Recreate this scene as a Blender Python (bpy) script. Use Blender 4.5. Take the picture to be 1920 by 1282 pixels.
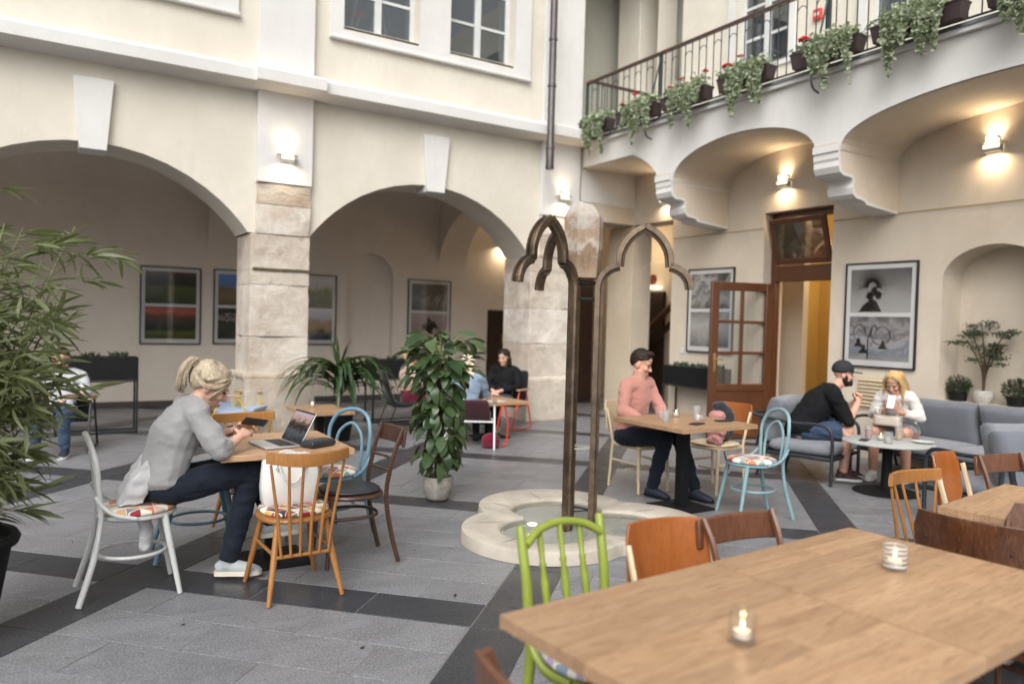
import bpy, math, random
from mathutils import Vector as V, Matrix, Euler
from mathutils import noise as NZ
PI = math.pi
def RD(a): return math.radians(a)
random.seed(7)
for o in list(bpy.data.objects): bpy.data.objects.remove(o)
scene = bpy.context.scene
COL = scene.collection
# ------------------------------------------------------------------ camera
cam_d = bpy.data.cameras.new('camera'); cam = bpy.data.objects.new('camera', cam_d); COL.objects.link(cam)
_y, _p, _r = RD(31.88), RD(-1.48), RD(1.574)
_F = V((math.sin(_y)*math.cos(_p), math.cos(_y)*math.cos(_p), math.sin(_p)))
_Rt = V((math.cos(_y), -math.sin(_y), 0)); _U = _Rt.cross(_F)
_R2 = _Rt*math.cos(_r)+_U*math.sin(_r); _U2 = -_Rt*math.sin(_r)+_U*math.cos(_r)
cam.matrix_world = Matrix(((_R2.x, _U2.x, -_F.x, 0), (_R2.y, _U2.y, -_F.y, 0), (_R2.z, _U2.z, -_F.z, 1.55), (0, 0, 0, 1)))
cam_d.sensor_width = 36.0; cam_d.lens = 1424.6/1920*36
cam_d.clip_start = .05; cam_d.clip_end = 300
cam_d.dof.use_dof = True; cam_d.dof.focus_distance = 4.6; cam_d.dof.aperture_fstop = 1.25
scene.camera = cam
# ------------------------------------------------------------------ light
SUN_EL, SUN_AZ = 44, 222
world = bpy.data.worlds.new('World'); scene.world = world; world.use_nodes = True
_n = world.node_tree.nodes; _l = world.node_tree.links; _n.clear()
_sky = _n.new('ShaderNodeTexSky'); _sky.sky_type = 'NISHITA'; _sky.sun_disc = False
_sky.sun_elevation = RD(SUN_EL); _sky.sun_rotation = RD(SUN_AZ); _sky.air_density = 1.0; _sky.dust_density = 7.0; _sky.ozone_density = 1.0
_hs = _n.new('ShaderNodeHueSaturation'); _hs.inputs['Saturation'].default_value = .06
_bg = _n.new('ShaderNodeBackground'); _bg.inputs[1].default_value = .15
_wo = _n.new('ShaderNodeOutputWorld')
_l.new(_sky.outputs[0], _hs.inputs['Color']); _l.new(_hs.outputs[0], _bg.inputs[0]); _l.new(_bg.outputs[0], _wo.inputs[0])
sun_d = bpy.data.lights.new('sun', 'SUN'); sun_d.energy = .8; sun_d.angle = RD(60); sun_d.color = (1, .965, .91)
sun = bpy.data.objects.new('sun', sun_d); COL.objects.link(sun)
_sd = V((math.sin(RD(SUN_AZ))*math.cos(RD(SUN_EL)), math.cos(RD(SUN_AZ))*math.cos(RD(SUN_EL)), math.sin(RD(SUN_EL))))
sun.rotation_euler = _sd.to_track_quat('Z', 'Y').to_euler(); sun.location = (-6, -4, 20)
vs = scene.view_settings; vs.view_transform = 'Standard'; vs.look = 'None'; vs.exposure = .32; vs.gamma = 1.0; vs.use_curve_mapping = False
cy = scene.cycles; cy.max_bounces = 7; cy.diffuse_bounces = 4; cy.glossy_bounces = 3; cy.transmission_bounces = 6; cy.transparent_max_bounces = 10
cy.use_denoising = True; cy.caustics_reflective = False; cy.caustics_refractive = False; cy.sample_clamp_indirect = 6.0
# ------------------------------------------------------------------ object helpers
def tag(o, label=None, cat=None, group=None, kind=None):
    if label: o['label'] = label
    if cat: o['category'] = cat
    if group: o['group'] = group
    if kind: o['kind'] = kind
    return o
def thing(name, label, cat, loc=(0, 0, 0), rz=0, group=None):
    o = bpy.data.objects.new(name, None); COL.objects.link(o); o.empty_display_size = .1
    o.location = loc; o.rotation_euler = (0, 0, rz)
    return tag(o, label, cat, group)
def children(o): return list(o.children)
def copy_tree(o, parent=None, loc=None, rz=None, label=None):
    c = o.copy(); COL.objects.link(c); c.parent = parent
    if loc is not None: c.location = loc
    if rz is not None: c.rotation_euler = (0, 0, rz)
    if label: c['label'] = label
    for ch in children(o): copy_tree(ch, c)
    return c
def rotm(rot):
    if rot is None: return Matrix.Identity(3)
    if isinstance(rot, Matrix): return rot.to_3x3()
    if isinstance(rot, (int, float)): return Matrix.Rotation(rot, 3, 'Z')
    return Euler(rot).to_matrix()
class MB:
    def __init__(s): s.v = []; s.f = []
    def add(s, vs_, fs): 
        o = len(s.v); s.v += [tuple(p) for p in vs_]; s.f += [tuple(i+o for i in f) for f in fs]; return s
    def box(s, c, d, rot=None):
        m = rotm(rot); c = V(c); x, y, z = d[0]/2, d[1]/2, d[2]/2
        p = [c+m@V((a*x, b*y, e*z)) for e in (-1, 1) for b in (-1, 1) for a in (-1, 1)]
        return s.add(p, [(0, 2, 3, 1), (4, 5, 7, 6), (0, 1, 5, 4), (2, 6, 7, 3), (0, 4, 6, 2), (1, 3, 7, 5)])
    def bx(s, x0, x1, y0, y1, z0, z1): return s.box(((x0+x1)/2, (y0+y1)/2, (z0+z1)/2), (x1-x0, y1-y0, z1-z0))
    def quad(s, a, b, c, d): return s.add([a, b, c, d], [(0, 1, 2, 3)])
    def prism(s, pts, a, b, fn=None):
        # polygon pts (u,v) extruded from a to b ; fn(u,v,w)->xyz ; default w=z
        fn = fn or (lambda u, v, w: (u, v, w)); n = len(pts)
        ps = [fn(u, v, a) for u, v in pts]+[fn(u, v, b) for u, v in pts]
        fs = [tuple(range(n))[::-1], tuple(range(n, 2*n))]+[(i, (i+1) % n, n+(i+1) % n, n+i) for i in range(n)]
        return s.add(ps, fs)
    def tube(s, pts, r, n=8, closed=False, caps=True, sx=1.0, up=None):
        pts = [V(p) for p in pts]; m = len(pts); rs = r if isinstance(r, (list, tuple)) else [r]*m
        rings = []; prev = None
        for i, p in enumerate(pts):
            if closed: t = pts[(i+1) % m]-pts[i-1]
            else: t = pts[min(i+1, m-1)]-pts[max(i-1, 0)]
            if t.length < 1e-9: t = V((0, 0, 1))
            t.normalize()
            if up is not None: a = V(up)-t*V(up).dot(t)
            elif prev is None:
                a = V((0, 0, 1)) if abs(t.z) < .9 else V((1, 0, 0)); a = a-t*a.dot(t)
            else: a = prev-t*prev.dot(t)
            if a.length < 1e-6: a = t.orthogonal()
            a.normalize(); prev = a; b = t.cross(a)
            rr = rs[i]; ra, rb = rr if isinstance(rr, tuple) else (rr*sx, rr)
            rings.append([p+a*(ra*math.cos(2*PI*k/n))+b*(rb*math.sin(2*PI*k/n)) for k in range(n)])
        return s.loft(rings, closed, caps)
    def loft(s, rings, closed=False, caps=True):
        n = len(rings[0]); m = len(rings); vs_ = [q for rg in rings for q in rg]; fs = []
        for i in range(m if closed else m-1):
            j = (i+1) % m
            for k in range(n): fs.append((i*n+k, i*n+(k+1) % n, j*n+(k+1) % n, j*n+k))
        if caps and not closed: fs += [tuple(range(n))[::-1], tuple((m-1)*n+k for k in range(n))]
        return s.add(vs_, fs)
    def grid(s, fn, nu, nv):
        vs_ = [fn(i/nu, j/nv) for j in range(nv+1) for i in range(nu+1)]
        return s.add(vs_, [(j*(nu+1)+i, j*(nu+1)+i+1, (j+1)*(nu+1)+i+1, (j+1)*(nu+1)+i) for j in range(nv) for i in range(nu)])
    def lathe(s, prof, n=24, c=(0, 0, 0), caps=True):
        c = V(c)
        return s.loft([[c+V((r*math.cos(2*PI*k/n), r*math.sin(2*PI*k/n), z)) for k in range(n)] for r, z in prof], False, caps)
    def ell(s, c, r, rot=None, nu=14, nv=9):
        m = rotm(rot); c = V(c); vs_ = [c+m@V((0, 0, -r[2]))]
        for j in range(1, nv):
            a = -PI/2+PI*j/nv
            vs_ += [c+m@V((r[0]*math.cos(a)*math.cos(2*PI*k/nu), r[1]*math.cos(a)*math.sin(2*PI*k/nu), r[2]*math.sin(a))) for k in range(nu)]
        vs_.append(c+m@V((0, 0, r[2]))); e = len(vs_)-1; fs = [(0, 1+(k+1) % nu, 1+k) for k in range(nu)]
        for j in range(nv-2):
            for k in range(nu): fs.append((1+j*nu+k, 1+j*nu+(k+1) % nu, 1+(j+1)*nu+(k+1) % nu, 1+(j+1)*nu+k))
        b = 1+(nv-2)*nu; fs += [(b+k, b+(k+1) % nu, e) for k in range(nu)]
        return s.add(vs_, fs)
    def xf(s, m):
        s.v = [tuple(m @ V(p)) for p in s.v]; return s
    def mesh(s, name, mat=None, smooth=False, ang=40):
        me = bpy.data.meshes.new(name); me.from_pydata(s.v, [], s.f); me.update()
        if mat: me.materials.append(mat)
        if smooth:
            me.polygons.foreach_set('use_smooth', [True]*len(me.polygons))
            if smooth != 'all': me.set_sharp_from_angle(angle=RD(ang))
        return me
    def build(s, name, mat, parent=None, smooth=False, bev=0, seg=2, kind=None, loc=None, rot=None, sub=0, label=None):
        o = bpy.data.objects.new(name, s.mesh(name, mat, smooth)); COL.objects.link(o)
        if parent is not None: o.parent = parent
        if bev:
            b = o.modifiers.new('b', 'BEVEL'); b.width = bev; b.segments = seg; b.limit_method = 'ANGLE'; b.angle_limit = RD(35)
            if seg > 1:
                o.data.polygons.foreach_set('use_smooth', [True]*len(o.data.polygons)); o.data.set_sharp_from_angle(angle=RD(50))
        if sub:
            b = o.modifiers.new('s', 'SUBSURF'); b.levels = sub; b.render_levels = sub
            o.data.polygons.foreach_set('use_smooth', [True]*len(o.data.polygons))
        if loc is not None: o.location = loc
        if rot is not None: o.rotation_euler = rot
        if kind: o['kind'] = kind
        if label: o['label'] = label
        return o
def arc(c, r, a0, a1, n, fn):
    return [fn(c[0]+r*math.cos(RD(a0+(a1-a0)*i/n)), c[1]+r*math.sin(RD(a0+(a1-a0)*i/n))) for i in range(n+1)]
def spline(pts, n=6):
    # catmull-rom through pts
    pts = [V(p) for p in pts]; out = []
    P = [pts[0]*2-pts[1]]+pts+[pts[-1]*2-pts[-2]]
    for i in range(1, len(P)-2):
        for k in range(n):
            t = k/n; a, b, c, d = P[i-1], P[i], P[i+1], P[i+2]
            out.append(.5*((2*b)+(c-a)*t+(2*a-5*b+4*c-d)*t*t+(3*b-a-3*c+d)*t**3))
    out.append(pts[-1]); return out
# ------------------------------------------------------------------ materials
class NT:
    def __init__(s, name):
        s.m = bpy.data.materials.new(name); s.m.use_nodes = True; s.t = s.m.node_tree; s.t.nodes.clear()
        s.out = s.t.nodes.new('ShaderNodeOutputMaterial')
    def n(s, ty, **kw):
        nd = s.t.nodes.new('ShaderNode'+ty)
        for k, v in kw.items():
            if k.startswith('i_'):
                key = k[2:]; key = int(key) if key.isdigit() else key.replace('_', ' ')
                s.set(nd.inputs[key], v)
            else: setattr(nd, k, v)
        return nd
    def set(s, sock, v):
        if isinstance(v, bpy.types.NodeSocket): s.t.links.new(v, sock)
        elif isinstance(v, bpy.types.Node): s.t.links.new(v.outputs[0], sock)
        else:
            if isinstance(v, (tuple, list)) and len(v) == 3 and sock.type == 'RGBA': v = (*v, 1)
            sock.default_value = v
    def math(s, op, a, b=0.0, c=0.0):
        nd = s.n('Math', operation=op); s.set(nd.inputs[0], a); s.set(nd.inputs[1], b); s.set(nd.inputs[2], c); return nd.outputs[0]
    def mix(s, f, a, b, blend='MIX'):
        nd = s.n('Mix', data_type='RGBA', blend_type=blend); s.set(nd.inputs[0], f); s.set(nd.inputs[6], a); s.set(nd.inputs[7], b); return nd.outputs[2]
    def ramp(s, f, stops, interp='LINEAR'):
        nd = s.n('ValToRGB'); s.set(nd.inputs[0], f); cr = nd.color_ramp; cr.interpolation = interp
        while len(cr.elements) < len(stops): cr.elements.new(.5)
        for e, (p, c) in zip(cr.elements, stops):
            e.position = p; e.color = (*c, 1) if len(c) == 3 else c
        return nd.outputs[0]
    def coord(s, kind='Object'): return s.n('TexCoord').outputs[kind]
    def mapping(s, v, scale=(1, 1, 1), loc=(0, 0, 0), rot=(0, 0, 0)):
        nd = s.n('Mapping'); s.set(nd.inputs[0], v); nd.inputs['Scale'].default_value = scale; nd.inputs['Location'].default_value = loc; nd.inputs['Rotation'].default_value = rot
        return nd.outputs[0]
    def noise(s, v, scale, detail=3, rough=.55, dist=0.0):
        nd = s.n('TexNoise'); s.set(nd.inputs['Vector'], v); nd.inputs['Scale'].default_value = scale; nd.inputs['Detail'].default_value = detail
        nd.inputs['Roughness'].default_value = rough; nd.inputs['Distortion'].default_value = dist; return nd.outputs['Fac']
    def bump(s, h, st, d=.01):
        nd = s.n('Bump'); s.set(nd.inputs['Height'], h); nd.inputs['Strength'].default_value = st; nd.inputs['Distance'].default_value = d; return nd.outputs[0]
    def bsdf(s, color, rough=.5, normal=None, **kw):
        nd = s.n('BsdfPrincipled'); s.set(nd.inputs['Base Color'], color); s.set(nd.inputs['Roughness'], rough)
        if normal is not None: s.set(nd.inputs['Normal'], normal)
        for k, v in kw.items(): s.set(nd.inputs[k.replace('_', ' ')], v)
        s.t.links.new(nd.outputs[0], s.out.inputs[0]); return s.m
def mul(c, k): return tuple(max(0, min(1, x*k)) for x in c)
_MC = {}
def MAT(name, c, rough=.5, var=.12, vs=6, bump=0, bs=60, metal=0, coord='Object', rnd=0, chip=None, **kw):
    """plain procedural material: colour with mottling, optional bump, optional per-object variation"""
    if name in _MC: return _MC[name]
    t = NT(name); co = t.coord(coord); a = t.noise(co, vs, 4, .6)
    colr = t.mix(t.ramp(a, [(.3, (0, 0, 0)), (.7, (1, 1, 1))]), mul(c, 1-var), mul(c, 1+var))
    if rnd:
        oi = t.n('ObjectInfo').outputs['Random']
        hs = t.n('HueSaturation'); t.set(hs.inputs['Value'], t.math('ADD', t.math('MULTIPLY', oi, 2*rnd), 1-rnd)); t.set(hs.inputs['Color'], colr); colr = hs.outputs[0]
    if chip:
        cm = t.ramp(t.noise(co, 26, 5, .72), [(.665, (0, 0, 0)), (.69, (1, 1, 1))]); colr = t.mix(t.math('MULTIPLY', cm, .8), colr, chip)
        colr = t.mix(t.math('MULTIPLY', t.ramp(t.noise(t.mapping(co, (40, 40, 4)), 1.0, 4, .6), [(.5, (0, 0, 0)), (.8, (1, 1, 1))]), .25), colr, mul(c, .72))
    nm = t.bump(t.noise(co, bs, 3), bump, .01) if bump else None
    rr = t.math('ADD', t.math('MULTIPLY', t.noise(co, vs*2.3, 3), .2), rough-.1)
    m = t.bsdf(colr, rr, nm, Metallic=metal, **kw); _MC[name] = m; return m
def plaster(name, c, c2, st=.22):
    t = NT(name); co = t.coord(); a = t.noise(co, .9, 6, .62); b = t.noise(co, 7, 4, .6)
    colr = t.mix(t.ramp(a, [(.38, (0, 0, 0)), (.62, (1, 1, 1))]), c, mul(c2, .97))
    colr = t.mix(t.math('MULTIPLY', t.ramp(b, [(.4, (0, 0, 0)), (.75, (1, 1, 1))]), .35), colr, mul(c2, .93))
    dr = t.noise(t.mapping(co, (2.6, 2.6, .35)), 1.5, 6, .7); colr = t.mix(t.math('MULTIPLY', t.ramp(dr, [(.55, (0, 0, 0)), (.75, (1, 1, 1))]), .42), colr, mul(c2, .84))
    z = t.n('SeparateXYZ', i_0=t.n('NewGeometry').outputs['Position']).outputs['Z']
    h = t.math('ADD', t.noise(co, 55, 4), t.math('MULTIPLY', t.noise(co, 6, 3), 1.5))
    return t.bsdf(colr, .85, t.bump(h, st, .006), **{'Specular_IOR_Level': .25})
M_gal = plaster('plaster_gallery', (.82, .745, .66), (.77, .69, .605))
M_cream = plaster('plaster_cream', (.715, .665, .575), (.66, .61, .52))
M_white = plaster('plaster_white', (.725, .71, .685), (.675, .66, .635))
M_tan = plaster('plaster_tan', (.66, .58, .475), (.605, .525, .425))
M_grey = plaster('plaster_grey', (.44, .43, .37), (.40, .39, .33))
M_ochre = plaster('plaster_ochre', (.60, .41, .14), (.55, .37, .12))
def stone_mat():
    t = NT('limestone'); co = t.coord(); a = t.noise(co, 1.3, 5, .65); b = t.noise(co, 5.5, 6, .65, .4); vo = t.n('TexVoronoi', i_Vector=co, i_Scale=14.0)
    oi = t.n('ObjectInfo').outputs['Random']
    c = t.mix(t.ramp(a, [(.38, (0, 0, 0)), (.62, (1, 1, 1))]), (.62, .55, .46), (.43, .34, .265))
    c = t.mix(t.ramp(b, [(.48, (0, 0, 0)), (.78, (.8, .8, .8))]), c, (.66, .62, .555))
    c = t.mix(t.ramp(t.noise(co, 3.1, 7, .7), [(.61, (0, 0, 0)), (.72, (.7, .7, .7))]), c, (.22, .165, .11))
    hs = t.n('HueSaturation'); t.set(hs.inputs['Color'], c); t.set(hs.inputs['Value'], t.math('ADD', t.math('MULTIPLY', oi, .34), .86)); t.set(hs.inputs['Saturation'], t.math('ADD', t.math('MULTIPLY', oi, -.5), 1.15))
    h = t.math('ADD', t.math('MULTIPLY', b, 2.0), t.math('ADD', t.noise(co, 34, 5, .7), t.math('MULTIPLY', t.ramp(vo.outputs[0], [(0, (0, 0, 0)), (.25, (1, 1, 1))]), .35)))
    return t.bsdf(hs.outputs[0], .9, t.bump(h, .7, .018), **{'Specular_IOR_Level': .2})
M_stone = stone_mat()
def granite(name, c, spk, dark, rough):
    t = NT(name); co = t.coord(); oi = t.n('ObjectInfo').outputs['Random']; at = t.n('Attribute', attribute_name='rnd').outputs['Fac']
    rn = t.math('FRACT', t.math('ADD', oi, at)); vm = t.n('VectorMath', operation='ADD'); t.set(vm.inputs[0], co); cx = t.n('CombineXYZ'); t.set(cx.inputs[0], t.math('MULTIPLY', rn, 50)); t.set(cx.inputs[1], t.math('MULTIPLY', rn, 31)); t.set(vm.inputs[1], cx.outputs[0]); co2 = vm.outputs[0]
    f = t.noise(co2, 120, 2, .6); g = t.noise(co2, 48, 3, .7); big = t.noise(t.mapping(co2, (1.0, 2.6, 1), rot=(0, 0, RD(20))), 2.4, 5, .65, .8)
    v = t.math('ADD', t.math('MULTIPLY', rn, .14), .93)
    colr = t.mix(t.ramp(big, [(.32, (0, 0, 0)), (.7, (1, 1, 1))]), mul(c, .76), mul(c, 1.20))
    colr = t.mix(t.ramp(f, [(.52, (0, 0, 0)), (.68, (1, 1, 1))]), colr, spk)
    colr = t.mix(t.ramp(g, [(.56, (0, 0, 0)), (.72, (.8, .8, .8))]), colr, dark)
    hs = t.n('HueSaturation'); t.set(hs.inputs['Color'], colr); t.set(hs.inputs['Value'], v)
    # shoe-scuffed wear: blotches that are dull, others polished
    wo = t.noise(t.n('NewGeometry').outputs['Position'], 1.7, 5, .65)
    st = t.ramp(t.noise(t.n('NewGeometry').outputs['Position'], 5.5, 6, .7), [(.68, (0, 0, 0)), (.73, (.55, .55, .55))])
    colr = t.mix(st, hs.outputs[0], mul(dark, .8))
    rr = t.math('ADD', t.math('MULTIPLY', wo, .5), rough-.25)
    return t.bsdf(colr, rr, t.bump(t.math('ADD', f, t.math('MULTIPLY', g, .6)), .09, .004), **{'Specular_IOR_Level': .42})
M_slab = granite('granite_grey', (.172, .173, .186), (.38, .38, .39), (.055, .057, .066), .42)
M_band = granite('granite_dark', (.030, .032, .039), (.12, .125, .135), (.012, .013, .017), .36)
M_grout = MAT('grout', (.23, .225, .215), .9, .15, 20)
def wood(name, c1, c2, c3, rough=.45, scale=1.0, axis=0, rnd=.16, coat=0.0, rings=False):
    t = NT(name); co = t.coord(); oi = t.n('ObjectInfo').outputs['Random']
    vm = t.n('VectorMath', operation='ADD'); t.set(vm.inputs[0], co); cx = t.n('CombineXYZ'); t.set(cx.inputs[0], t.math('MULTIPLY', oi, 40)); t.set(cx.inputs[1], t.math('MULTIPLY', oi, 23)); t.set(cx.inputs[2], t.math('MULTIPLY', oi, 11)); t.set(vm.inputs[1], cx.outputs[0])
    st = [9.0, 9.0, 9.0]; st[axis] = .9
    mp = t.mapping(vm.outputs[0], tuple(x*scale for x in st))
    a = t.noise(mp, 1.6, 5, .6, 1.4); b = t.noise(t.mapping(vm.outputs[0], tuple(x*scale*6 for x in st)), 2.2, 3, .6, .3)
    c = t.mix(t.ramp(a, [(.28, (0, 0, 0)), (.5, (.5, .5, .5)), (.72, (1, 1, 1))]), c1, c2)
    c = t.mix(t.math('MULTIPLY', t.ramp(b, [(.5, (0, 0, 0)), (.72, (1, 1, 1))]), .75), c, c3)
    hs = t.n('HueSaturation'); t.set(hs.inputs['Color'], c); t.set(hs.inputs['Value'], t.math('ADD', t.math('MULTIPLY', oi, 2*rnd), 1-rnd))
    rr = t.math('ADD', t.math('MULTIPLY', t.noise(vm.outputs[0], 9, 4), .22), rough-.11); cc = hs.outputs[0]
    if rings:     # faint cup rings and fine scratches
        vo = t.n('TexVoronoi', voronoi_dimensions='2D'); t.set(vo.inputs['Vector'], co); vo.inputs['Scale'].default_value = 3.2
        sp = t.n('SeparateColor', i_0=vo.outputs['Color'])
        rg = t.math('MULTIPLY', t.math('LESS_THAN', t.math('ABSOLUTE', t.math('SUBTRACT', vo.outputs['Distance'], .125)), .009), t.math('GREATER_THAN', sp.outputs[0], .62))
        rg = t.math('MULTIPLY', rg, t.noise(co, 14, 3)); sc = t.math('GREATER_THAN', t.noise(t.mapping(co, (4, 160, 1), rot=(0, 0, .5)), 1.0, 3, .6), .70)
        cc = t.mix(t.math('ADD', t.math('MULTIPLY', rg, .40), t.math('MULTIPLY', sc, .10)), cc, mul(c3, .8)); rr = t.math('ADD', rr, t.math('MULTIPLY', sc, .10))
        cc = t.mix(t.math('MULTIPLY', t.ramp(t.noise(co, 3.2, 5, .65), [(.55, (0, 0, 0)), (.75, (1, 1, 1))]), .22), cc, c3)
    return t.bsdf(cc, rr, t.bump(b, .06, .003), **{'Coat_Weight': coat})
M_oak = wood('oak_oiled', (.49, .315, .185), (.35, .205, .112), (.20, .105, .052), .42, 1, 0, .13, 0.0, True)
M_oakedge = wood('oak_edge', (.36, .2, .11), (.28, .15, .075), (.2, .1, .05), .5)
M_honey = wood('honey_beech', (.36, .165, .046), (.30, .125, .033), (.22, .085, .022), .38, 1.5, 2, .05, .15)
M_ply = wood('orange_ply', (.33, .105, .024), (.27, .078, .016), (.2, .052, .011), .33, 1.2, 2, .05, .2)
M_dkply = wood('dark_ply', (.115, .042, .018), (.055, .02, .01), (.20, .085, .038), .32, 1.3, 2, .05, .3)
M_walnut = wood('worn_walnut', (.16, .066, .032), (.105, .04, .02), (.055, .022, .012), .42, 1.4, 2, .08, .1)
M_dkwal = wood('dark_walnut', (.075, .036, .022), (.05, .023, .015), (.026, .012, .009), .40, 1.4, 2, .08, .1)
M_birch = wood('cream_birch', (.66, .55, .38), (.58, .46, .30), (.5, .38, .24), .5, 1.2, 2, .05)
M_door = wood('door_mahogany', (.115, .044, .019), (.085, .03, .012), (.055, .019, .008), .40, .8, 2, .05, .2)
M_drkdoor = wood('dark_door', (.05, .026, .016), (.035, .018, .012), (.022, .012, .009), .5, .8, 2, .05)
M_wpaint = MAT('white_lacquer', (.62, .63, .62), .38, .05, 9, .05, 30)
M_blue = MAT('light_blue_paint', (.135, .24, .31), .42, .12, 9, .12, 40, chip=(.16, .12, .09))
M_cyan = MAT('pale_cyan_paint', (.21, .33, .36), .42, .1, 9, .12, 40, chip=(.2, .16, .12))
M_green = MAT('lime_green_paint', (.235, .285, .042), .38, .1, 8, .12, 40, chip=(.15, .14, .05))
M_chairwhite = MAT('worn_white_paint', (.58, .59, .58), .42, .08, 9, .12, 40, chip=(.27, .25, .22))
M_black = MAT('black_steel', (.014, .015, .017), .45, .2, 10)
M_blackmatte = MAT('black_planter', (.008, .0085, .0095), .65, .25, 6, Specular_IOR_Level=.22)
M_char = MAT('charcoal_tube', (.022, .025, .03), .4, .15, 9)
M_leather = MAT('black_leatherette', (.025, .028, .035), .42, .2, 12, .15, 120)
M_zinc = MAT('downpipe_zinc', (.105, .092, .09), .42, .2, 5, .08, 25, metal=.5)
M_slabedge = MAT('zinc_flashing', (.17, .185, .20), .5, .3, 6, metal=.2)
M_rail = wood('rail_wood', (.085, .036, .026), (.06, .026, .02), (.04, .018, .014), .4, 1, 1, .05)
M_iron = MAT('railing_iron', (.035, .045, .047), .5, .2, 10)
def triangles(name, pal, s, skew=True, base=(.74, .70, .62)):
    t = NT(name); co = t.coord(); x = t.n('SeparateXYZ', i_0=co)
    X, Y = x.outputs[0], x.outputs[1]
    v = t.math('MULTIPLY', Y, s/.866) if skew else t.math('MULTIPLY', Y, s)
    u = t.math('SUBTRACT', t.math('MULTIPLY', X, s), t.math('MULTIPLY', v, .5)) if skew else t.math('MULTIPLY', X, s)
    fu, fv = t.math('FRACT', u), t.math('FRACT', v); iu, iv = t.math('FLOOR', u), t.math('FLOOR', v)
    up = t.math('GREATER_THAN', t.math('ADD', fu, fv), 1.0)
    cx = t.n('CombineXYZ'); t.set(cx.inputs[0], iu); t.set(cx.inputs[1], iv); t.set(cx.inputs[2], t.math('MULTIPLY', up, 3.7))
    wn = t.n('TexWhiteNoise', noise_dimensions='3D'); t.set(wn.inputs['Vector'], cx.outputs[0])
    n = len(pal); c = t.ramp(wn.outputs['Value'], [(i/n, p) for i, p in enumerate(pal)], 'CONSTANT')
    # thin pale outlines
    ed = t.math('MINIMUM', t.math('MINIMUM', fu, fv), t.math('ABSOLUTE', t.math('SUBTRACT', t.math('ADD', fu, fv), 1.0)))
    c = t.mix(t.math('LESS_THAN', ed, .045), c, base)
    return t.bsdf(c, .85, t.bump(t.noise(co, 300, 2), .25, .002), **{'Sheen_Weight': .15})
PAL = [(.74, .69, .60), (.38, .045, .03), (.74, .70, .62), (.16, .24, .30), (.58, .20, .09), (.78, .73, .66), (.30, .02, .035), (.50, .42, .33), (.22, .33, .33), (.74, .70, .62), (.62, .36, .16), (.44, .48, .50)]
M_tri = triangles('triangle_fabric', PAL, 12.5)
M_tri2 = triangles('triangle_fabric_dark', [(.36, .03, .03), (.62, .56, .46), (.03, .03, .04), (.30, .02, .03), (.5, .33, .08), (.2, .22, .17), (.7, .63, .55), (.05, .05, .06)], 14)
M_hex = triangles('cube_fabric', [(.30, .42, .43), (.62, .20, .12), (.40, .30, .42), (.62, .58, .52), (.13, .16, .24), (.36, .45, .36), (.64, .38, .22), (.5, .52, .55), (.22, .30, .38), (.68, .64, .58)], 15)
def fabric(name, c, st=.35, bs=260, var=.12, sheen=.25):
    t = NT(name); co = t.coord(); a = t.noise(co, 9, 5, .6); b = t.noise(co, bs, 2)
    colr = t.mix(a, mul(c, 1-var*1.6), mul(c, 1+var)); colr = t.mix(t.math('MULTIPLY', b, .35), colr, mul(c, .62))
    return t.bsdf(colr, .9, t.bump(t.math('ADD', t.math('MULTIPLY', a, 3.0), b), st, .004), **{'Sheen_Weight': sheen, 'Specular_IOR_Level': .2})
M_gcush = fabric('grey_cushion', (.165, .175, .20)); M_gcush2 = fabric('grey_cushion_light', (.23, .24, .265))
M_lbfab = fabric('pale_blue_fabric', (.33, .42, .58))
M_blkfab = fabric('black_fabric', (.012, .013, .017))
def leafmat(name, c1, c2, rough=.35, trans=.25):
    t = NT(name); co = t.coord(); oi = t.n('ObjectInfo').outputs['Random']; at = t.n('Attribute', attribute_name='rnd').outputs['Fac']
    rn = t.math('FRACT', t.math('ADD', oi, at)); c = t.mix(rn, c1, c2); c = t.mix(t.math('MULTIPLY', t.noise(co, 25, 3), .5), c, mul(c1, .6))
    p = t.n('BsdfPrincipled'); t.set(p.inputs['Base Color'], c); p.inputs['Roughness'].default_value = rough; p.inputs['Specular IOR Level'].default_value = .5
    tr = t.n('BsdfTranslucent'); t.set(tr.inputs['Color'], t.mix(.5, c, (.25, .32, .05)))
    mx = t.n('MixShader'); mx.inputs[0].default_value = trans; t.set(mx.inputs[1], p.outputs[0]); t.set(mx.inputs[2], tr.outputs[0]); t.t.links.new(mx.outputs[0], t.out.inputs[0]); return t.m
M_bamboo = leafmat('bamboo_leaf', (.08, .105, .036), (.26, .285, .145), .5, .3)
M_yucca = leafmat('dracaena_leaf', (.018, .045, .017), (.05, .095, .034), .25, .12)
M_philo = leafmat('climber_leaf', (.022, .052, .018), (.085, .135, .05), .3, .14)
M_ivy = leafmat('silver_trailing_leaf', (.22, .28, .15), (.62, .66, .50), .6, .25)
M_ger = leafmat('geranium_leaf', (.035, .09, .035), (.08, .15, .05), .5, .15)
M_bush = leafmat('herb_leaf', (.035, .06, .03), (.10, .13, .075), .6, .15)
M_bonsai = leafmat('small_tree_leaf', (.02, .04, .025), (.045, .075, .035), .4, .1)
M_geran = MAT('geranium_red', (.55, .012, .015), .55, .2, 30)
M_pot = MAT('brown_flower_box', (.045, .028, .028), .5, .15, 5)
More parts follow.
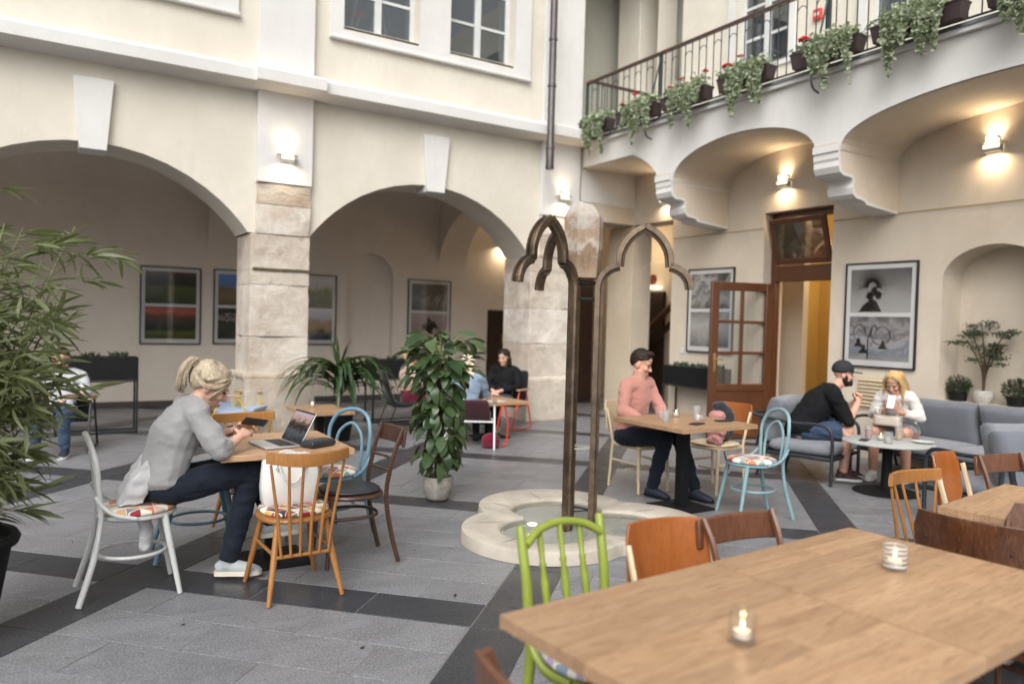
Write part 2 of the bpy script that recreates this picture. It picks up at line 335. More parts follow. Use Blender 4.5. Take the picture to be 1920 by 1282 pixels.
def glassmat(name, tint=(1, 1, 1), gl=.10, rough=.0, alpha=.12, body=(.8, .8, .8)):
    t = NT(name); lw = t.n('LayerWeight').outputs['Facing']; f = t.math('ADD', t.math('MULTIPLY', t.math('POWER', lw, 5.0), .9), .035)
    tr = t.n('BsdfTransparent'); t.set(tr.inputs[0], tint); g = t.n('BsdfGlossy'); t.set(g.inputs['Roughness'], rough)
    d = t.n('BsdfDiffuse'); t.set(d.inputs[0], body)
    m0 = t.n('MixShader'); m0.inputs[0].default_value = alpha; t.set(m0.inputs[1], tr.outputs[0]); t.set(m0.inputs[2], d.outputs[0])
    m1 = t.n('MixShader'); t.set(m1.inputs[0], t.math('ADD', f, gl)); t.set(m1.inputs[1], m0.outputs[0]); t.set(m1.inputs[2], g.outputs[0])
    t.t.links.new(m1.outputs[0], t.out.inputs[0]); return t.m
M_glass = glassmat('clear_glass', (.96, .97, .97), .05, .03, .015)
M_pane = glassmat('window_pane', (.62, .66, .68), .10, .03, .06, (.3, .33, .36))
M_ribglass = glassmat('ribbed_tumbler_glass', (.93, .94, .95), .06, .06, .14, (.8, .81, .83))
M_wax = MAT('candle_wax', (.80, .72, .60), .5, .05, 9, Subsurface_Weight=.0)
def emis(name, c, s):
    t = NT(name); e = t.n('Emission'); t.set(e.inputs[0], c); e.inputs[1].default_value = s; t.t.links.new(e.outputs[0], t.out.inputs[0]); return t.m
M_flame = emis('candle_flame', (1, .66, .28), 9)
M_lampglow = emis('lamp_diffuser', (1, .82, .56), 5)
M_lampmetal = MAT('lamp_aluminium', (.50, .49, .47), .4, .05, 9, metal=.5)
def print_mat(name, stops, sc=(1.5, 1, 5), seed=0, amt=.35, ns=2.0):
    t = NT(name); co = t.coord('Generated'); x = t.n('SeparateXYZ', i_0=co)
    nz = t.noise(t.mapping(co, sc, (seed, seed*.7, seed*1.3)), ns, 6, .65, .5)
    f = t.math('ADD', x.outputs['Z'], t.math('MULTIPLY', t.math('SUBTRACT', nz, .5), amt))
    return t.bsdf(t.ramp(f, stops), .25, None, **{'Specular_IOR_Level': .4})
M_mat = MAT('mount_board', (.72, .71, .70), .7, .02, 4)
# ================================================================== building shell
def wall(segs, z0, z1, p0, p1, fn, back=True, N=20, ends=True):
    """segs: (u0,u1,None) solid | (u0,u1,(zb, top)) opening, top a number or function of u. p0 = front plane."""
    mb = MB()
    q = lambda a, b, c, d: mb.quad(fn(*a), fn(*b), fn(*c), fn(*d))
    for k, (u0, u1, op) in enumerate(segs):
        if op is None:
            for p in ((p0, p1) if back else (p0,)):
                q((u0, p, z0), (u1, p, z0), (u1, p, z1), (u0, p, z1))
            continue
        zb, top = op; tf = top if callable(top) else (lambda u, t=top: t)
        n = N if callable(top) else 1
        us = [u0+(u1-u0)*(.5-.5*math.cos(PI*i/n)) if n > 1 else u0+(u1-u0)*i/n for i in range(n+1)]
        for a, b in zip(us, us[1:]):
            for p in ((p0, p1) if back else (p0,)):
                q((a, p, tf(a)), (b, p, tf(b)), (b, p, z1), (a, p, z1))
                if zb > z0: q((a, p, z0), (b, p, z0), (b, p, zb), (a, p, zb))
            q((a, p0, tf(a)), (b, p0, tf(b)), (b, p1, tf(b)), (a, p1, tf(a)))
            if zb > z0: q((a, p0, zb), (b, p0, zb), (b, p1, zb), (a, p1, zb))
        for u in (u0, u1): q((u, p0, zb), (u, p1, zb), (u, p1, tf(u)), (u, p0, tf(u)))
    if ends:
        for u, op in ((segs[0][0], segs[0][2]), (segs[-1][1], segs[-1][2])):
            zz_ = z0 if op is None else (op[1](u) if callable(op[1]) else op[1])
            q((u, p0, zz_), (u, p1, zz_), (u, p1, z1), (u, p0, z1))
        for a in segs: q((a[0], p0, z1), (a[1], p0, z1), (a[1], p1, z1), (a[0], p1, z1))
    # weld
    return mb
FY = lambda u, p, z: (u, p, z)      # wall along X, p = Y
FX = lambda u, p, z: (p, u, z)      # wall along Y, p = X
def segarch(c, a, zs, h):
    r = (a*a+h*h)/(2*h)
    return lambda u: zs+math.sqrt(max(0, r*r-(u-c)**2))-(r-h)
def elarch(c, a, zs, h, e=.5): return lambda u: zs+h*max(0, 1-abs((u-c)/a)**2)**e
YF, YB, XW, XF = 10.08, 13.7, 8.65, 7.5
# ---------------- floor
fl = MB(); fl.bx(-9, 14, -7, 17, -.3, -.004)
floor = fl.build('floor', M_grout); tag(floor, 'grey granite courtyard paving with dark diagonal bands', None, None, 'structure')
BD = [-7.6, -4.64, -1.67, 1.24, 4.38, 7.6, 10.8, 13.9]      # y-x centres of the dark bands
BS = [-4.2, -1.0, 2.2, 5.43, 8.63, 11.9, 15.1, 18.3, 21.5]   # x+y centres
HB = .225
slabs = []; bands = []
def sq(d0, d1, s0, s1): return (d0, d1, s0, s1)
rs = random.Random(3)
for i in range(len(BD)-1):
    for j in range(len(BS)-1):
        d0, d1, s0, s1 = BD[i]+HB, BD[i+1]-HB, BS[j]+HB, BS[j+1]-HB
        nr = 6; h = (s1-s0)/nr
        for k in range(nr):
            cuts = [d0]; off = (k % 2)*.45+rs.uniform(-.12, .12); L = (d1-d0)/2.4
            c = d0+L*(.55+off)
            while c < d1-.25: cuts.append(c); c += L*rs.uniform(.9, 1.15)
            cuts.append(d1)
            for a, b in zip(cuts, cuts[1:]): slabs.append((a, b, s0+k*h, s0+(k+1)*h))
        n = 3
        for k in range(n): bands.append((BD[i]-HB, BD[i]+HB, s0+(s1-s0)*k/n, s0+(s1-s0)*(k+1)/n))
        for k in range(n): bands.append((d0+(d1-d0)*k/n, d0+(d1-d0)*(k+1)/n, BS[j]-HB, BS[j]+HB))
        bands.append((BD[i]-HB, BD[i]+HB, BS[j]-HB, BS[j]+HB))
def slab_geom(mb, p, cx, cy, dz=0.0, g=.0045):
    d0, d1, s0, s1 = p[0]+g, p[1]-g, p[2]+g, p[3]-g
    c = [((s-d)/2-cx, (s+d)/2-cy) for d, s in ((d0, s0), (d0, s1), (d1, s1), (d1, s0))]
    mx, my = sum(a for a, _ in c)/4, sum(b for _, b in c)/4
    ins = [(x+(mx-x)*.006, y+(my-y)*.006) for x, y in c]
    v = [(x, y, -.012) for x, y in c]+[(x, y, -.0012+dz) for x, y in c]+[(x, y, dz) for x, y in ins]
    mb.add(v, [(8, 11, 10, 9)]+[(4+k, 4+(k+1) % 4, 8+(k+1) % 4, 8+k)[::-1] for k in range(4)]+[(k, (k+1) % 4, 4+(k+1) % 4, 4+k)[::-1] for k in range(4)])
def inside(x, y): return -8 < x < 13 and -6 < y < 16
def paint(o, vals):
    at = o.data.attributes.new('rnd', 'FLOAT', 'FACE')
    at.data.foreach_set('value', vals)
def view_rank(p):
    x = ((p[2]+p[3])/2-(p[0]+p[1])/2)/2; y = ((p[2]+p[3])/2+(p[0]+p[1])/2)/2
    v = V((x, y, -1.55)); z = v.dot(_F)
    if z < .8: return (1e9, x, y)
    if abs(v.dot(_R2)/z) > .70 or v.dot(_U2)/z < -.47: return (1e8, x, y)
    return (z, x, y)
for lst, mt, nm in ((slabs, M_slab, 'paving_slab'), (bands, M_band, 'band_slab')):
    r = sorted(((view_rank(p), p) for p in lst if inside(*view_rank(p)[1:])), key=lambda t: t[0][0])
    near, far = (r[:190], r[190:]) if nm == 'paving_slab' else (r[:100], r[100:])
    for (z, x, y), p in near:
        m = MB(); slab_geom(m, p, x, y, random.uniform(-.0006, .0006)); m.build(nm, mt, floor, loc=(x, y, 0))
    m = MB(); vals = []
    for (z, x, y), p in far:
        f0 = len(m.f); slab_geom(m, p, 0, 0); vals += [random.random()]*(len(m.f)-f0)
    o = m.build(nm+'_field', mt, floor, kind='stuff'); paint(o, vals)
# ---------------- arcade building (back)
arc_b = thing('arcade_building', 'cream arcaded courtyard facade with stone piers, white keystones and upper windows', 'building', (3, YF, 0))
def L0(mb): return mb.xf(Matrix.Translation((-3, -YF, 0)))
A1, A2 = segarch(.5, 1.74, 2.62, .88), segarch(4.79, 1.74, 2.62, .88)
lo = wall([(-6.2, -5.43, None), (-5.43, -1.95, (2.61, segarch(-3.69, 1.74, 2.62, .88))), (-1.95, -1.24, None), (-1.24, 2.24, (2.61, A1)), (2.24, 3.05, None), (3.05, 6.53, (2.61, A2)), (6.53, 7.49, None)], 2.61, 4.52, YF, YF+.72, FY)
L0(lo).build('arcade_wall', M_cream, arc_b, smooth=True)
W1, W2 = (3.44, 4.56), (5.04, 6.16); WZ0, WZ1 = 5.49, 7.6
def wsegs():
    s = [(-4.2, W1[0]-4.36, None)]; prev = None
    edges = [(W1[0]-4.36, W1[1]-4.36), (W2[0]-4.36, W2[1]-4.36), W1, W2]
    for k, (a, b) in enumerate(edges):
        s.append((a, b, (WZ0, WZ1))); s.append((b, edges[k+1][0] if k < 3 else 7.49, None))
    return s
L0(wall(wsegs(), 4.525, 8.6, YF, YF+.5, FY)).build('upper_wall', M_cream, arc_b)
# pilasters, cornice
for x0, x1 in ((-2.06, -1.34), (2.33, 3.04), (6.70, 7.44)):
    m = MB(); m.bx(x0, x1, YF-.085, YF-.002, 3.26, 4.45); m.bx(x0, x1, YF-.085, YF-.002, 4.62, 8.6); L0(m).build('pilaster', M_white, arc_b, bev=.006)
prof = [(.0, 4.40), (-.05, 4.41), (-.12, 4.435), (-.20, 4.45), (-.27, 4.455), (-.30, 4.462), (-.30, 4.60), (-.285, 4.615), (-.10, 4.70), (.0, 4.71)]
m = MB(); m.prism([(p, z) for p, z in prof], -4.2, 7.44, lambda u, v, w: (w, YF-.001+u, v)); L0(m).build('cornice', M_white, arc_b, smooth=True)
for x0, x1 in ((-2.14, -1.26), (2.25, 3.12), (6.64, 7.47)):
    m = MB(); m.prism([(p*1.28, z+(.003 if p < 0 else .012)) for p, z in prof[:-1]]+[(-.06, 4.715)], x0, x1, lambda u, v, w: (w, YF-.003+u, v)); L0(m).build('cornice_break', M_white, arc_b, smooth=True)
# keystones
for c in (.5, 4.86):
    m = MB()
    top, bot = 4.21, 3.40
    for y0 in (YF-.07,):
        pts = [(c-.205, top), (c+.205, top), (c+.14, bot), (c-.14, bot)]
        m.prism(pts, YF-.075, YF+.30, lambda u, v, w: (u, w, v))
    L0(m).build('keystone', M_white, arc_b, bev=.006)
# stone piers: individual blocks with chipped faces
def rough_block(x0, x1, y0, y1, z0, z1, seed, amp=.012, n=None):
    mb = MB(); dx, dy, dz = x1-x0, y1-y0, z1-z0; st = .055
    nx, ny, nz = max(2, int(dx/st)), max(2, int(dy/st)), max(2, int(dz/st)); idx = {}
    def vid(i, j, k):
        if (i, j, k) in idx: return idx[(i, j, k)]
        p = V((x0+dx*i/nx, y0+dy*j/ny, z0+dz*k/nz)); q = p*3.1+V((seed*7.3, seed*3.1, seed))
        e = (i in (0, nx))+(j in (0, ny))+(k in (0, nz))
        d = NZ.noise(q*2.2)*amp+NZ.noise(q*6)*amp*.6
        c = NZ.noise(q*.9+V((9, 9, 9)))
        if c > .36: d -= (c-.36)*.09                       # knocked-out hollows
        nrm = V((-(i == 0)+(i == nx), -(j == 0)+(j == ny), -(k == 0)+(k == nz)))
        off = nrm.normalized()*(d-(.0022 if e > 1 else 0)); p = p+off
        mb.v.append(tuple(p)); idx[(i, j, k)] = len(mb.v)-1; return idx[(i, j, k)]
    for a in (0, nx):
        for j in range(ny):
            for k in range(nz):
                f = (vid(a, j, k), vid(a, j+1, k), vid(a, j+1, k+1), vid(a, j, k+1)); mb.f.append(f if a else f[::-1])
    for b in (0, ny):
        for i in range(nx):
            for k in range(nz):
                f = (vid(i, b, k), vid(i+1, b, k), vid(i+1, b, k+1), vid(i, b, k+1)); mb.f.append(f[::-1] if b else f)
    for c in (0, nz):
        for i in range(nx):
            for j in range(ny):
                f = (vid(i, j, c), vid(i+1, j, c), vid(i+1, j+1, c), vid(i, j+1, c)); mb.f.append(f if c else f[::-1])
    return mb
def pier(xa, xb, fx0, fx1, zs, seed, base=.72):
    root = MB(); root.bx(xa+.06, xb-.06, YF+.03, YF+.66, 0, 2.6); o = L0(root).build('pier_core', M_stone, arc_b)
    for k, (z0, z1) in enumerate(zip(zs, zs[1:])):
        g = .002
        if z0 >= 2.6: b = rough_block(fx0, fx1, YF-.075, YF+.03, z0+g, z1-g*.3, seed+k, .003)
        elif k == 0: b = rough_block(xa-.07, xb+.07, YF-.16, YF+.78, .003, z1-g, seed+k, .010)
        else: b = rough_block(xa, xb, YF-.06, YF+.71, z0+g*.5, z1-g*.5, seed+k, .0035)
        L0(b).build('stone', M_stone, o, smooth=True)
    # narrow cut-back nook strip beside the front face
    for sx in (fx0-.05, fx1+.05):
        pass
pier(2.27, 3.03, 2.335, 3.03, [0, .74, 1.28, 1.95, 2.14, 2.6, 2.98, 3.25], 1)
pier(6.53, 7.34, 6.71, 7.42, [0, .62, 1.22, 1.78, 2.36, 2.6, 2.95, 3.25], 14)
pier(-6.2, -5.43, -6.2, -5.43, [0, .74, 1.5, 2.6], 40)
pier(-1.95, -1.24, -1.95, -1.24, [0, .74, 1.5, 2.6], 30)
m = rough_block(2.30, 3.045, YF-.078, YF-.03, 2.125, 2.165, 3, .010); L0(m).build('moss_joint', MAT('moss_brown', (.10, .075, .035), .95, .5, 30, .8, 60), arc_b, smooth=True)
# ledge on pier foot
for xa, xb, z in ((2.24, 3.05, .74), (6.53, 7.34, .62)):
    L0(rough_block(xa-.045, xb+.045, YF-.12, YF+.74, z-.02, z+.07, xa, .012)).build('stone_ledge', M_stone, arc_b, smooth='all')
# back wall of arcade with niche and string course, vault
bw = wall([(-6.2, 4.85, None), (4.85, 5.79, (0.0, elarch(5.32, .47, 2.32, .46))), (5.79, 7.9, None), (7.9, 8.62, (.003, 1.8)), (8.62, 11.6, None)], 0, 3.5, YB, YB+.16, FY, back=False)
L0(bw).build('gallery_wall', M_gal, arc_b, smooth=True)
m = MB(); m.bx(4.7, 5.95, YB+.15, YB+.2, 0, 3.4); L0(m).build('niche_back', M_gal, arc_b)
m = MB(); m.bx(-4.2, 11.6, YB-.006, YB+.05, 3.5, 3.53); L0(m).build('string_course', M_gal, arc_b)
vt = MB()
for a, b in ((-6.2, 11.6),):
    n = 16
    def pv(t): 
        an = PI*t; return (YF+.72+(YB-YF-.72)*(.5-.5*math.cos(an)), 3.53+1.0*math.sin(an))
    for i in range(n):
        (y0, z0), (y1, z1) = pv(i/n), pv((i+1)/n)
        vt.quad((a, y0, z0), (b, y0, z0), (b, y1, z1), (a, y1, z1))
L0(vt).build('vault', M_gal, arc_b, smooth='all')
m = MB(); m.bx(-4.2, 11.6, YF+.02, YF+.73, 4.53, 4.62); L0(m).build('gallery_floor', M_cream, arc_b)
def rib(x0, x1):
    c = (YF+.72+YB)/2; a = (YB-YF-.72)/2
    mb = wall([(YF+.72, YB, (2.55, elarch(c, a, 2.55, 1.1)))], 2.55, 4.55, x0, x1, FX, N=24)
    L0(mb).build('transverse_arch', M_gal, arc_b, smooth=True)
rib(6.75, 7.35); rib(2.4, 2.9)
m = MB(); m.bx(11.6, 11.7, 10.6, YB+.2, 0, 5); L0(m).build('end_wall', M_tan, arc_b)
m = MB(); m.bx(-4.2, 11.6, YB-.03, YB-.003, .002, .10); L0(m).build('skirting', MAT('dark_skirting', (.07, .06, .055), .5, .2, 5), arc_b)
# upper windows
def window(parent, cx, w, z0, z1, y, fn, cols=2, rows=4, org=(0, 0, 0), box=True):
    T = Matrix.Translation((-org[0], -org[1], -org[2]))
    def bld(mb, n, mt, p, **k): return mb.xf(T).build(n, mt, p, **k)
    def bx(mb, u0, u1, p0, p1, a, b):
        P = [fn(u, p, z) for z in (a, b) for p in (p0, p1) for u in (u0, u1)]
        xs = [q[0] for q in P]; ys = [q[1] for q in P]; mb.bx(min(xs), max(xs), min(ys), max(ys), a, b)
    x0, x1 = cx-w/2, cx+w/2
    f = MB(); t = .07
    bx(f, x0, x0+t, y+.05, y+.13, z0, z1); bx(f, x1-t, x1, y+.05, y+.13, z0, z1); bx(f, x0+t, x1-t, y+.05, y+.13, z1-t, z1); bx(f, x0+t, x1-t, y+.05, y+.13, z0, z0+t*.8)
    fr = bld(f, 'window', M_wpaint, parent, bev=.006)
    m = MB(); bx(m, cx-.05, cx+.05, y+.045, y+.12, z0+t*.8, z1-t); bld(m, 'mullion', M_wpaint, fr, bev=.006)
    pw = (w-2*t-.1)/cols
    for k in range(cols):
        a = x0+t+k*(pw+.1)
        for r in range(1, rows):
            z = z0+(z1-z0)*r/rows
            m = MB(); bx(m, a+.001, a+pw-.001, y+.065, y+.105, z-.02, z+.02); bld(m, 'glazing_bar', M_wpaint, fr)
        for r in range(rows):
            m = MB(); za, zb = z0+(z1-z0)*r/rows, z0+(z1-z0)*(r+1)/rows
            bx(m, a, a+pw, y+.083, y+.087, max(za+.02, z0+.056), min(zb-.02, z1-.07)); bld(m, 'pane', M_pane, fr)
    if box:
        m = MB(); bx(m, x0-.07, x1+.07, y-.10, y+.05, z0-.035, z0-.008); bld(m, 'sill', M_slabedge, fr)
    return fr
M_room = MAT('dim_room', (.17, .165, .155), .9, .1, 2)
for sh in (-4.36, 0):
    for a, b in (W1, W2):
        window(arc_b, (a+b)/2+sh, b-a, WZ0, WZ1, YF+.10, FY, org=(3, YF, 0))
    x0, x1 = 3.27+sh, 6.44+sh
    m = MB()
    for u0, u1, z0, z1 in ((x0, W1[0]+sh, 5.30, 8.0), (W2[1]+sh, x1, 5.30, 8.0), (W1[1]+sh, W2[0]+sh, 5.42, 8.0), (W1[0]+sh, W1[1]+sh, 5.30, 5.42), (W2[0]+sh, W2[1]+sh, 5.30, 5.42), (W1[1]+sh, W2[0]+sh, 5.30, 5.42)):
        m.bx(u0, u1, YF-.05, YF-.002, z0, z1)
    L0(m).build('window_surround', M_white, arc_b)
    m = MB(); m.bx(x0-.02, x1+.02, YF-.075, YF-.003, 5.285, 5.33); L0(m).build('window_apron', M_white, arc_b, bev=.01)
    m = MB(); m.box(((x0+x1)/2, YF+1.9, 6.5), (x1-x0+1, 2.6, 3.4)); m.f = m.f; L0(m).build('upper_room', M_room, arc_b)
# ladder seen inside the upper window
lad = thing('step_ladder', 'aluminium step ladder with orange feet standing inside upper window', 'ladder', (3.95, YF+.45, 5.2))
M_alu = MAT('ladder_aluminium', (.55, .57, .6), .4, .05, 8, metal=.4); M_orng = MAT('orange_plastic', (.75, .16, .05), .5, .05, 9)
for x0, x1 in ((-.28, -.06), (.02, .34)):
    m = MB(); m.tube([(x0 if x0 < 0 else x1, 0, .2), (x1 if x0 < 0 else x0, 0, 1.6)], .035, 6); m.build('rail', M_alu, lad)
m = MB(); m.tube([(-.26, -.05, .18), (-.14, -.05, .62)], .03, 6); m.tube([(-.02, -.05, .18), (.12, -.05, .78)], .03, 6); m.build('brace', M_alu, lad)
m = MB(); m.box((-.13, -.06, .64), (.13, .07, .06)); m.box((.13, -.06, .80), (.13, .07, .07)); m.build('step_cap', M_orng, lad)
# downpipe
dp = thing('downpipe', 'dark zinc rain downpipe running down the cream facade', 'pipe', (6.60, YF-.12, 3.9))
m = MB(); m.tube([(0, -.30, .0), (0, -.30, .28), (0, -.30, .30), (.0, -.30, 4.7)], [.062, .062, .056, .056], 14); m.build('pipe', M_zinc, dp, smooth=True)
for z in (.02, .30, 1.25, 1.95, 2.6):
    m = MB(); m.tube([(0, -.30, z), (0, -.30, z+.03)], .067, 14); m.build('clamp', M_zinc, dp, smooth=True)
# ---------------- balcony building (right)
bal = thing('balcony_building', 'cream courtyard wing with vaulted balcony on scrolled brackets above tan wall', 'building', (XW, 6, 0))
def L1(mb): return mb.xf(Matrix.Translation((-XW, -6, 0)))
niche = elarch(4.2, .545, 2.16, .37)
gw = wall([(-6, 3.655, None), (3.655, 4.745, (.80, niche)), (4.745, 6.17, None), (6.17, 7.26, (.003, 3.18)), (7.26, 9.08, None), (9.08, 10.05, (.003, 3.27))], 0, 4.42, XW, XW+.42, FX)
L1(gw).build('ground_wall', M_tan, bal, smooth=True)
m = MB(); m.bx(XW+.40, XW+.44, 3.5, 4.9, .3, 2.7); L1(m).build('niche_back', M_tan, bal)
# horizontal scored joint
m = MB(); m.bx(XW-.006, XW+.01, -6, 6.165, 2.955, 2.975); m.bx(XW-.006, XW+.01, 7.265, 9.075, 2.955, 2.975); L1(m).build('string_course', MAT('joint_shadow', (.42, .33, .22), .8, .1, 6), bal)
uw = wall([(-6, 2.5, None), (2.5, 3.4, (5.3, 7.6)), (3.4, 4.86, None), (4.86, 5.80, (5.3, 7.6)), (5.80, 6.98, None), (6.98, 7.92, (5.3, 7.6)), (7.92, 9.02, None), (9.02, 9.6, (4.56, 7.9))], 4.5, 8.6, XW, XW+.42, FX)
L1(uw).build('upper_wall', M_cream, bal)
for c in (2.95, 5.33, 7.45):
    window(bal, c, .94, 5.3, 7.6, XW+.08, FX, rows=5, org=(XW, 6, 0), box=True)
    m = MB()
    for y0, y1, z0, z1 in ((c-.60, c-.475, 5.2, 7.8), (c+.475, c+.60, 5.2, 7.8), (c-.475, c+.475, 5.2, 5.262)): m.bx(XW-.03, XW-.002, y0, y1, z0, z1)
    L1(m).build('window_surround', M_white, bal)
    m = MB(); m.box((XW+1.2, c, 6.4), (1.5, 1.9, 3)); L1(m).build('upper_room', M_room, bal)
# lintel towards the back, corner pier (ground + upper), corridor
m = MB(); m.bx(7.49, XW+.42, 10.05, 10.62, 3.27, 4.42); L1(m).build('corridor_lintel', M_tan, bal)
m = MB(); m.bx(XW, 9.05, 10.052, 10.72, 0, 3.268); L1(m).build('corner_pier', plaster('plaster_pale_tan', (.66, .56, .43), (.60, .50, .37)), bal, bev=.01)
m = MB(); m.bx(XW, 9.3, 10.052, 10.62, 4.5, 8.6); L1(m).build('upper_corner_pier', M_cream, bal, bev=.01)
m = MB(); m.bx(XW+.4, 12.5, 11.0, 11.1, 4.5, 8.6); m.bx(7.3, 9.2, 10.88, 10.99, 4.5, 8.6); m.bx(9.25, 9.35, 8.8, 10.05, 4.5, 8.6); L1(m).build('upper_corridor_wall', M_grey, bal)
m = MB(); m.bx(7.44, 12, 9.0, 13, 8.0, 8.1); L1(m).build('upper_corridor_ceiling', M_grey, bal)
# stair hall behind the right opening
m = MB(); m.bx(10.6, 10.7, 8.3, 14.0, 0, 4.4); m.bx(9.07, 10.6, 8.3, 8.4, 0, 4.4); L1(m).build('stair_hall_wall', M_tan, bal)
m = MB(); m.bx(9.07, 11.7, 8.3, 13.8, 4.0, 4.1); L1(m).build('stair_hall_ceiling', M_cream, bal)
# spandrel with vaults behind
def a1(u): return 3.63+.47*min(1, max(0, (u-8.24)/.55))**.5 if u < 8.79 else 4.10
sp = wall([(-2, 1.75, None), (1.75, 5.30, (3.555, elarch(3.525, 1.775, 3.56, .44, .42))), (5.30, 5.62, None), (5.62, 7.93, (3.555, elarch(6.775, 1.155, 3.58, .46, .46))), (7.93, 8.24, None), (8.24, 10.04, (3.555, a1))], 3.555, 4.425, XF, XW, FX, back=False, N=30)
sp.f = [f for f in sp.f]
L1(sp).build('balcony_spandrel', M_white, bal, smooth=True)
# tan soffit skins a few mm under the vaults
for u0, u1, tf in ((5.625, 7.925, elarch(6.775, 1.15, 3.58, .452, .46)), (1.755, 5.295, elarch(3.525, 1.77, 3.56, .432, .42)), (8.245, 10.03, lambda u: a1(u)-.008)):
    mb = MB(); n = 30
    us = [u0+(u1-u0)*(.5-.5*math.cos(PI*i/n)) for i in range(n+1)]
    for a, b in zip(us, us[1:]): mb.quad((XF+.02, a, tf(a)), (XF+.02, b, tf(b)), (XW-.004, b, tf(b)), (XW-.004, a, tf(a)))
    L1(mb).build('vault_soffit', M_tan, bal, smooth='all')
bp = [(7.455, 3.62), (7.455, 3.545), (7.475, 3.535), (7.475, 3.47), (7.49, 3.44), (7.485, 3.38), (7.52, 3.315), (7.58, 3.285), (7.70, 3.28), (7.75, 3.265), (7.762, 3.215), (7.745, 3.17), (7.765, 3.10), (7.82, 3.06), (7.92, 3.05), (7.985, 3.04), (8.02, 3.005), (8.14, 2.995), (8.64, 2.955)]
for y0, y1, dz in ((5.30, 5.62, 0), (7.93, 8.24, .06)):
    bk = MB(); bk.prism([(x+.03, z+.025+dz) for x, z in bp]+[(8.645, 3.6+dz)], y0+.004, y1-.004, lambda u, v, w: (u, w, v)); o = L1(bk).build('bracket', M_tan, bal)
    mo = MB(); n = len(bp)
    ring = [(x, z+dz) for x, z in bp]+[(min(8.644, x+.034), z+.03+dz) for x, z in bp[::-1]]
    for i in range(n-1):
        (xa, za), (xb, zb) = bp[i], bp[i+1]
        P = lambda x, z, y: (x, y, z+dz)
        mo.quad(P(xa, za, y0), P(xb, zb, y0), P(xb, zb, y1), P(xa, za, y1))
        for y in (y0, y1): mo.quad(P(xa, za, y), P(xb, zb, y), P(xb+.034 if xb < 8.6 else xb, zb+.03, y), P(xa+.034, za+.03, y))
    L1(mo).build('bracket_moulding', M_white, o, smooth=True)
m = MB(); m.bx(7.44, XW+.3, -2, 10.03, 4.43, 4.50); L1(m).build('balcony_slab', M_white, bal)
m = MB(); m.bx(7.425, 7.62, -2, 10.02, 4.475, 4.512); L1(m).build('slab_flashing', M_slabedge, bal)
# door opening frame + open leaf + transom
def ybox(mb, x0, x1, y0, y1, z0, z1): mb.bx(x0, x1, y0, y1, z0, z1)
df = MB(); X0, X1 = XW+.16, XW+.26
ybox(df, X0, X1, 7.17, 7.258, 0.004, 3.178); ybox(df, X0, X1, 6.172, 6.26, 0.004, 3.178); ybox(df, X0, X1, 6.26, 7.17, 3.09, 3.178); ybox(df, X0-.015, X1, 6.26, 7.17, 2.22, 2.44)
o = L1(df).build('door_frame', M_door, bal, bev=.008)
tr = MB()   # tilted transom sash
M4 = Matrix.Translation((XW+.14, 0, 2.45)) @ Matrix.Rotation(RD(-17), 4, 'Y')
for y0, y1, z0, z1 in ((6.27, 6.34, 0, .64), (7.09, 7.16, 0, .64), (6.34, 7.09, 0, .08), (6.34, 7.09, .57, .64)): tr.bx(0, .05, y0, y1, z0, z1)
L1(tr.xf(M4)).build('transom_sash', M_door, o, bev=.006)
tg = MB(); tg.bx(.02, .028, 6.34, 7.09, .08, .57); L1(tg.xf(M4)).build('transom_pane', glassmat('transom_glass', (.5, .5, .46), .22, .02, .12, (.2, .2, .17)), o)
# ochre room
m = MB(); rx = 11.2
for a in ((rx, rx+.1, 5.0, 8.6, 0, 3.6), (9.08, rx, 8.2, 8.3, 0, 3.6), (9.08, rx, 4.9, 5.0, 0, 3.6)): m.bx(*a)
L1(m).build('ochre_room_wall', M_ochre, bal)
m = MB(); m.bx(9.08, rx+.1, 4.9, 8.3, 3.6, 3.7); L1(m).build('ochre_room_ceiling', M_white, bal)
m = MB(); m.bx(9.6, 9.72, 7.30, 8.2, 0, 3.6); L1(m).build('inner_wall', M_tan, bal)
# things on this wing ------------------------------------------------
leaf = thing('panelled_door', 'brown wooden door leaf with six glass panes standing open', 'door', (XW+.14, 7.19, .02), RD(180-14))
def dbox(n, a, mt, p, **k): m_ = MB(); m_.bx(*a); return m_.build(n, mt, p, **k)
dl = MB(); w, h, t = 1.0, 2.17, .055
for a in ((.0, .12, -t/2, t/2, 0, h), (w-.12, w, -t/2, t/2, 0, h), (.12, w-.12, -t/2, t/2, h-.12, h), (.12, w-.12, -t/2, t/2, .0, .22), (.12, w-.12, -t/2, t/2, .66, .76)): dl.bx(*a)
fr = dl.build('door_frame', M_door, leaf, bev=.008)
dbox('lower_panel', (.12, w-.12, -.012, .012, .22, .66), M_door, leaf)
for k in range(1): dbox('glazing_bar', (w/2-.022, w/2+.022, -.02, .02, .76, h-.12), M_door, leaf, bev=.004)
zz = [.76, 1.19, 1.62, h-.12]
for k in (1, 2): dbox('glazing_bar', (.12, w-.12, -.019, .019, zz[k]-.022, zz[k]+.022), M_door, leaf, bev=.004)
for i in range(2):
    for k in range(3): dbox('pane', (.12 if i == 0 else w/2+.022, w/2-.022 if i == 0 else w-.12, -.003, .003, zz[k]+.022 if k else .76, zz[k+1]-.022 if k < 2 else h-.12), M_glass, leaf)
M_brass = MAT('brass', (.55, .38, .14), .3, .1, 12, metal=.9)
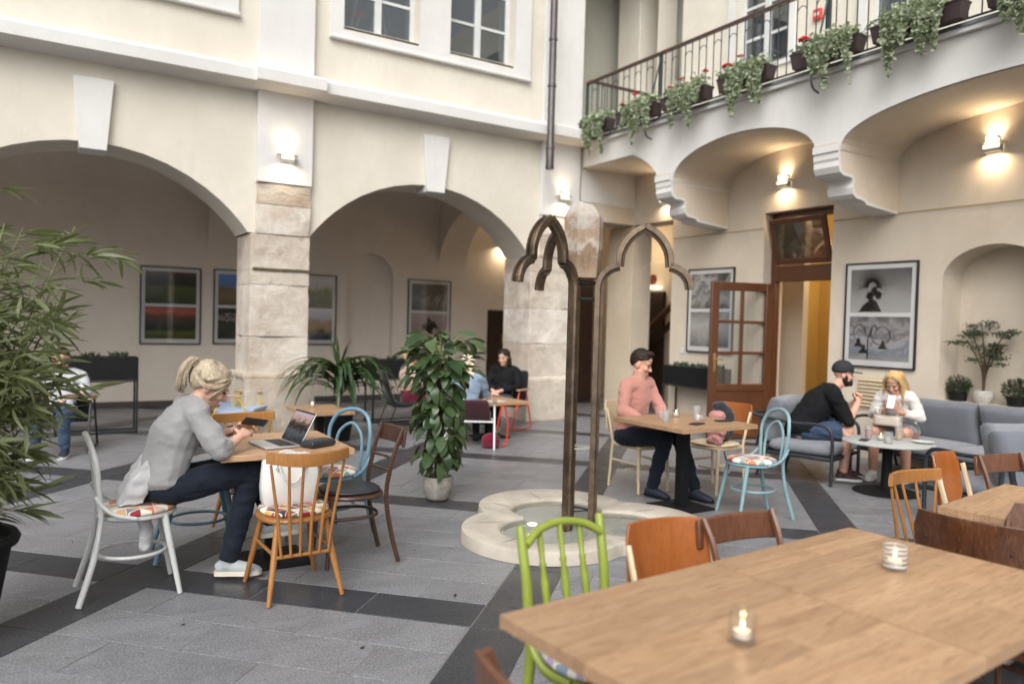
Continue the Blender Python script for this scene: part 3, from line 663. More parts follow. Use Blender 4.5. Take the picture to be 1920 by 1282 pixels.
hb = MB(); hb.bx(w-.085, w-.045, t/2, t/2+.012, .93, 1.18); hb.tube([(w-.065, t/2, 1.1), (w-.065, t/2+.055, 1.1), (w-.17, t/2+.06, 1.1)], .009, 8); hb.bx(w-.085, w-.045, -t/2-.012, -t/2, .93, 1.18); hb.tube([(w-.065, -t/2, 1.1), (w-.065, -t/2-.055, 1.1), (w-.17, -t/2-.06, 1.1)], .009, 8)
hb.build('handle', M_brass, leaf, bev=.003)
# dark doors
def darkdoor(label, x0, x1, y, z1, axis, plate=False):
    d = thing('flush_door', label, 'door', ((x0+x1)/2, y, 0) if axis == 'Y' else (y, (x0+x1)/2, 0), 0 if axis == 'Y' else RD(90))
    w = x1-x0
    dbox('door_frame', (-w/2, -w/2+.05, -.03, .05, .004, z1), M_drkdoor, d); dbox('door_frame', (w/2-.05, w/2, -.03, .05, .004, z1), M_drkdoor, d); dbox('door_frame', (-w/2+.05, w/2-.05, -.03, .05, z1-.05, z1), M_drkdoor, d)
    dbox('leaf', (-w/2+.052, w/2-.052, -.005, .04, .01, z1-.052), M_drkdoor, d)
    if plate: dbox('sign_plate', (-.02, .12, -.022, -.006, 1.08, 1.28), M_brass, d)
    return d
darkdoor('dark brown door with small brass plate behind seated dark haired woman', 7.905, 8.615, YB+.02, 1.79, 'Y', True)
darkdoor('narrow dark door seen between the sculpture legs', 9.45, 10.15, YB-.06, 1.95, 'Y')
darkdoor('dark door at the end of stair hall under round ceiling lamp', 11.28, 11.95, 10.57, 2.25, 'X')
tall = thing('tall_cupboard', 'tall dark brown cupboard in corridor right of bronze leg', 'cupboard', (9.0, 12.2, 0))
dbox('carcass', (-.35, .35, -.2, .2, .003, 2.75), M_drkdoor, tall, bev=.01); dbox('door_panel', (-.32, .32, -.215, -.201, .1, 2.3), M_drkdoor, tall, bev=.004); dbox('cornice', (-.38, .38, -.24, .22, 2.76, 2.83), M_drkdoor, tall, bev=.01)
hr = thing('stair_handrail', 'sloping brown wooden handrail in the stair hall', 'handrail', (10.3, 11.5, 0))
m = MB(); m.tube([(0, .9, .75), (0, -.75, 1.98)], .055, 10, sx=1.3); m.build('rail', M_door, hr, smooth=True)
m = MB(); m.box((.06, .1, 1.05), (.06, 1.9, .10), (RD(-36.7), 0, 0)); m.build('string_board', M_drkdoor, hr)
for y in (.75, -.1): 
    m = MB(); m.tube([(0, y, .004), (0, y, .75+(.9-y)*.745)], .02, 8); m.build('post', M_black, hr)
sg = MB(); sg.lathe([(0.001, 0), (.10, 0), (.10, .012), (.001, .012)], 24); sg.xf(Matrix.Rotation(RD(-90), 4, 'Y'))
o = sg.build('round_sign', MAT('sign_dark_red', (.16, .03, .02), .5, .3, 18), None, loc=(10.598, 11.66, 2.5)); tag(o, 'small round dark red sign on the stair hall wall', 'sign')
cl = thing('ceiling_lamp', 'round flush lamp glowing above the stair hall door', 'lamp', (10.42, 11.52, 2.30))
m = MB(); m.lathe([(.001, 0), (.2, 0), (.22, .03), (.2, .05), (.001, .05)], 28); m.build('diffuser', emis('hall_lamp_glow', (1, .85, .62), 2.2), cl, smooth=True)
ld = bpy.data.lights.new('hall_light', 'POINT'); ld.energy = 22; ld.color = (1, .78, .5); ld.shadow_soft_size = .15; lo_ = bpy.data.objects.new('hall_light', ld); COL.objects.link(lo_); lo_.parent = cl; lo_.location = (-.5, 0, .8)
M_lampfront = emis('lamp_front_glass', (1, .86, .64), 1.3)
def wall_lamp(loc, rz, label, e=9):
    d = thing('wall_lamp', label, 'lamp', loc, rz, 'rectangular up-and-down wall lamps')      # local -Y points out of the wall
    dbox('backplate', (-.05, .05, -.012, -.002, -.06, .10), M_lampmetal, d)
    m = MB(); m.bx(-.13, .13, -.105, -.013, .012, .024); m.build('shelf', M_lampmetal, d, bev=.003)
    dbox('side_plate', (-.085, -.079, -.089, -.013, -.07, .008), M_lampmetal, d); dbox('side_plate', (.079, .085, -.089, -.013, -.07, .008), M_lampmetal, d)
    m = MB(); m.bx(-.085, .085, -.096, -.0895, -.035, .010); m.build('front_glass', M_lampfront, d)
    m = MB(); m.bx(-.085, .085, -.096, -.0895, -.072, -.036); m.build('front_plate', M_lampmetal, d)
    m = MB(); m.bx(-.07, .07, -.08, -.02, -.03, .004); m.build('diffuser', M_lampglow, d)
    m = MB(); m.bx(-.075, .075, -.09, -.025, .026, .032); m.build('upper_diffuser', M_lampglow, d)
    m = MB()
    for a in ((-.06, -.054, -.1, -.02, .033, .10), (.054, .06, -.1, -.02, .033, .10), (-.06, .06, -.1, -.094, .094, .10)): m.bx(*a)
    m.build('bracket', M_lampmetal, d)
    for nm, z, rx in (('lamp_light_down', -.075, 0), ('lamp_light_up', .05, PI)):
        l = bpy.data.lights.new(nm, 'AREA'); l.shape = 'RECTANGLE'; l.size = .13; l.size_y = .05; l.energy = e*(.30 if rx else .30); l.color = (1, .76, .49); l.spread = RD(165)
        q = bpy.data.objects.new(nm, l); COL.objects.link(q); q.parent = d; q.location = (0, -.075, z); q.rotation_euler = (rx, 0, 0)
    return d
wall_lamp((2.69, YF-.087, 3.60), 0, 'lit white wall lamp on the left white pilaster', 7)
wall_lamp((7.08, YF-.087, 3.56), 0, 'lit wall lamp on the right pilaster above the leaning stone', 7)
wall_lamp((XW-.001, 9.25, 3.60), RD(-90), 'lit wall lamp half hidden behind the far scrolled bracket', 8)
wall_lamp((XW-.001, 6.92, 3.56), RD(-90), 'lit wall lamp above the brown doorway', 10)
wall_lamp((XW-.001, 4.24, 3.57), RD(-90), 'lit wall lamp above the arched niche', 11)
wall_lamp((8.2, 13.66, 3.2), 0, 'lit wall lamp deep in the corridor', 14)
# room light inside ochre room
rl = thing('pendant_lamp', 'small round ceiling lamp inside the ochre room', 'lamp', (10.3, 6.5, 3.1))
m = MB(); m.lathe([(.001, 0), (.14, .02), (.15, .08), (.05, .12), (.012, .14), (.012, .49)], 20); m.build('shade', M_lampglow, rl, smooth=True)
l = bpy.data.lights.new('room_light', 'POINT'); l.energy = 55; l.color = (1, .82, .55); l.shadow_soft_size = .12; q = bpy.data.objects.new('room_light', l); COL.objects.link(q); q.parent = rl; q.location = (0, 0, -.15)
# vent grille, switches, alarm box
vg = thing('vent_grille', 'cream louvred vent grille low on the tan wall', 'vent', (XW-.004, 5.47, .62), RD(-90))
dbox('frame', (-.26, .26, -.008, 0, -.02, .38), M_birch, vg)
for k in range(8):
    m = MB(); m.box((0, -.016, .02+k*.045), (.48, .022, .028), (RD(35), 0, 0)); m.build('slat', plaster('vent_paint', (.62, .52, .38), (.58, .48, .34)) if k == 0 else bpy.data.materials['vent_paint'], vg)
for k, y in enumerate((8.80, 8.70)):
    m = MB(); m.bx(XW-.012, XW-.001, y-.035, y+.035, 1.13, 1.22); o = m.build('light_switch', M_wpaint, None, bev=.004); tag(o, ['left white light switch under the far framed photograph', 'right white light switch under the far framed photograph'][k], 'switch', 'white light switches')
ab = thing('alarm_box', 'small red and white alarm box on the upper balcony wall', 'alarm', (XW-.001, 6.5, 5.62), RD(-90))
dbox('case', (-.06, .06, -.05, -.001, 0, .14), MAT('alarm_red', (.6, .05, .03), .4, .05), ab, bev=.008); dbox('label_plate', (-.035, .035, -.055, -.051, .045, .09), M_wpaint, ab)
# balcony railing
rail = thing('balcony_railing', 'balcony railing of thin iron bars with brown wooden handrail', 'railing', (7.5, 9.95, 4.5))
RX = .0
m = MB(); m.prism([(-.03, .925), (.03, .925), (.034, .945), (.02, .965), (-.02, .965), (-.034, .945)], 0, -12, lambda u, v, w: (u, w, v)); m.prism([(-.03, .925), (.03, .925), (.034, .945), (.02, .965), (-.02, .965), (-.034, .945)], -.03, 1.2, lambda u, v, w: (w, -.12+u, v+.001)); m.build('handrail', M_rail, rail)
m = MB(); m.bx(-.012, .012, -12, -.02, .06, .075); m.build('bottom_rail', M_iron, rail)
ys = -.12; k = 0
while ys > -8.6:
    m = MB(); m.tube([(0, ys, .075), (0, ys, .925)], .0075, 5); m.build('baluster', M_iron, rail)
    if k % 2 == 0:
        m = MB(); m.tube([(0, ys, .70)]+[(0, ys-.065+.065*math.cos(a), .74+.075*math.sin(a)) for a in [PI*i/8 for i in range(9)]]+[(0, ys-.13, .70)], .006, 5); m.build('arch_bar', M_iron, rail)
    ys -= .13; k += 1
for y in (0.0, -1.72, -4.45, -7.2):
    m = MB(); m.bx(-.018, .018, y-.018, y+.018, .0, .925); m.build('post', M_iron, rail)
    if y < -.1:
        m = MB(); m.tube(spline([(-.02, y, .86), (-.05, y-.0, .72), (-.22, y, .1), (-.27, y, -.14), (-.24, y, -.26), (-.14, y, -.30)], 4), .013, 6); m.build('scroll_stay', M_iron, rail, smooth=True)
for k in range(1, 9):
    m = MB(); m.tube([(.13*k, -.12, .075), (.13*k, -.12, .925)], .0075, 5); m.build('baluster', M_iron, rail)
# framed photographs -------------------------------------------------
def pic(loc, rz, label, mats, extra=None):
    d = thing('framed_photograph', label, 'picture', loc, rz, 'framed photographs'); w, h = .93, 1.28   # local: hangs on -Y side
    for a in ((-w/2, -w/2+.018, -.035, -.002, 0, h), (w/2-.018, w/2, -.035, -.002, 0, h), (-w/2+.018, w/2-.018, -.035, -.002, 0, .018), (-w/2+.018, w/2-.018, -.035, -.002, h-.018, h)): dbox('frame', a, M_black, d)
    dbox('mount_board', (-w/2+.018, w/2-.018, -.02, -.004, .018, h-.018), M_mat, d)
    for z0, mt in ((.67, mats[0]), (.09, mats[1])):
        p = dbox('print', (-w/2+.075, w/2-.075, -.0235, -.0205, z0, z0+.53), mt, d)
    dbox('glazing', (-w/2+.018, w/2-.018, -.028, -.0265, .018, h-.018), M_picglass, d)
    return d
M_picglass = glassmat('picture_glass', (.97, .97, .97), .015, .05, .0)
def flat(d, mb, mt, n='print_motif', y=-.0245):
    mb.v = [(x, y, z) for x, z in [(p[0], p[2]) for p in mb.v]]; return mb.build(n, mt, d)
g = lambda a: (a, a*.98, a*.96)
pA = print_mat('print_dark_meadow', [(.0, (0.034, 0.051, 0.020)), (.35, (0.076, 0.102, 0.034)), (.52, (0.102, 0.128, 0.034)), (.6, (0.020, 0.025, 0.020)), (.8, (0.051, 0.043, 0.043)), (1, (0.153, 0.102, 0.093))], seed=1)
pB = print_mat('print_red_dusk', [(.0, (0.034, 0.051, 0.017)), (.2, (0.119, 0.136, 0.034)), (.3, (0.020, 0.024, 0.017)), (.55, (0.060, 0.051, 0.034)), (.72, (0.170, 0.060, 0.043)), (.85, (0.544, 0.153, 0.085)), (1, (0.238, 0.076, 0.085))], seed=2)
pC = print_mat('print_blue_sky_grass', [(.0, (0.068, 0.068, 0.025)), (.3, (0.221, 0.145, 0.034)), (.55, (0.170, 0.093, 0.025)), (.62, (0.085, 0.170, 0.374)), (.75, (0.034, 0.170, 0.510)), (1, (0.043, 0.204, 0.612))], seed=3)
pD = print_mat('print_dark_blossom', [(.0, (0.020, 0.024, 0.020)), (.45, (0.051, 0.060, 0.043)), (.62, (0.034, 0.037, 0.025)), (.7, (0.595, 0.425, 0.425)), (.76, (0.051, 0.051, 0.034)), (1, (0.034, 0.034, 0.034))], (4, 1, 6), 4, 1.1, 3)
pE = print_mat('print_green_reeds', [(.0, (0.025, 0.051, 0.017)), (.4, (0.102, 0.153, 0.051)), (.62, (0.204, 0.238, 0.085)), (.75, (0.612, 0.595, 0.578)), (1, (0.782, 0.748, 0.748))], (6, 1, 1.2), 5, .7)
pF = print_mat('print_autumn_lake', [(.0, (0.034, 0.060, 0.119)), (.25, (0.034, 0.034, 0.034)), (.4, (0.238, 0.153, 0.034)), (.6, (0.272, 0.102, 0.051)), (.75, (0.442, 0.476, 0.612)), (1, (0.646, 0.646, 0.714))], (5, 1, 4), 6, .5, 3)
pG = print_mat('print_grey_mist', [(.0, g(.10)), (.4, g(.22)), (.7, g(.13)), (1, g(.07))], (1, 1, 1), 7, .5)
pH = print_mat('print_pale_sepia', [(.0, (.42, .33, .31)), (.5, (.32, .24, .23)), (1, (.40, .33, .33))], (2, 1, 2), 8, .6)
pI = print_mat('print_grey_cloud', [(.0, g(.05)), (.3, g(.35)), (.5, g(.12)), (.7, g(.45)), (1, g(.08))], (2.5, 1, 1.5), 9, 1.6, 1.6)
pJ = print_mat('print_soft_grey', [(.0, g(.08)), (.35, g(.30)), (.6, g(.42)), (1, g(.18))], (2.5, 1, 1.5), 10, .9, 1.6)
pK = print_mat('print_statue_ground', [(.0, g(.42)), (.4, g(.30)), (.7, g(.16)), (1, g(.10))], (1.2, 1, 1), 11, .5)
pL = print_mat('print_storm_sky', [(.0, (.30, .29, .29)), (.25, (.16, .19, .24)), (.45, (.36, .36, .38)), (.6, (.13, .12, .13)), (.8, (.30, .29, .30)), (1, (.10, .095, .10))], (2, 1, 2), 12, 1.2, 1.7)
yb = YB-.001
pic((1.84, yb, 1.03), 0, 'framed pair of prints of a dark green meadow and red dusk', (pA, pB))
pic((2.97, yb, 1.04), 0, 'framed prints with bright blue sky over dark blossom left of stone pier', (pC, pD))
pic((4.19, yb, 1.04), 0, 'framed prints of green reeds and autumn lake right of stone pier', (pE, pF))
d4 = pic((6.56, yb, 1.06), 0, 'framed prints of black branches above a reddish brown blot', (pG, pH))
M_ink = MAT('print_ink', (.02, .019, .018), .35, .1); M_blot = MAT('print_blot', (.055, .018, .013), .35, .4, 14)
m = MB(); rr = random.Random(5)
def branch(mb, x, z, a, l, r, dep):
    pts = [(x, 0, z)]; aa = a
    for i in range(5):
        aa += rr.uniform(-.35, .35); x += math.cos(aa)*l/5; z += math.sin(aa)*l/5; pts.append((x, 0, z))
        if dep and i in (2, 4): branch(mb, x, z, aa+rr.choice((-1, 1))*rr.uniform(.6, 1.1), l*.62, r*.6, dep-1)
    mb.tube(pts, [r*(1-i*.13) for i in range(6)], 4)
for x, z, a in ((-.2, .92, .15), (.0, .86, .6), (.2, .74, 1.7)): branch(m, x, z, a, .28, .016, 3)
m.v = [(max(-.37, min(.37, x)), y, max(.69, min(1.185, z))) for x, y, z in m.v]; flat(d4, m, M_ink)
m = MB()
for k in range(26):
    a = rr.uniform(0, 6.28); q = rr.uniform(0, .15); m.ell((.02+q*math.cos(a), 0, .36+1.15*q*math.sin(a)), (rr.uniform(.02, .07), .001, rr.uniform(.02, .07)), None, 8, 4)
flat(d4, m, M_blot)
pic((XW-.001, 8.22, 1.17), RD(-90), 'framed grey abstract prints partly behind the open brown door', (pI, pJ))
d6 = pic((XW-.001, 5.475, 1.12), RD(-90), 'framed black and white prints of a spiky haloed figure and street lamp', (pK, pL))
m = MB()
for k in range(30):
    a = RD(-15+205*k/29); r0, r1 = .05, rr.uniform(.15, .21); m.tube([(-.10+r0*math.cos(a), 0, .99+r0*math.sin(a)), (-.10+r1*math.cos(a), 0, .99+r1*math.sin(a))], [.006, .002], 4)
flat(d6, m, MAT('print_pale_rays', (.42, .415, .40), .35, .3, 20), 'print_rays'); m = MB(); m.ell((-.075, 0, .93), (.042, .001, .055), None, 10, 6); m.ell((-.02, 0, .88), (.045, .001, .05), None, 10, 6); m.ell((-.13, 0, .87), (.05, .001, .05), None, 10, 6); m.prism([(-.27, .68), (-.22, .76), (-.10, .84), (-.04, .80), (.03, .68)], 0, .001, lambda u, v, w: (u, w, v)); flat(d6, m, MAT('print_grey_ink', (.20, .196, .19), .35, .9, 34))
m = MB(); m.tube([(-.135, 0, .10), (-.135, 0, .36)], .009, 4); m.tube([(-.135+.12*t-.02*0, 0, .34+.17*math.sin(t*2.4)) for t in [i/10 for i in range(11)]], .007, 4)
m.tube([(.04+.11*math.cos(a)*(1-a/14), 0, .40+.11*math.sin(a)*(1-a/14)) for a in [3.1-i*.32 for i in range(22)]], .006, 4); m.tube([(-.25+.08*math.cos(a), 0, .42+.10*math.sin(a)) for a in [i*.3 for i in range(16)]], .006, 4)
for x, z in ((.06, .25), (-.26, .27), (-.19, .19)): m.prism([(x-.07, z-.02), (x+.07, z-.02), (x+.025, z+.03), (x+.02, z+.08), (x-.02, z+.08), (x-.025, z+.03)], 0, .001, lambda u, v, w: (u, w, v))
flat(d6, m, M_ink)
# ================================================================== furniture
def part(mb, n, mt, p, **k): return mb.build(n, mt, p, **k)
def pad(mb, rx, ry, z0, z1, cy_=0, n=28, p=2.0, r=.02):
    def ring(s, z):
        out = []
        for k in range(n):
            a = 2*PI*k/n; c, s_ = math.cos(a), math.sin(a); q = (abs(c)**p+abs(s_)**p)**(-1/p)
            out.append(V((rx*s*q*c, cy_+ry*s*q*s_, z)))
        return out
    h = z1-z0
    mb.loft([ring(.90, z0), ring(.985, z0+h*.15), ring(1.0, z0+h*.45), ring(.97, z0+h*.75), ring(.86, z0+h*.95), ring(.5, z1+h*.06), ring(.05, z1+h*.08)])
    return mb
def bentwood(name, label, paint_, seat, loc, rz, group='bentwood chairs', hang=None):
    d = thing(name, label, 'chair', loc, rz, group)
    m = MB(); hp = spline([(-.185, -.285, .003), (-.165, -.215, .25), (-.165, -.185, .46), (-.192, -.200, .62), (-.19, -.212, .75), (-.13, -.240, .85), (0, -.258, .885), (.13, -.240, .85), (.19, -.212, .75), (.192, -.200, .62), (.165, -.185, .46), (.165, -.215, .25), (.185, -.285, .003)], 6)
    rs_ = [.0165 if i < 8 or i > len(hp)-9 else .0145 for i in range(len(hp))]; m.tube(hp, rs_, 10); part(m, 'back_hoop', paint_, d, smooth=True)
    m = MB(); m.tube(spline([(-.118, -.185, .45), (-.125, -.200, .60), (-.10, -.215, .72), (0, -.232, .785), (.10, -.215, .72), (.125, -.200, .60), (.118, -.185, .45)], 6), .0115, 8); part(m, 'inner_hoop', paint_, d, smooth=True)
    for s in (-1, 1):
        m = MB(); m.tube([(s*.145, .125, .44), (s*.155, .15, .3), (s*.185, .205, .003)], [.019, .018, .0135], 10); part(m, 'leg', paint_, d, smooth=True)
        m = MB(); m.tube(spline([(s*.187, -.215, .58), (s*.197, -.185, .53), (s*.205, -.12, .475), (s*.212, -.02, .447)], 5), .011, 8); part(m, 'brace', paint_, d, smooth=True)
    m = MB(); m.tube([(.165*math.cos(a), -.02+.175*math.sin(a), .225) for a in [2*PI*i/28 for i in range(28)]], .010, 8, closed=True); part(m, 'ring_stretcher', paint_, d, smooth=True)
    m = MB(); m.lathe([(.001, .425), (.19, .425), (.205, .435), (.205, .452), (.001, .452)], 32); part(m, 'seat_frame', paint_, d, smooth=True)
    m = MB(); pad(m, .203, .203, .452, .487); part(m, 'seat_pad', seat, d, smooth='all')
    return d
def spindle(name, label, wd, seat, loc, rz, group='honey spindle-back chairs', n=6, h=.79):
    d = thing(name, label, 'chair', loc, rz, group)
    top = [(-.225, -.235, h+.008), (-.12, -.292, h-.002), (0, -.318, h-.006), (.12, -.292, h-.002), (.225, -.235, h+.008)]
    m = MB(); pts = spline(top, 5); rings = []
    for i, p in enumerate(pts):
        t = (pts[min(i+1, len(pts)-1)]-pts[max(0, i-1)]).normalized(); nrm = V((t.y, -t.x, 0)); e = .85+.15*math.sin(PI*i/(len(pts)-1))
        rings.append([p+nrm*a+V((0, 0, b*e)) for a, b in ((.011, -.034), (.013, 0), (.010, .032), (0, .038), (-.010, .032), (-.011, 0), (-.010, -.034), (0, -.037))])
    m.loft(rings); part(m, 'top_rail', wd, d, smooth=True)
    for i in range(n):
        u = (i/(n-1)-.5)*2; m = MB(); q = pts[int(round((len(pts)-1)*(.06+.88*i/(n-1))))]
        m.tube([(q.x, q.y+.002, h-.03), (u*.155, -.225, .455), (u*.13, -.215, .245)], [.0075, .010, .0075], 8); part(m, 'spindle', wd, d, smooth=True)
    m = MB(); pad(m, .205, .205, .415, .452, -.01, 30, 2.6); part(m, 'seat_frame', wd, d, smooth=True)
    m = MB(); pad(m, .188, .188, .45, .482, -.005, 30, 2.6); part(m, 'seat_pad', seat, d, smooth='all')
    for sx in (-1, 1):
        for sy in (-1, 1):
            m = MB(); m.tube([(sx*.135, sy*.14-.01, .42), (sx*.165, sy*.185-.01, .22), (sx*.205, sy*.235-.015, .003)], [.017, .0185, .0125], 10); part(m, 'leg', wd, d, smooth=True)
    m = MB(); m.tube([(-.155, -.2, .245), (.155, -.2, .245)], .011, 8); part(m, 'stretcher', wd, d, smooth=True)
    for sx in (-1, 1):
        m = MB(); m.tube([(sx*.163, -.19, .26), (sx*.163, .17, .26)], .010, 8); part(m, 'stretcher', wd, d, smooth=True)
    return d
def curved_board(w, y, dy, z0, z1, t, n=12, tilt=0, r=.0):
    m = MB(); rings = []
    for i in range(n+1):
        u = -1+2*i/n; x = u*w/2; yy = y-dy*(1-u*u); sl = math.atan2(2*dy*u*2/w*.5, 1)
        nx, ny = -math.sin(sl), math.cos(sl); cr = max(0, abs(u)-.86)/.14; k = (z1-z0)*.22*cr**2 if r else 0
        rings.append([V((x+nx*a, yy+ny*a+tilt*(b-z0), b)) for a, b in ((-t/2, z0+k), (t/2, z0+k), (t/2, z1-k), (-t/2, z1-k))])
    return m.loft(rings)
def cafe_brown(name, label, loc, rz, seatmat, rungs=True, group='worn brown cafe chairs', h=.85, W=None):
    M_walnut = W or globals()['M_walnut']
    d = thing(name, label, 'chair', loc, rz, group)
    for s in (-1, 1):
        m = MB(); path = spline([(s*.185, -.27, .003), (s*.175, -.215, .22), (s*.172, -.185, .45), (s*.182, -.225, .68), (s*.19, -.285, h)], 5); m.tube(path, [(.016, .012)]*len(path), 6, up=(0, 1, 0)); part(m, 'back_post', M_walnut, d, smooth=True)
        m = MB(); m.tube([(s*.15, .155, .43), (s*.165, .185, .003)], [.018, .014], 8); part(m, 'leg', M_walnut, d, smooth=True)
    m = curved_board(.44, -.275, .035, h-.115, h-.005, .02, 12, -.12); part(m, 'top_rail', M_walnut, d, bev=.006)
    if rungs:
        for z in (.56, .645):
            m = MB(); m.tube(spline([(-.175, -.195-(z-.45)*.12, z), (0, -.235-(z-.45)*.12, z), (.175, -.195-(z-.45)*.12, z)], 5), .009, 8); part(m, 'rung', M_walnut, d, smooth=True)
    m = MB(); pad(m, .21, .205, .415, .452, -.005, 30, 2.3); part(m, 'seat_frame', M_walnut, d, smooth=True)
    m = MB(); pad(m, .195, .19, .451, .475, -.0, 30, 2.3); part(m, 'seat_pad', seatmat, d, smooth='all')
    m = MB(); m.tube(spline([(-.155, .16, .30), (-.16, -.02, .30), (-.11, -.14, .30), (0, -.175, .30), (.11, -.14, .30), (.16, -.02, .30), (.155, .16, .30)], 5), .011, 8); part(m, 'hoop_stretcher', M_walnut, d, smooth=True)
    return d
def ply_chair(name, label, loc, rz, plymat, frame, seatmat, h=.82, w=.40, ph=.30, group='plywood-back chairs', dots=True):
    d = thing(name, label, 'chair', loc, rz, group)
    for s in (-1, 1):
        m = MB(); m.tube([(s*.185, -.235, .003), (s*.18, -.195, .44), (s*.185, -.235, .60), (s*.19, -.285, h-.07)], [(.017, .012)]*4, 6, up=(0, 1, 0)); part(m, 'back_post', frame, d, bev=.003)
        m = MB(); m.tube([(s*.175, .175, .44), (s*.18, .19, .003)], [.018, .013], 8); part(m, 'leg', frame, d, smooth=True)
        m = MB(); m.tube([(s*.178, -.2, .27), (s*.178, .18, .27)], .011, 6); part(m, 'stretcher', frame, d, smooth=True)
    m = curved_board(w, -.262, .055, h-ph, h, .011, 16, -.16, 1); b = part(m, 'back_panel', plymat, d, bev=.003)
    if dots:
        for sx in (-1, 1):
            for z in (h-ph*.32, h-ph*.78):
                m = MB(); u = sx*.38/w*.72; yy = -.262-.055*(1-(sx*.72*.38/.4)**2)-.16*(z-h+ph)-.008; m.ell((sx*w*.36, yy+.003, z), (.006, .006, .006), None, 8, 6); part(m, 'bolt', M_black, b)
    m = MB(); m.bx(-.185, .185, -.20, .195, .405, .44); part(m, 'seat_frame', frame, d, bev=.01)
    m = MB(); pad(m, .205, .205, .441, .468, 0, 30, 3.4); part(m, 'seat', seatmat, d, smooth='all')
    m = MB(); m.tube([(-.178, .0, .20), (.178, .0, .20)], .010, 6); part(m, 'stretcher', frame, d, smooth=True)
    return d
def table(name, label, loc, rz, sx, sy, h=.75, planks=0, group='square wooden cafe tables', topm=None, edge=None):
    d = thing(name, label, 'table', loc, rz, group); t = .036
    topm = topm or M_oak
    if planks:
        o = MB().bx(-sx/2+.01, sx/2-.01, -sy/2+.01, sy/2-.01, h-t, h-.006).build('tabletop', edge or M_oakedge, d)
        n = planks; w = sy/n; r_ = random.Random(planks+int(sx*100))
        for k in range(n):
            cuts = [-sx/2]
            if k % 2: cuts.append(-sx/2+sx*r_.uniform(.3, .7))
            cuts.append(sx/2)
            for a, b in zip(cuts, cuts[1:]):
                m = MB(); m.bx(a+.0003, b-.0003, -sy/2+k*w+.0002, -sy/2+(k+1)*w-.0002, h-t-.001, h); m.build('plank', topm, o, bev=.0009, seg=1)
    else:
        MB().bx(-sx/2, sx/2, -sy/2, sy/2, h-t, h).build('tabletop', topm, d, bev=.003)
    MB().box((0, 0, (h-t)/2+.01), (.085, .085, h-t-.025)).build('column', M_blackmatte, d, bev=.004)
    MB().box((0, 0, .010), (.42, .42, .014)).build('base_plate', M_blackmatte, d, bev=.004)
    MB().box((0, 0, h-t-.008), (.34, .34, .012)).build('top_plate', M_blackmatte, d)
    return d
# --- woman's table group
table('square_table', 'wooden square table carrying the open laptop', (1.27, 4.86, 0), RD(-1), .78, .80)
bentwood('bentwood_chair', 'white bentwood chair the woman in grey sits on', M_chairwhite, M_tri, (.47, 4.68, 0), RD(-90))
spindle('spindle_chair', 'honey wood spindle chair with the white handbag on its seat', M_honey, M_tri2, (1.24, 4.31, 0), RD(2))
spindle('spindle_chair', 'honey wood chair behind the laptop table, only its curved top rail showing', M_honey, M_tri, (1.30, 5.56, 0), RD(183))
cafe_brown('cafe_chair', 'dark brown cafe chair with black padded seat at the laptop table', (1.70, 4.66, 0), RD(88), M_leather, W=M_dkwal)
bentwood('bentwood_chair', 'light blue bentwood chair behind the dark brown cafe chair', M_blue, M_tri, (1.74, 5.20, 0), RD(118))
bentwood('bentwood_chair', 'light blue bentwood chair mostly hidden behind the woman with laptop', M_blue, M_tri, (.91, 5.23, 0), RD(-93))
# --- man in pink
table('square_table', 'wooden square table with tumblers in front of the man in pink', (4.70, 4.73, 0), 0, .86, .86)
ply_chair('ply_chair', 'cream wooden chair under the man in the pink sweater', (4.86, 5.45, 0), RD(180), M_birch, M_birch, M_birch, group='cream framed chairs', dots=False)
ply_chair('ply_chair', 'orange backed cream chair holding the dark backpack', (5.50, 5.12, 0), RD(96), M_ply, M_birch, M_birch, dots=False)
bentwood('bentwood_chair', 'pale cyan bentwood chair in front of the grey armchair', M_cyan, M_tri, (5.03, 4.27, 0), RD(72))
# --- foreground
table('square_table', 'foreground square oak table with clear glass candle holder', (1.545, 1.355, 0), RD(4.2), .872, .872, planks=10)
table('square_table', 'foreground square oak table with white striped candle holder', (2.423, 1.4195, 0), RD(4.2), .872, .872, planks=11)
table('square_table', 'square oak table cut off by the right picture edge', (4.07, 1.55, 0), RD(8), .9, .9, planks=10)
g_ = thing('green_chair', 'lime green wooden chair with turned spindles at the foreground table', 'chair', (1.60, 1.97, 0), RD(184))
for s in (-1, 1):
    m = MB(); m.tube([(s*.19, -.20, .003), (s*.185, -.155, .45), (s*.19, -.185, .70), (s*.195, -.225, .885), (s*.195, -.226, .895)], [.015, .021, .019, .0175, .012], 14); part(m, 'back_post', M_green, g_, smooth=True)
    m = MB(); m.tube([(s*.16, .15, .44), (s*.18, .18, .003)], [.02, .014], 12); part(m, 'leg', M_green, g_, smooth=True)
    m = MB(); m.tube(spline([(s*.21, -.165, .60), (s*.225, -.12, .53), (s*.225, -.03, .46), (s*.2, .08, .445)], 5), .013, 8); part(m, 'brace', M_green, g_, smooth=True)
tp = spline([(-.185, -.20, .83), (-.11, -.225, .868), (0, -.24, .882), (.11, -.225, .868), (.185, -.20, .83)], 6)
m = MB(); m.tube(tp, .0155, 12); part(m, 'top_rail', M_green, g_, smooth=True)
for i, x in enumerate((-.098, 0, .098)):
    m = MB(); zt = .875-.012*abs(i-1); zb = .55; n = 14; pr_ = [(0, .011), (.12, .0095), (.2, .0145), (.42, .0165), (.58, .010), (.62, .0145), (.66, .0095), (.85, .012), (1, .010)]
    m.tube([(x*1.0, -.165-(t)*.07, zb+(zt-zb)*t) for t, _ in pr_], [r for _, r in pr_], 12); part(m, 'turned_spindle', M_green, g_, smooth=True)
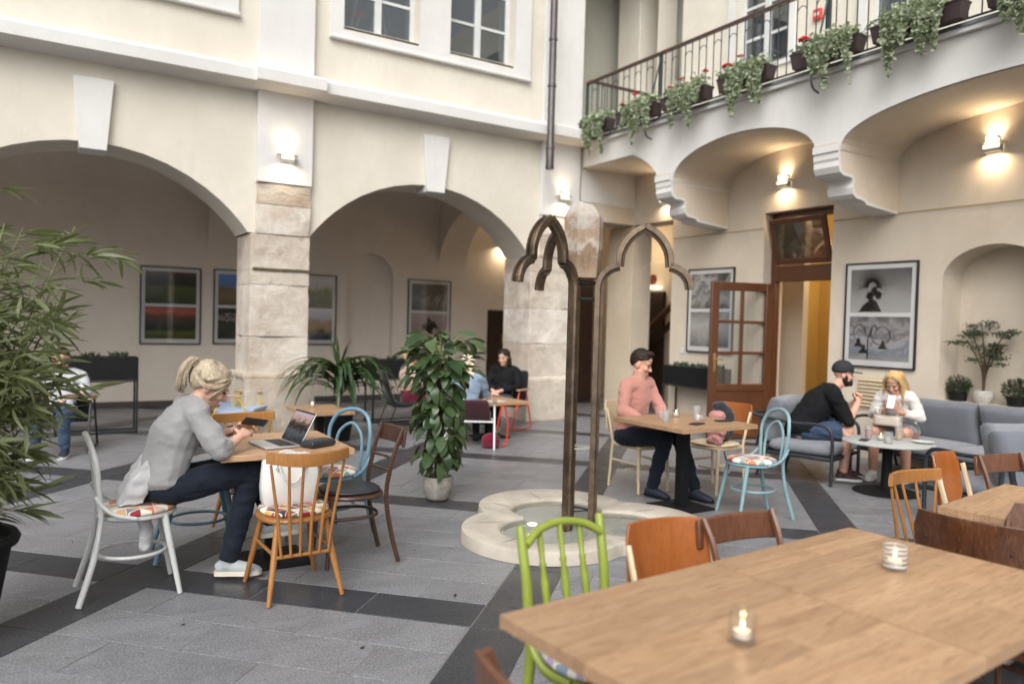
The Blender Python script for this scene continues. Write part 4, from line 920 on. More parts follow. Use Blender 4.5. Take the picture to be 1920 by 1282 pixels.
m = MB(); m.tube([(-.185, -.165, .55), (.185, -.165, .55)], .013, 10); part(m, 'lower_rail', M_green, g_, smooth=True)
m = MB(); pad(m, .215, .205, .415, .455, -.005, 32, 2.2); part(m, 'seat_frame', M_green, g_, smooth=True)
m = MB(); pad(m, .205, .195, .453, .495, 0, 32, 2.2); part(m, 'seat_pad', M_hex, g_, smooth='all')
g_.scale = (.93, .95, .955)
ply_chair('ply_chair', 'orange plywood backed chair beside the lime green chair', (2.01, 1.83, 0), RD(172), M_ply, M_birch, M_ply, .805, .38, .30)
cafe_brown('cafe_chair', 'worn brown cafe chair beside the orange plywood chair', (2.40, 1.82, 0), RD(178), M_walnut, False, h=.80)
cafe_brown('cafe_chair', 'worn brown chair at the bottom picture edge left of the oak table', (1.13, 1.24, 0), RD(-88), M_walnut, False, h=.83)
ply_chair('ply_chair', 'dark brown plywood chair at the right end of the foreground tables', (3.12, 1.32, 0), RD(97), M_dkply, M_walnut, M_dkply, .865, .42, .33)
ply_chair('ply_chair', 'dark plywood chair behind another dark one with only its top edge showing', (3.36, 1.56, 0), RD(-84), M_dkply, M_walnut, M_dkply, .85, .42, .33)
spindle('spindle_chair', 'honey wood spindle chair left of the right-hand oak table', M_honey, M_tri, (3.955, 2.03, 0), RD(179), h=.78, n=5)
ply_chair('ply_chair', 'orange plywood chair with cream frame behind the right-hand table', (4.58, 2.12, 0), RD(188), M_ply, M_birch, M_ply, .85, .34, .30)
cafe_brown('cafe_chair', 'brown cafe chair rail right of the orange chair by the grey sofa', (4.86, 2.02, 0), RD(172), M_walnut, False, h=.84)
# --- lounge: armchair, sofa, round table
def cushion(mb, c, d_, rot=None, puff=.25, n=10):
    x, y, z = d_[0]/2, d_[1]/2, d_[2]/2; m3 = rotm(rot); c = V(c)
    def P(u, v, s):
        a, b = math.sin(u*PI/2), math.sin(v*PI/2)
        e = max(0, (1-abs(u)**4)*(1-abs(v)**4))**.5
        return c+m3@V((x*a*(1-.03*(1-abs(v))), y*b*(1-.03*(1-abs(u))), s*z*(.25+.75*e)*(1+puff*.3*e)))
    N = n
    for s in (1, -1):
        vs_ = [P(-1+2*i/N, -1+2*j/N, s) for j in range(N+1) for i in range(N+1)]
        fs = [(j*(N+1)+i, j*(N+1)+i+1, (j+1)*(N+1)+i+1, (j+1)*(N+1)+i) for j in range(N) for i in range(N)]
        mb.add(vs_, fs if s > 0 else [f[::-1] for f in fs])
    o = len(mb.v)-2*(N+1)**2
    per = [i for i in range(N+1)]+[(j+1)*(N+1)-1 for j in range(1, N+1)]+[N*(N+1)+i for i in range(N-1, -1, -1)]+[j*(N+1) for j in range(N-1, 0, -1)]
    k = (N+1)**2
    for a, b in zip(per, per[1:]+per[:1]): mb.f.append((o+b, o+a, o+k+a, o+k+b))
    return mb
def lounge(name, label, cat, loc, rz, W, cushions, group=None, D=.78):
    d = thing(name, label, cat, loc, rz, group)      # faces +Y
    m = MB(); m.bx(-W/2+.02, W/2-.02, -D/2, D/2-.02, .24, .28); part(m, 'seat_frame', M_char, d, bev=.01)
    for s in (-1, 1):
        x = s*W/2
        m = MB(); m.tube(spline([(x, D/2-.02, .003), (x, D/2-.02, .45), (x, D/2-.06, .575), (x, D/2-.18, .605), (x, 0, .60), (x, -D/2+.05, .63), (x, -D/2-.08, .66)], 6), .0175, 10); part(m, 'arm_rail', M_char, d, smooth=True)
        m = MB(); m.tube([(x*.98, -D/2+.02, .62), (x*.98, -D/2+.06, .28), (x*.96, -D/2-.02, .003)], .0165, 8); part(m, 'leg', M_char, d, smooth=True)
    m = MB(); m.tube([(-W/2, -D/2-.08, .66), (W/2, -D/2-.08, .66)], .0165, 8); part(m, 'back_rail', M_char, d, smooth=True)
    m = MB(); m.box((0, -D/2-.01, .48), (W-.1, .02, .36), (RD(-14), 0, 0)); part(m, 'back_sling', M_blkfab, d)
    n = cushions; w = (W-.06)/n
    for i in range(n):
        cx = -W/2+.03+w*(i+.5)
        m = MB(); cushion(m, (cx, .04, .345), (w-.01, D-.12, .13), None, .2); part(m, 'seat_cushion', M_gcush2, d, smooth='all')
        m = MB(); cushion(m, (cx, -D/2+.10, .60), (w-.015, .46, .17), (RD(74), 0, 0), .5); part(m, 'back_cushion', M_gcush, d, smooth='all')
    return d
lounge('armchair', 'grey cushioned armchair with dark tube frame under the man in cap', 'armchair', (6.98, 5.16, 0), RD(196), .80, 1)
lounge('sofa', 'long grey outdoor sofa along the tan wall', 'sofa', (8.14, 3.65, 0), RD(90), 3.1, 3, D=.80)
lounge('armchair', 'grey armchair seen from behind at the right picture edge', 'armchair', (6.62, 3.06, 0), RD(-18), .86, 1)
rt = thing('round_table', 'low round table with pale grey top and black base', 'table', (7.0, 4.30, 0))
m = MB(); m.lathe([(.001, .478), (.40, .478), (.412, .484), (.412, .494), (.40, .50), (.001, .50)], 48); part(m, 'tabletop', MAT('pale_grey_laminate', (.42, .43, .42), .45, .06, 12), rt, smooth=True)
m = MB(); m.lathe([(.001, .003), (.30, .003), (.30, .012), (.05, .03), (.045, .47), (.15, .478)], 32); part(m, 'pedestal', M_blackmatte, rt, smooth=True)
sp_ = MB(); cushion(sp_, (0, 0, 0), (.55, .42, .15), (RD(68), 0, 0), .6); o = sp_.build('scatter_cushion', M_gcush2, None, smooth='all', loc=(6.88, 5.46, .63), rot=(0, 0, RD(200))); tag(o, 'light grey scatter cushion on the armchair behind the man in cap', 'cushion')
sp_ = MB(); cushion(sp_, (0, 0, 0), (.60, .42, .16), (RD(74), 0, 0), .6); o = sp_.build('scatter_cushion', M_gcush2, None, smooth='all', loc=(6.56, 2.93, .66), rot=(0, 0, RD(-18))); tag(o, 'light grey bolster cushion on the right armchair seen from behind', 'cushion')
# --- arcade lounge chairs and low tables
def lounge_chair(label, loc, rz, shell, metal_, arm=None, low=False):
    d = thing('arcade_chair', label, 'chair', loc, rz, 'low lounge chairs with wooden armrests'); arm = arm or M_oak
    rings = []
    prof_ = [(.26, .40), (.10, .37), (-.10, .345), (-.20, .38), (-.27, .52), (-.33, .72), (-.36, .83)]
    if low: prof_ = prof_[:-2]+[(-.29, .60)]
    m = MB(); pts = spline([(0, y, z) for y, z in prof_], 5)
    for i, p in enumerate(pts):
        t = (pts[min(i+1, len(pts)-1)]-pts[max(i-1, 0)]).normalized(); nn = V((0, -t.z, t.y)); k = i/(len(pts)-1); w = .25-.04*k+.02*math.sin(k*PI); th = .028
        if i in (0, len(pts)-1): th = .014; w -= .015
        rings.append([p+V((x, 0, 0))+nn*q for x, q in ((-w, -th*.4), (-w, th*.4), (-w*.9, th), (0, th*.8), (w*.9, th), (w, th*.4), (w, -th*.4), (w*.9, -th), (0, -th), (-w*.9, -th))])
    m.loft(rings); part(m, 'seat_shell', shell, d, smooth=True)
    for s in (-1, 1):
        m = MB(); m.box((s*.295, -.02, .575), (.06, .36, .022)); part(m, 'armrest', arm, d, bev=.009)
        m = MB(); m.tube([(s*.295, .10, .565), (s*.30, .33, .012), (s*.30, -.32, .012), (s*.295, -.12, .565)], .0115, 8); part(m, 'leg_loop', metal_, d, smooth=True)
    m = MB(); m.tube([(-.3, .06, .33), (.3, .06, .33)], .0115, 8); part(m, 'cross_bar', metal_, d, smooth=True)
    m = MB(); m.tube([(-.3, -.2, .33), (.3, -.2, .33)], .0115, 8); part(m, 'cross_bar', metal_, d, smooth=True)
    return d
M_yel = MAT('yellow_steel', (.62, .42, .04), .4, .08, 9); M_redm = MAT('red_steel', (.58, .045, .025), .38, .08, 9); M_whtm = MAT('white_steel', (.7, .7, .69), .4, .05, 9)
lounge_chair('pale blue lounge chair with yellow legs by the left stone pier', (2.12, 9.75, 0), RD(236), M_lbfab, M_yel)
lounge_chair('black lounge chair with the bamboo in front of it', (.22, 9.75, 0), RD(168), M_blkfab, M_black)
lounge_chair('black lounge chair left of the climbing plant', (4.45, 10.0, 0), RD(-100), M_blkfab, M_black)
lounge_chair('red legged lounge chair under the dark haired woman', (5.80, 9.50, 0), RD(122), M_blkfab, M_redm)
lounge_chair('white legged lounge chair under the blonde woman seen from behind', (4.56, 8.26, 0), RD(-30), fabric('dark_red_fabric', (.05, .015, .02)), M_whtm, low=True)
table('low_table', 'small wooden side table with candle in front of the dracaena', (2.74, 8.55, 0), RD(0), .56, .80, .50, group='low wooden tables')
table('low_table', 'low wooden table between the two women at the back', (5.16, 8.82, 0), RD(4), .80, .80, .50, group='low wooden tables')
# --- black planters on stands
def planter(label, loc, rz, w, dd=.34, zt=.97, zb=.68):
    d = thing('planter_stand', label, 'planter', loc, rz, 'black trough planters on stands')
    MB().bx(-w/2, w/2, -dd/2, dd/2, zb, zt).build('trough', M_blackmatte, d, bev=.004)
    for sx in (-1, 1):
        for sy in (-1, 1): MB().box((sx*(w/2-.012), sy*(dd/2-.012), zb/2+.001), (.024, .024, zb-.004)).build('leg', M_black, d)
    for sy in (-1, 1): MB().box((0, sy*(dd/2-.012), .014), (w-.05, .022, .02)).build('foot_rail', M_black, d)
    for sy in (-1, 1): MB().box((0, sy*(dd/2-.012), zb-.014), (w-.05, .022, .02)).build('top_bar', M_black, d)
    m = MB(); m.grid(lambda u, v: ((u-.5)*(w-.03), (v-.5)*(dd-.03), zt-.03+.012*NZ.noise(V((u*9, v*5, w*3)))), 16, 6); m.build('soil', MAT('potting_soil', (.03, .02, .014), .95, .3, 30, .8, 60), d)
    r_ = random.Random(int(loc[0]*100)); m = MB()
    for k in range(240):
        x, y = r_.uniform(-w/2+.05, w/2-.05), r_.uniform(-dd/2+.05, dd/2-.05); a = r_.uniform(0, 6.28); l = r_.uniform(.03, .10)*(1.3 if (x*3+k % 3) % 1 > .5 else .7)
        c = V((x, y, zt-.03)); t = V((math.cos(a)*.6, math.sin(a)*.6, 1)).normalized(); s = t.orthogonal().normalized()*l*.17
        m.add([c, c+t*l*.5+s, c+t*l, c+t*l*.5-s], [(0, 1, 2, 3)])
    o = m.build('herbs', M_bush, d, kind='stuff')
    return d
planter('black trough planter on stand in the left arch', (.62, 10.95, 0), 0, .92)
planter('black trough planter on stand behind the climbing plant', (4.66, 10.75, 0), 0, .95, zt=.94, zb=.66)
planter('black trough planter on stand under the far framed print by the door', (8.46, 8.30, 0), RD(90), 1.12, .30, .95, .66)
# ================================================================== fountain sculpture
FC = V((3.46, 4.585, 0)); FA = [-40, 80, 200]
M_bronze = None
def bronze():
    t = NT('weathered_bronze'); co = t.coord(); a = t.noise(co, 6, 6, .7); b = t.noise(t.mapping(co, (30, 30, 1.5)), 2, 5, .7)
    c = t.mix(t.ramp(a, [(.35, (0, 0, 0)), (.7, (1, 1, 1))]), (.23, .17, .12), (.085, .066, .053)); c = t.mix(t.ramp(b, [(.55, (0, 0, 0)), (.75, (.8, .8, .8))]), c, (.25, .165, .095)); c = t.mix(t.ramp(t.noise(co, 11, 6, .75), [(.6, (0, 0, 0)), (.72, (.5, .5, .5))]), c, (.24, .25, .25))
    return t.bsdf(c, .42, t.bump(t.noise(co, 40, 4, .7), .18, .003), Metallic=.95)
M_bronze = bronze()
M_basin = MAT('basin_stone', (.45, .405, .34), .75, .20, 4, .25, 90)
ft = thing('fountain', 'trefoil stone fountain basin with bronze gothic tracery arms holding a stone fragment', 'fountain', tuple(FC))
def trefoil(dist, r, n=120):
    cs = [V((dist*math.cos(RD(a)), dist*math.sin(RD(a)))) for a in FA]; out = []
    for k in range(n):
        a = 2*PI*k/n; u = V((math.cos(a), math.sin(a))); best = 0
        for c in cs:
            b = u.dot(c); q = b*b-c.length_squared+r*r
            if q >= 0: best = max(best, b+math.sqrt(q))
        out.append((u.x*best, u.y*best))
    return out
to, ti, tm = trefoil(.39, .61), trefoil(.335, .36), trefoil(.34, .385)
# keep same vertex count so rings loft
m = MB(); R_ = lambda pts, z, s=1: [V((x*s, y*s, z)) for x, y in pts]
m.loft([R_(to, .003), R_(to, .075, .992), R_(to, .086, .988), R_(to, .090, .980), R_(tm, .075, 1.03), R_(ti, .070, 1.03), R_(ti, .055, 1.0), R_(ti, .012, .97)], False, False)
bs_ = part(m, 'basin', M_basin, ft, smooth=True)
m = MB(); m.add(R_(ti, .011, .98), [tuple(range(120))]); part(m, 'basin_floor', MAT('basin_floor', (.62, .60, .55), .7, .15, 8), ft)
def water():
    t = NT('fountain_water'); nz = t.noise(t.coord(), 9, 3); f = t.n('Fresnel'); f.inputs[0].default_value = 1.33; bm = t.bump(nz, .35, .02); t.set(f.inputs['Normal'], bm)
    tr = t.n('BsdfTransparent'); t.set(tr.inputs[0], (.93, .96, .95)); g = t.n('BsdfGlossy'); g.inputs['Roughness'].default_value = .03; t.set(g.inputs['Normal'], bm)
    mx = t.n('MixShader'); t.set(mx.inputs[0], t.math('ADD', t.math('MULTIPLY', f.outputs[0], 1.0), .03)); t.set(mx.inputs[1], tr.outputs[0]); t.set(mx.inputs[2], g.outputs[0]); t.t.links.new(mx.outputs[0], t.out.inputs[0]); return t.m
m = MB(); m.add(R_(ti, .048, .992), [tuple(range(120))]); part(m, 'water', water(), ft)
for a in FA:  # joints in the stone rim
    for da in (-36, 0, 36):
        an = RD(a+da); r0, r1 = .60, .98
        q = to[int(((a+da) % 360)/3)]; rr_ = math.hypot(*q)
        m = MB(); m.box(((rr_*.80)*math.cos(an), (rr_*.80)*math.sin(an), .083), (rr_*.30, .003, .003), (0, 0, an)); part(m, 'rim_joint', MAT('joint_dark', (.25, .21, .17), .9, .1), bs_)
# U-channel sweep along tracery path in a vertical plane through the centre
def tracery(ang, foot, H=1.815):
    r = foot
    path = [(r, .02), (r, .6), (r, 1.2), (r, H)]
    x0 = r
    def arcp(cx, cz, rad, a0, a1, n): return [(cx+rad*math.cos(RD(a0+(a1-a0)*i/n)), cz+rad*math.sin(RD(a0+(a1-a0)*i/n))) for i in range(n+1)]
    lobe1 = arcp(x0+.165, H+.01, .165, 180, 96, 7)
    cx1 = lobe1[-1]
    up1 = arcp(cx1[0]+.285, cx1[1]+.022, .285, 176, 114, 7)[1:]
    ax = up1[-1][0]+.015; az = up1[-1][1]+.02
    right = [(2*ax-x, z) for x, z in (lobe1+up1)[::-1]]
    return path[:-1]+lobe1, [lobe1[-1]]+up1+[(ax, az)], [(ax, az)]+right[:len(up1)]+[(2*ax-cx1[0], cx1[1])], right[len(up1):]
def channel(segs, ang, w=.074, dpt=.056, th=.010):
    ca, sa = math.cos(RD(ang)), math.sin(RD(ang)); mb = MB()
    for pts in segs:
        rings = []
        for i, (x, z) in enumerate(pts):
            a = V(pts[min(i+1, len(pts)-1)]); b = V(pts[max(i-1, 0)]); t = (a-b).normalized(); nx, nz = -t.y, t.x   # outward normal in plane
            ring = []
            for du, dn in ((-w*.26, -.006), (w*.26, -.006), (w*.33, .010), (w/2, .020), (w/2, dpt), (w/2-.016, dpt+.004), (w/2-.022, dpt-.016), (-w/2+.022, dpt-.016), (-w/2+.016, dpt+.004), (-w/2, dpt), (-w/2, .020), (-w*.33, .010)):
                px = x+nx*(dpt/2-dn)*-1; pz = z+nz*(dpt/2-dn)*-1
                ring.append(V((px*ca-du*sa, px*sa+du*ca, pz)))
            rings.append(ring)
        mb.loft(rings)
    return mb
for a in FA:
    segs = tracery(a, .125)
    m = channel(segs[:1], a); part(m, 'leg', M_bronze, ft)
    m = channel(segs[1:3], a); part(m, 'pointed_arch', M_bronze, ft)
    m = channel(segs[3:], a); part(m, 'outer_lobe', M_bronze, ft)
m = MB()
for z in (1.86, 1.74):
    P = [V((.10*math.cos(RD(a)), .10*math.sin(RD(a)), z)) for a in FA]
    for i in range(3): m.tube([P[i], P[(i+1) % 3]], .011, 6)
for a in FA: m.tube([(.10*math.cos(RD(a)), .10*math.sin(RD(a)), 1.6), (.115*math.cos(RD(a)), .115*math.sin(RD(a)), 1.90)], .012, 6)
part(m, 'cradle', M_black, ft, smooth=True)
m = MB(); P = [V((.12*math.cos(RD(a)), .12*math.sin(RD(a)), .62)) for a in FA]
for i in range(3): m.tube([P[i], P[(i+1) % 3]], .009, 6)
part(m, 'tie_bar', M_lampmetal, ft, smooth=True)
m = MB(); P = [V((.12*math.cos(RD(a)), .12*math.sin(RD(a)), .15)) for a in FA]
for i in range(3): m.tube([P[i], P[(i+1) % 3]], .006, 6)
part(m, 'lower_tie_bar', M_black, ft, smooth=True)
# octagonal stone fragment
def fragmat():
    t = NT('brown_limestone'); co = t.coord(); z = t.n('SeparateXYZ', i_0=co).outputs['Z']; a = t.noise(co, 7, 6, .7); f = t.math('ADD', t.math('MULTIPLY', t.math('SUBTRACT', z, 1.9), 1.6), t.math('MULTIPLY', t.math('SUBTRACT', a, .5), 1.1))
    c = t.ramp(f, [(.0, (.34, .25, .17)), (.25, (.24, .16, .10)), (.40, (.46, .40, .34)), (.55, (.30, .21, .14)), (.70, (.40, .35, .30)), (.9, (.44, .41, .37))])
    return t.bsdf(c, .9, t.bump(t.noise(co, 30, 5, .7), .6, .012))
M_frag = fragmat()
rings = []; r_ = random.Random(4); nsec = 32
for j in range(26):
    z = 1.895+.56*j/25; rg = []
    for k in range(nsec):
        a = 2*PI*k/nsec; oc = math.cos(PI/6)/math.cos(((a+.35) % (PI/3))-PI/6); s = .152*oc
        s *= .86+.14*min(1, j/9)
        if j > 20: s *= 1-((j-20)/5)**1.3*.55*(1+.30*math.cos(a-1))
        q = V((math.cos(a)*1.4, math.sin(a)*1.4, z*3)); s += .006*NZ.noise(q*2)+.003*NZ.noise(q*5)-.03*max(0, NZ.noise(q*.8+V((3, 1, 7)))-.2)
        rg.append(V((s*math.cos(a), s*math.sin(a), z+(.02*math.cos(a-2) if j > 21 else 0))))
    rings.append(rg)
m = MB(); m.loft(rings); part(m, 'stone_fragment', M_frag, ft)
for a, d_ in ((-62, .50), (182, .40)):
    m = MB(); m.lathe([(.001, .082), (.03, .082), (.034, .089), (.001, .090)], 16, (d_*math.cos(RD(a)), d_*math.sin(RD(a)), 0)); part(m, 'rim_light', M_lampglow, ft)
for a in FA[:2]: # thin water jets
    pts = []
    for i in range(14):
        t = i/13; r = .64-.40*t; pts.append((r*math.cos(RD(a)), r*math.sin(RD(a)), 2.02+.16*t-.55*t*t))
    m = MB(); m.tube(pts, .0018, 5); part(m, 'water_jet', M_glass, ft)
# ================================================================== people
def creases(nm, lst):
    n = len(nm.vertices); co = [0.0]*(3*n); no = [0.0]*(3*n); nm.vertices.foreach_get('co', co); nm.vertex_normals.foreach_get('vector', no)
    for i in range(n):
        x, y, z = co[3*i:3*i+3]; d = 0.0
        for sx, sy, sz, st, ph in lst: d += st*(.42-2.0*abs(NZ.noise((x*sx+z*2.5+ph, y*sy-z*3.0, z*sz+y*3+ph))))
        co[3*i] = x+no[3*i]*d; co[3*i+1] = y+no[3*i+1]*d; co[3*i+2] = z+no[3*i+2]*d
    nm.vertices.foreach_set('co', co)
KN = ((4.5, 4.5, 12, .008, 0.0), (9, 9, 22, .0025, 5.0), (3.0, 7.0, 6, .008, 9.0))
DN = ((5, 5, 13, .008, 2.0), (12, 10, 26, .004, 7.0))
def blob(mb, name, mat, parent, voxel, smooth=3, disp=None, loc=None, rz=None, fac=.5, cr=None):
    me = mb.mesh('tmp'); o = bpy.data.objects.new('tmp', me); COL.objects.link(o)
    r = o.modifiers.new('r', 'REMESH'); r.mode = 'VOXEL'; r.voxel_size = voxel; r.adaptivity = 0
    if smooth: s = o.modifiers.new('s', 'SMOOTH'); s.factor = fac; s.iterations = smooth
    for (sz, st) in (disp or []):
        tx = bpy.data.textures.new('fold', 'CLOUDS'); tx.noise_scale = sz; tx.noise_depth = 1
        dm = o.modifiers.new('d', 'DISPLACE'); dm.texture = tx; dm.strength = st; dm.mid_level = .5
    dg = bpy.context.evaluated_depsgraph_get(); dg.update()
    nm = bpy.data.meshes.new_from_object(o.evaluated_get(dg), depsgraph=dg); bpy.data.objects.remove(o); bpy.data.meshes.remove(me)
    if cr: creases(nm, cr); nm.update()
    nm.name = name; nm.materials.clear(); nm.materials.append(mat); nm.polygons.foreach_set('use_smooth', [True]*len(nm.polygons))
    q = bpy.data.objects.new(name, nm); COL.objects.link(q)
    if parent is not None: q.parent = parent
    if loc is not None: q.location = loc
    if rz is not None: q.rotation_euler = (0, 0, rz)
    return q
def skin(name, c):
    t = NT(name); co = t.coord(); a = t.noise(co, 12, 4); colr = t.mix(t.ramp(a, [(.35, (0, 0, 0)), (.7, (1, 1, 1))]), mul(c, .9), (min(1, c[0]*1.12), c[1]*1.0, c[2]*.96))
    return t.bsdf(colr, .48, t.bump(t.noise(co, 220, 2), .06, .002), **{'Subsurface_Weight': .12, 'Subsurface_Radius': (.012, .005, .003), 'Specular_IOR_Level': .4})
M_skinA = skin('skin_fair', (.60, .36, .265)); M_skinB = skin('skin_light', (.62, .40, .31)); M_skinC = skin('skin_tan', (.50, .285, .20))
M_lip = MAT('lips', (.40, .13, .11), .4, .1, 30); M_eye = MAT('eye_dark', (.02, .015, .013), .25, .1, 30); M_eyew = MAT('eye_white', (.65, .62, .6), .3, .05)
def hairmat(name, c1, c2, c3):
    t = NT(name); co = t.coord(); a = t.noise(t.mapping(co, (60, 60, 12)), 1.0, 4, .7); b = t.noise(co, 14, 3)
    c = t.mix(t.ramp(a, [(.35, (0, 0, 0)), (.65, (1, 1, 1))]), c1, c2); c = t.mix(t.ramp(b, [(.5, (0, 0, 0)), (.75, (.9, .9, .9))]), c, c3)
    return t.bsdf(c, .5, t.bump(a, .4, .004), **{'Specular_IOR_Level': .18})
M_hblond = hairmat('hair_ash_blonde', (.40, .31, .21), (.56, .48, .37), (.11, .075, .05)); M_hbrown = hairmat('hair_dark_brown', (.018, .012, .009), (.035, .022, .015), (.012, .009, .008))
M_hgold = hairmat('hair_golden_blonde', (.62, .42, .20), (.50, .31, .13), (.68, .52, .30)); M_hplat = hairmat('hair_platinum', (.68, .60, .46), (.60, .50, .34), (.72, .66, .55))
def lp(a, b, t): return V(a).lerp(V(b), t)
def limb(mb, a, b, c, ra, rb, rc, n=10, mid=None):
    a, b, c = V(a), V(b), V(c); m1 = a.lerp(b, .5); m2 = b.lerp(c, .4)
    pts = [a-(b-a).normalized()*ra*.3, a, m1, b.lerp(a, .12), b.lerp(c, .1), m2, c]; rr = [ra*.7, ra, (ra+rb)*.52, rb*1.0, rb*.98, rb*.96*.6+rc*.45, rc]
    mb.tube(pts, rr, n); mb.ell(b, (rb, rb, rb), None, 10, 7); mb.ell(a, (ra, ra, ra), None, 10, 7)
def hand(mb, wrist, d, nrm, side, curl=.5, s=1.0, spread=.1, thumb=.7):
    """d finger direction, nrm back-of-hand normal, side +1: thumb towards d x nrm"""
    w = V(wrist); d = V(d).normalized(); nrm = V(nrm); nrm = (nrm-d*nrm.dot(d)).normalized(); sd = d.cross(nrm).normalized()*side
    pc = w+d*.045*s
    mb.tube([w-d*.02, w, w+d*.03*s, w+d*.075*s, w+d*.088*s], [(.02*s, .024*s), (.017*s, .024*s), (.0155*s, .034*s), (.0135*s, .037*s), (.010*s, .033*s)], 10, up=nrm)
    for i, (off, L, r) in enumerate(((.028, .072, .0088), (.0095, .080, .0090), (-.009, .074, .0086), (-.027, .058, .0076))):
        p = w+d*.078*s+sd*off*s; dd = (d+sd*off*spread*8).normalized(); pts = [p-dd*.015*s, p]; a = 0
        for k, f in enumerate((.45, .31, .24)):
            a += curl*(.75, 1.0, .7)[k]; p = p+(dd*math.cos(a)-nrm*math.sin(a))*L*f*s; pts.append(p)
        mb.tube(pts, [r*s, r*s, r*.97*s, r*.92*s, r*.72*s], 8); mb.ell(pts[-1], (r*.74*s,)*3, None, 8, 6)
    p = w+d*.02*s+sd*.022*s; t1 = (d*.55+sd*.75-nrm*.35*thumb).normalized(); t2 = (d*.9+sd*.1-nrm*.6*thumb).normalized()
    pts = [p, p+t1*.042*s, p+t1*.042*s+t2*.034*s, p+t1*.042*s+t2*.058*s]; mb.tube(pts, [.0125*s, .0115*s, .010*s, .008*s], 8); mb.ell(pts[-1], (.008*s,)*3, None, 8, 6)
def head_frame(c, look, up=(0, 0, 1), roll=0):
    y = V(look).normalized(); x = y.cross(V(up)).normalized(); z = x.cross(y)
    m = Matrix((x, y, z)).transposed().to_4x4(); m.translation = V(c); return m @ Matrix.Rotation(roll, 4, 'Y')
def head_blobs(mb, M, s=1.0, female=True, wide=1.0):
    h = MB(); jw = .052 if female else .058
    h.ell((0, -.012, .035), (.074*wide, .093, .088)); h.ell((0, .018, -.02), (.066*wide, .072, .075)); h.ell((0, .034, -.062), (jw*wide, .052, .052)); h.ell((0, .066, -.098), (.024, .021, .019))
    h.ell((0, .058, .026), (.052, .034, .026)); h.ell((0, .055, .055), (.048, .036, .036))
    h.tube([(0, .083, .012), (0, .097, -.010), (0, .109, -.030), (0, .098, -.038)], [.008, .0095, .0125, .008], 8)
    for sx in (-1, 1):
        h.ell((sx*.012, .093, -.035), (.008, .010, .007)); h.ell((sx*.036, .062, -.026), (.024, .025, .022)); h.ell((sx*.072*wide, -.008, -.012), (.010, .021, .031), (RD(-12), 0, sx*RD(18)))
    h.ell((0, .080, -.064), (.022, .017, .008)); h.ell((0, .079, -.075), (.020, .016, .0075))
    h.xf(M @ Matrix.Scale(s, 4)); mb.add(h.v, h.f)
def face(parent, M, s=1.0, brow=None, lips=True):
    S = M @ Matrix.Scale(s, 4)
    m = MB()
    for sx in (-1, 1): m.ell((sx*.031, .0805, .002), (.013, .008, .0052), (0, sx*RD(-4), 0), 10, 6)
    m.xf(S).build('eyes', M_eye, parent, smooth='all')
    m = MB()
    for sx in (-1, 1): m.tube([(sx*.016, .093, .020), (sx*.032, .0905, .026), (sx*.050, .078, .021)], [(.0025, .004), (.003, .005), (.0015, .003)], 6)
    m.xf(S).build('eyebrows', brow or M_hbrown, parent, smooth='all')
    m = MB(); m.ell((0, .092, -.0675), (.021, .0075, .0085), None, 12, 6); m.xf(S).build('lips', M_lip, parent, smooth='all')
def torso(mb, P, W, C, N, sh, fwd, k=1.0, depth=(.10, .092, .108, .085), width=(.155, .135, .155, .10), ex=0.0):
    """P pelvis W waist C chest N neck base; sh shoulders [L,R]"""
    pts = spline([V(P)+V((0, 0, -.05)), P, W, C, lp(C, N, .62), N], 3); n = len(pts)-1
    dd = [depth[0]*.8, depth[0], depth[1], depth[2], depth[3], .055]; ww = [width[0]*.85, width[0], width[1], width[2], width[3]*1.35, .06]
    rr = []
    for i in range(n+1):
        t = i/n*5; a = min(4, int(t)); f = t-a; rr.append(((dd[a]+(dd[a+1]-dd[a])*f)*k+ex, (ww[a]+(ww[a+1]-ww[a])*f)*k+ex))
    mb.tube(pts, rr, 16, up=fwd)
    mid = lp(C, N, .72)
    for q in sh: mb.tube([mid, lp(mid, q, .6), q], [(.075*k+ex, .07*k+ex), (.066*k+ex, .062*k+ex), .054*k+ex], 12)
def shoe(mb, ank, toe, w=.045, h=.085):
    a = V(ank); t = V(toe); f = (t-a); f.z = 0; f.normalize(); L = .125
    heel = V((a.x, a.y, 0))-f*.055; z0 = min(a.z-.085, t.z-.02)
    up = V((0, 0, 1)); sl = (t.z-.03-(a.z-.085))/.20
    def q(x, z): return V((a.x, a.y, a.z-.085))+f*x+up*(z+sl*x)
    mb.tube([q(-.065, .035), q(-.04, .045), q(.02, .048), q(.09, .038), q(.15, .028), q(.185, .022)], [(.034, .028), (.046, .036), (.048, .040), (.037, .045), (.027, .042), (.017, .026)], 12, up=(0, 0, 1))
    mb.tube([q(-.005, .05), q(-.005, .10)], [.045, .042], 10)
def sole(ank, toe):
    a = V(ank); t = V(toe); f = (t-a); f.z = 0; f.normalize(); sl = (t.z-.03-(a.z-.085))/.20; sd = V((f.y, -f.x, 0)); m = MB(); pr = [(-.078, .012), (-.07, .030), (-.03, .037), (.03, .038), (.09, .047), (.14, .046), (.175, .032), (.192, .010)]
    ring = [(x, w) for x, w in pr]+[(x, -w) for x, w in pr[::-1]]
    B = V((a.x, a.y, a.z-.085))
    pts = lambda z: [B+f*x+sd*w+V((0, 0, z+sl*x)) for x, w in ring]
    m.loft([pts(.002), pts(.006), pts(.024), pts(.028)]); return m
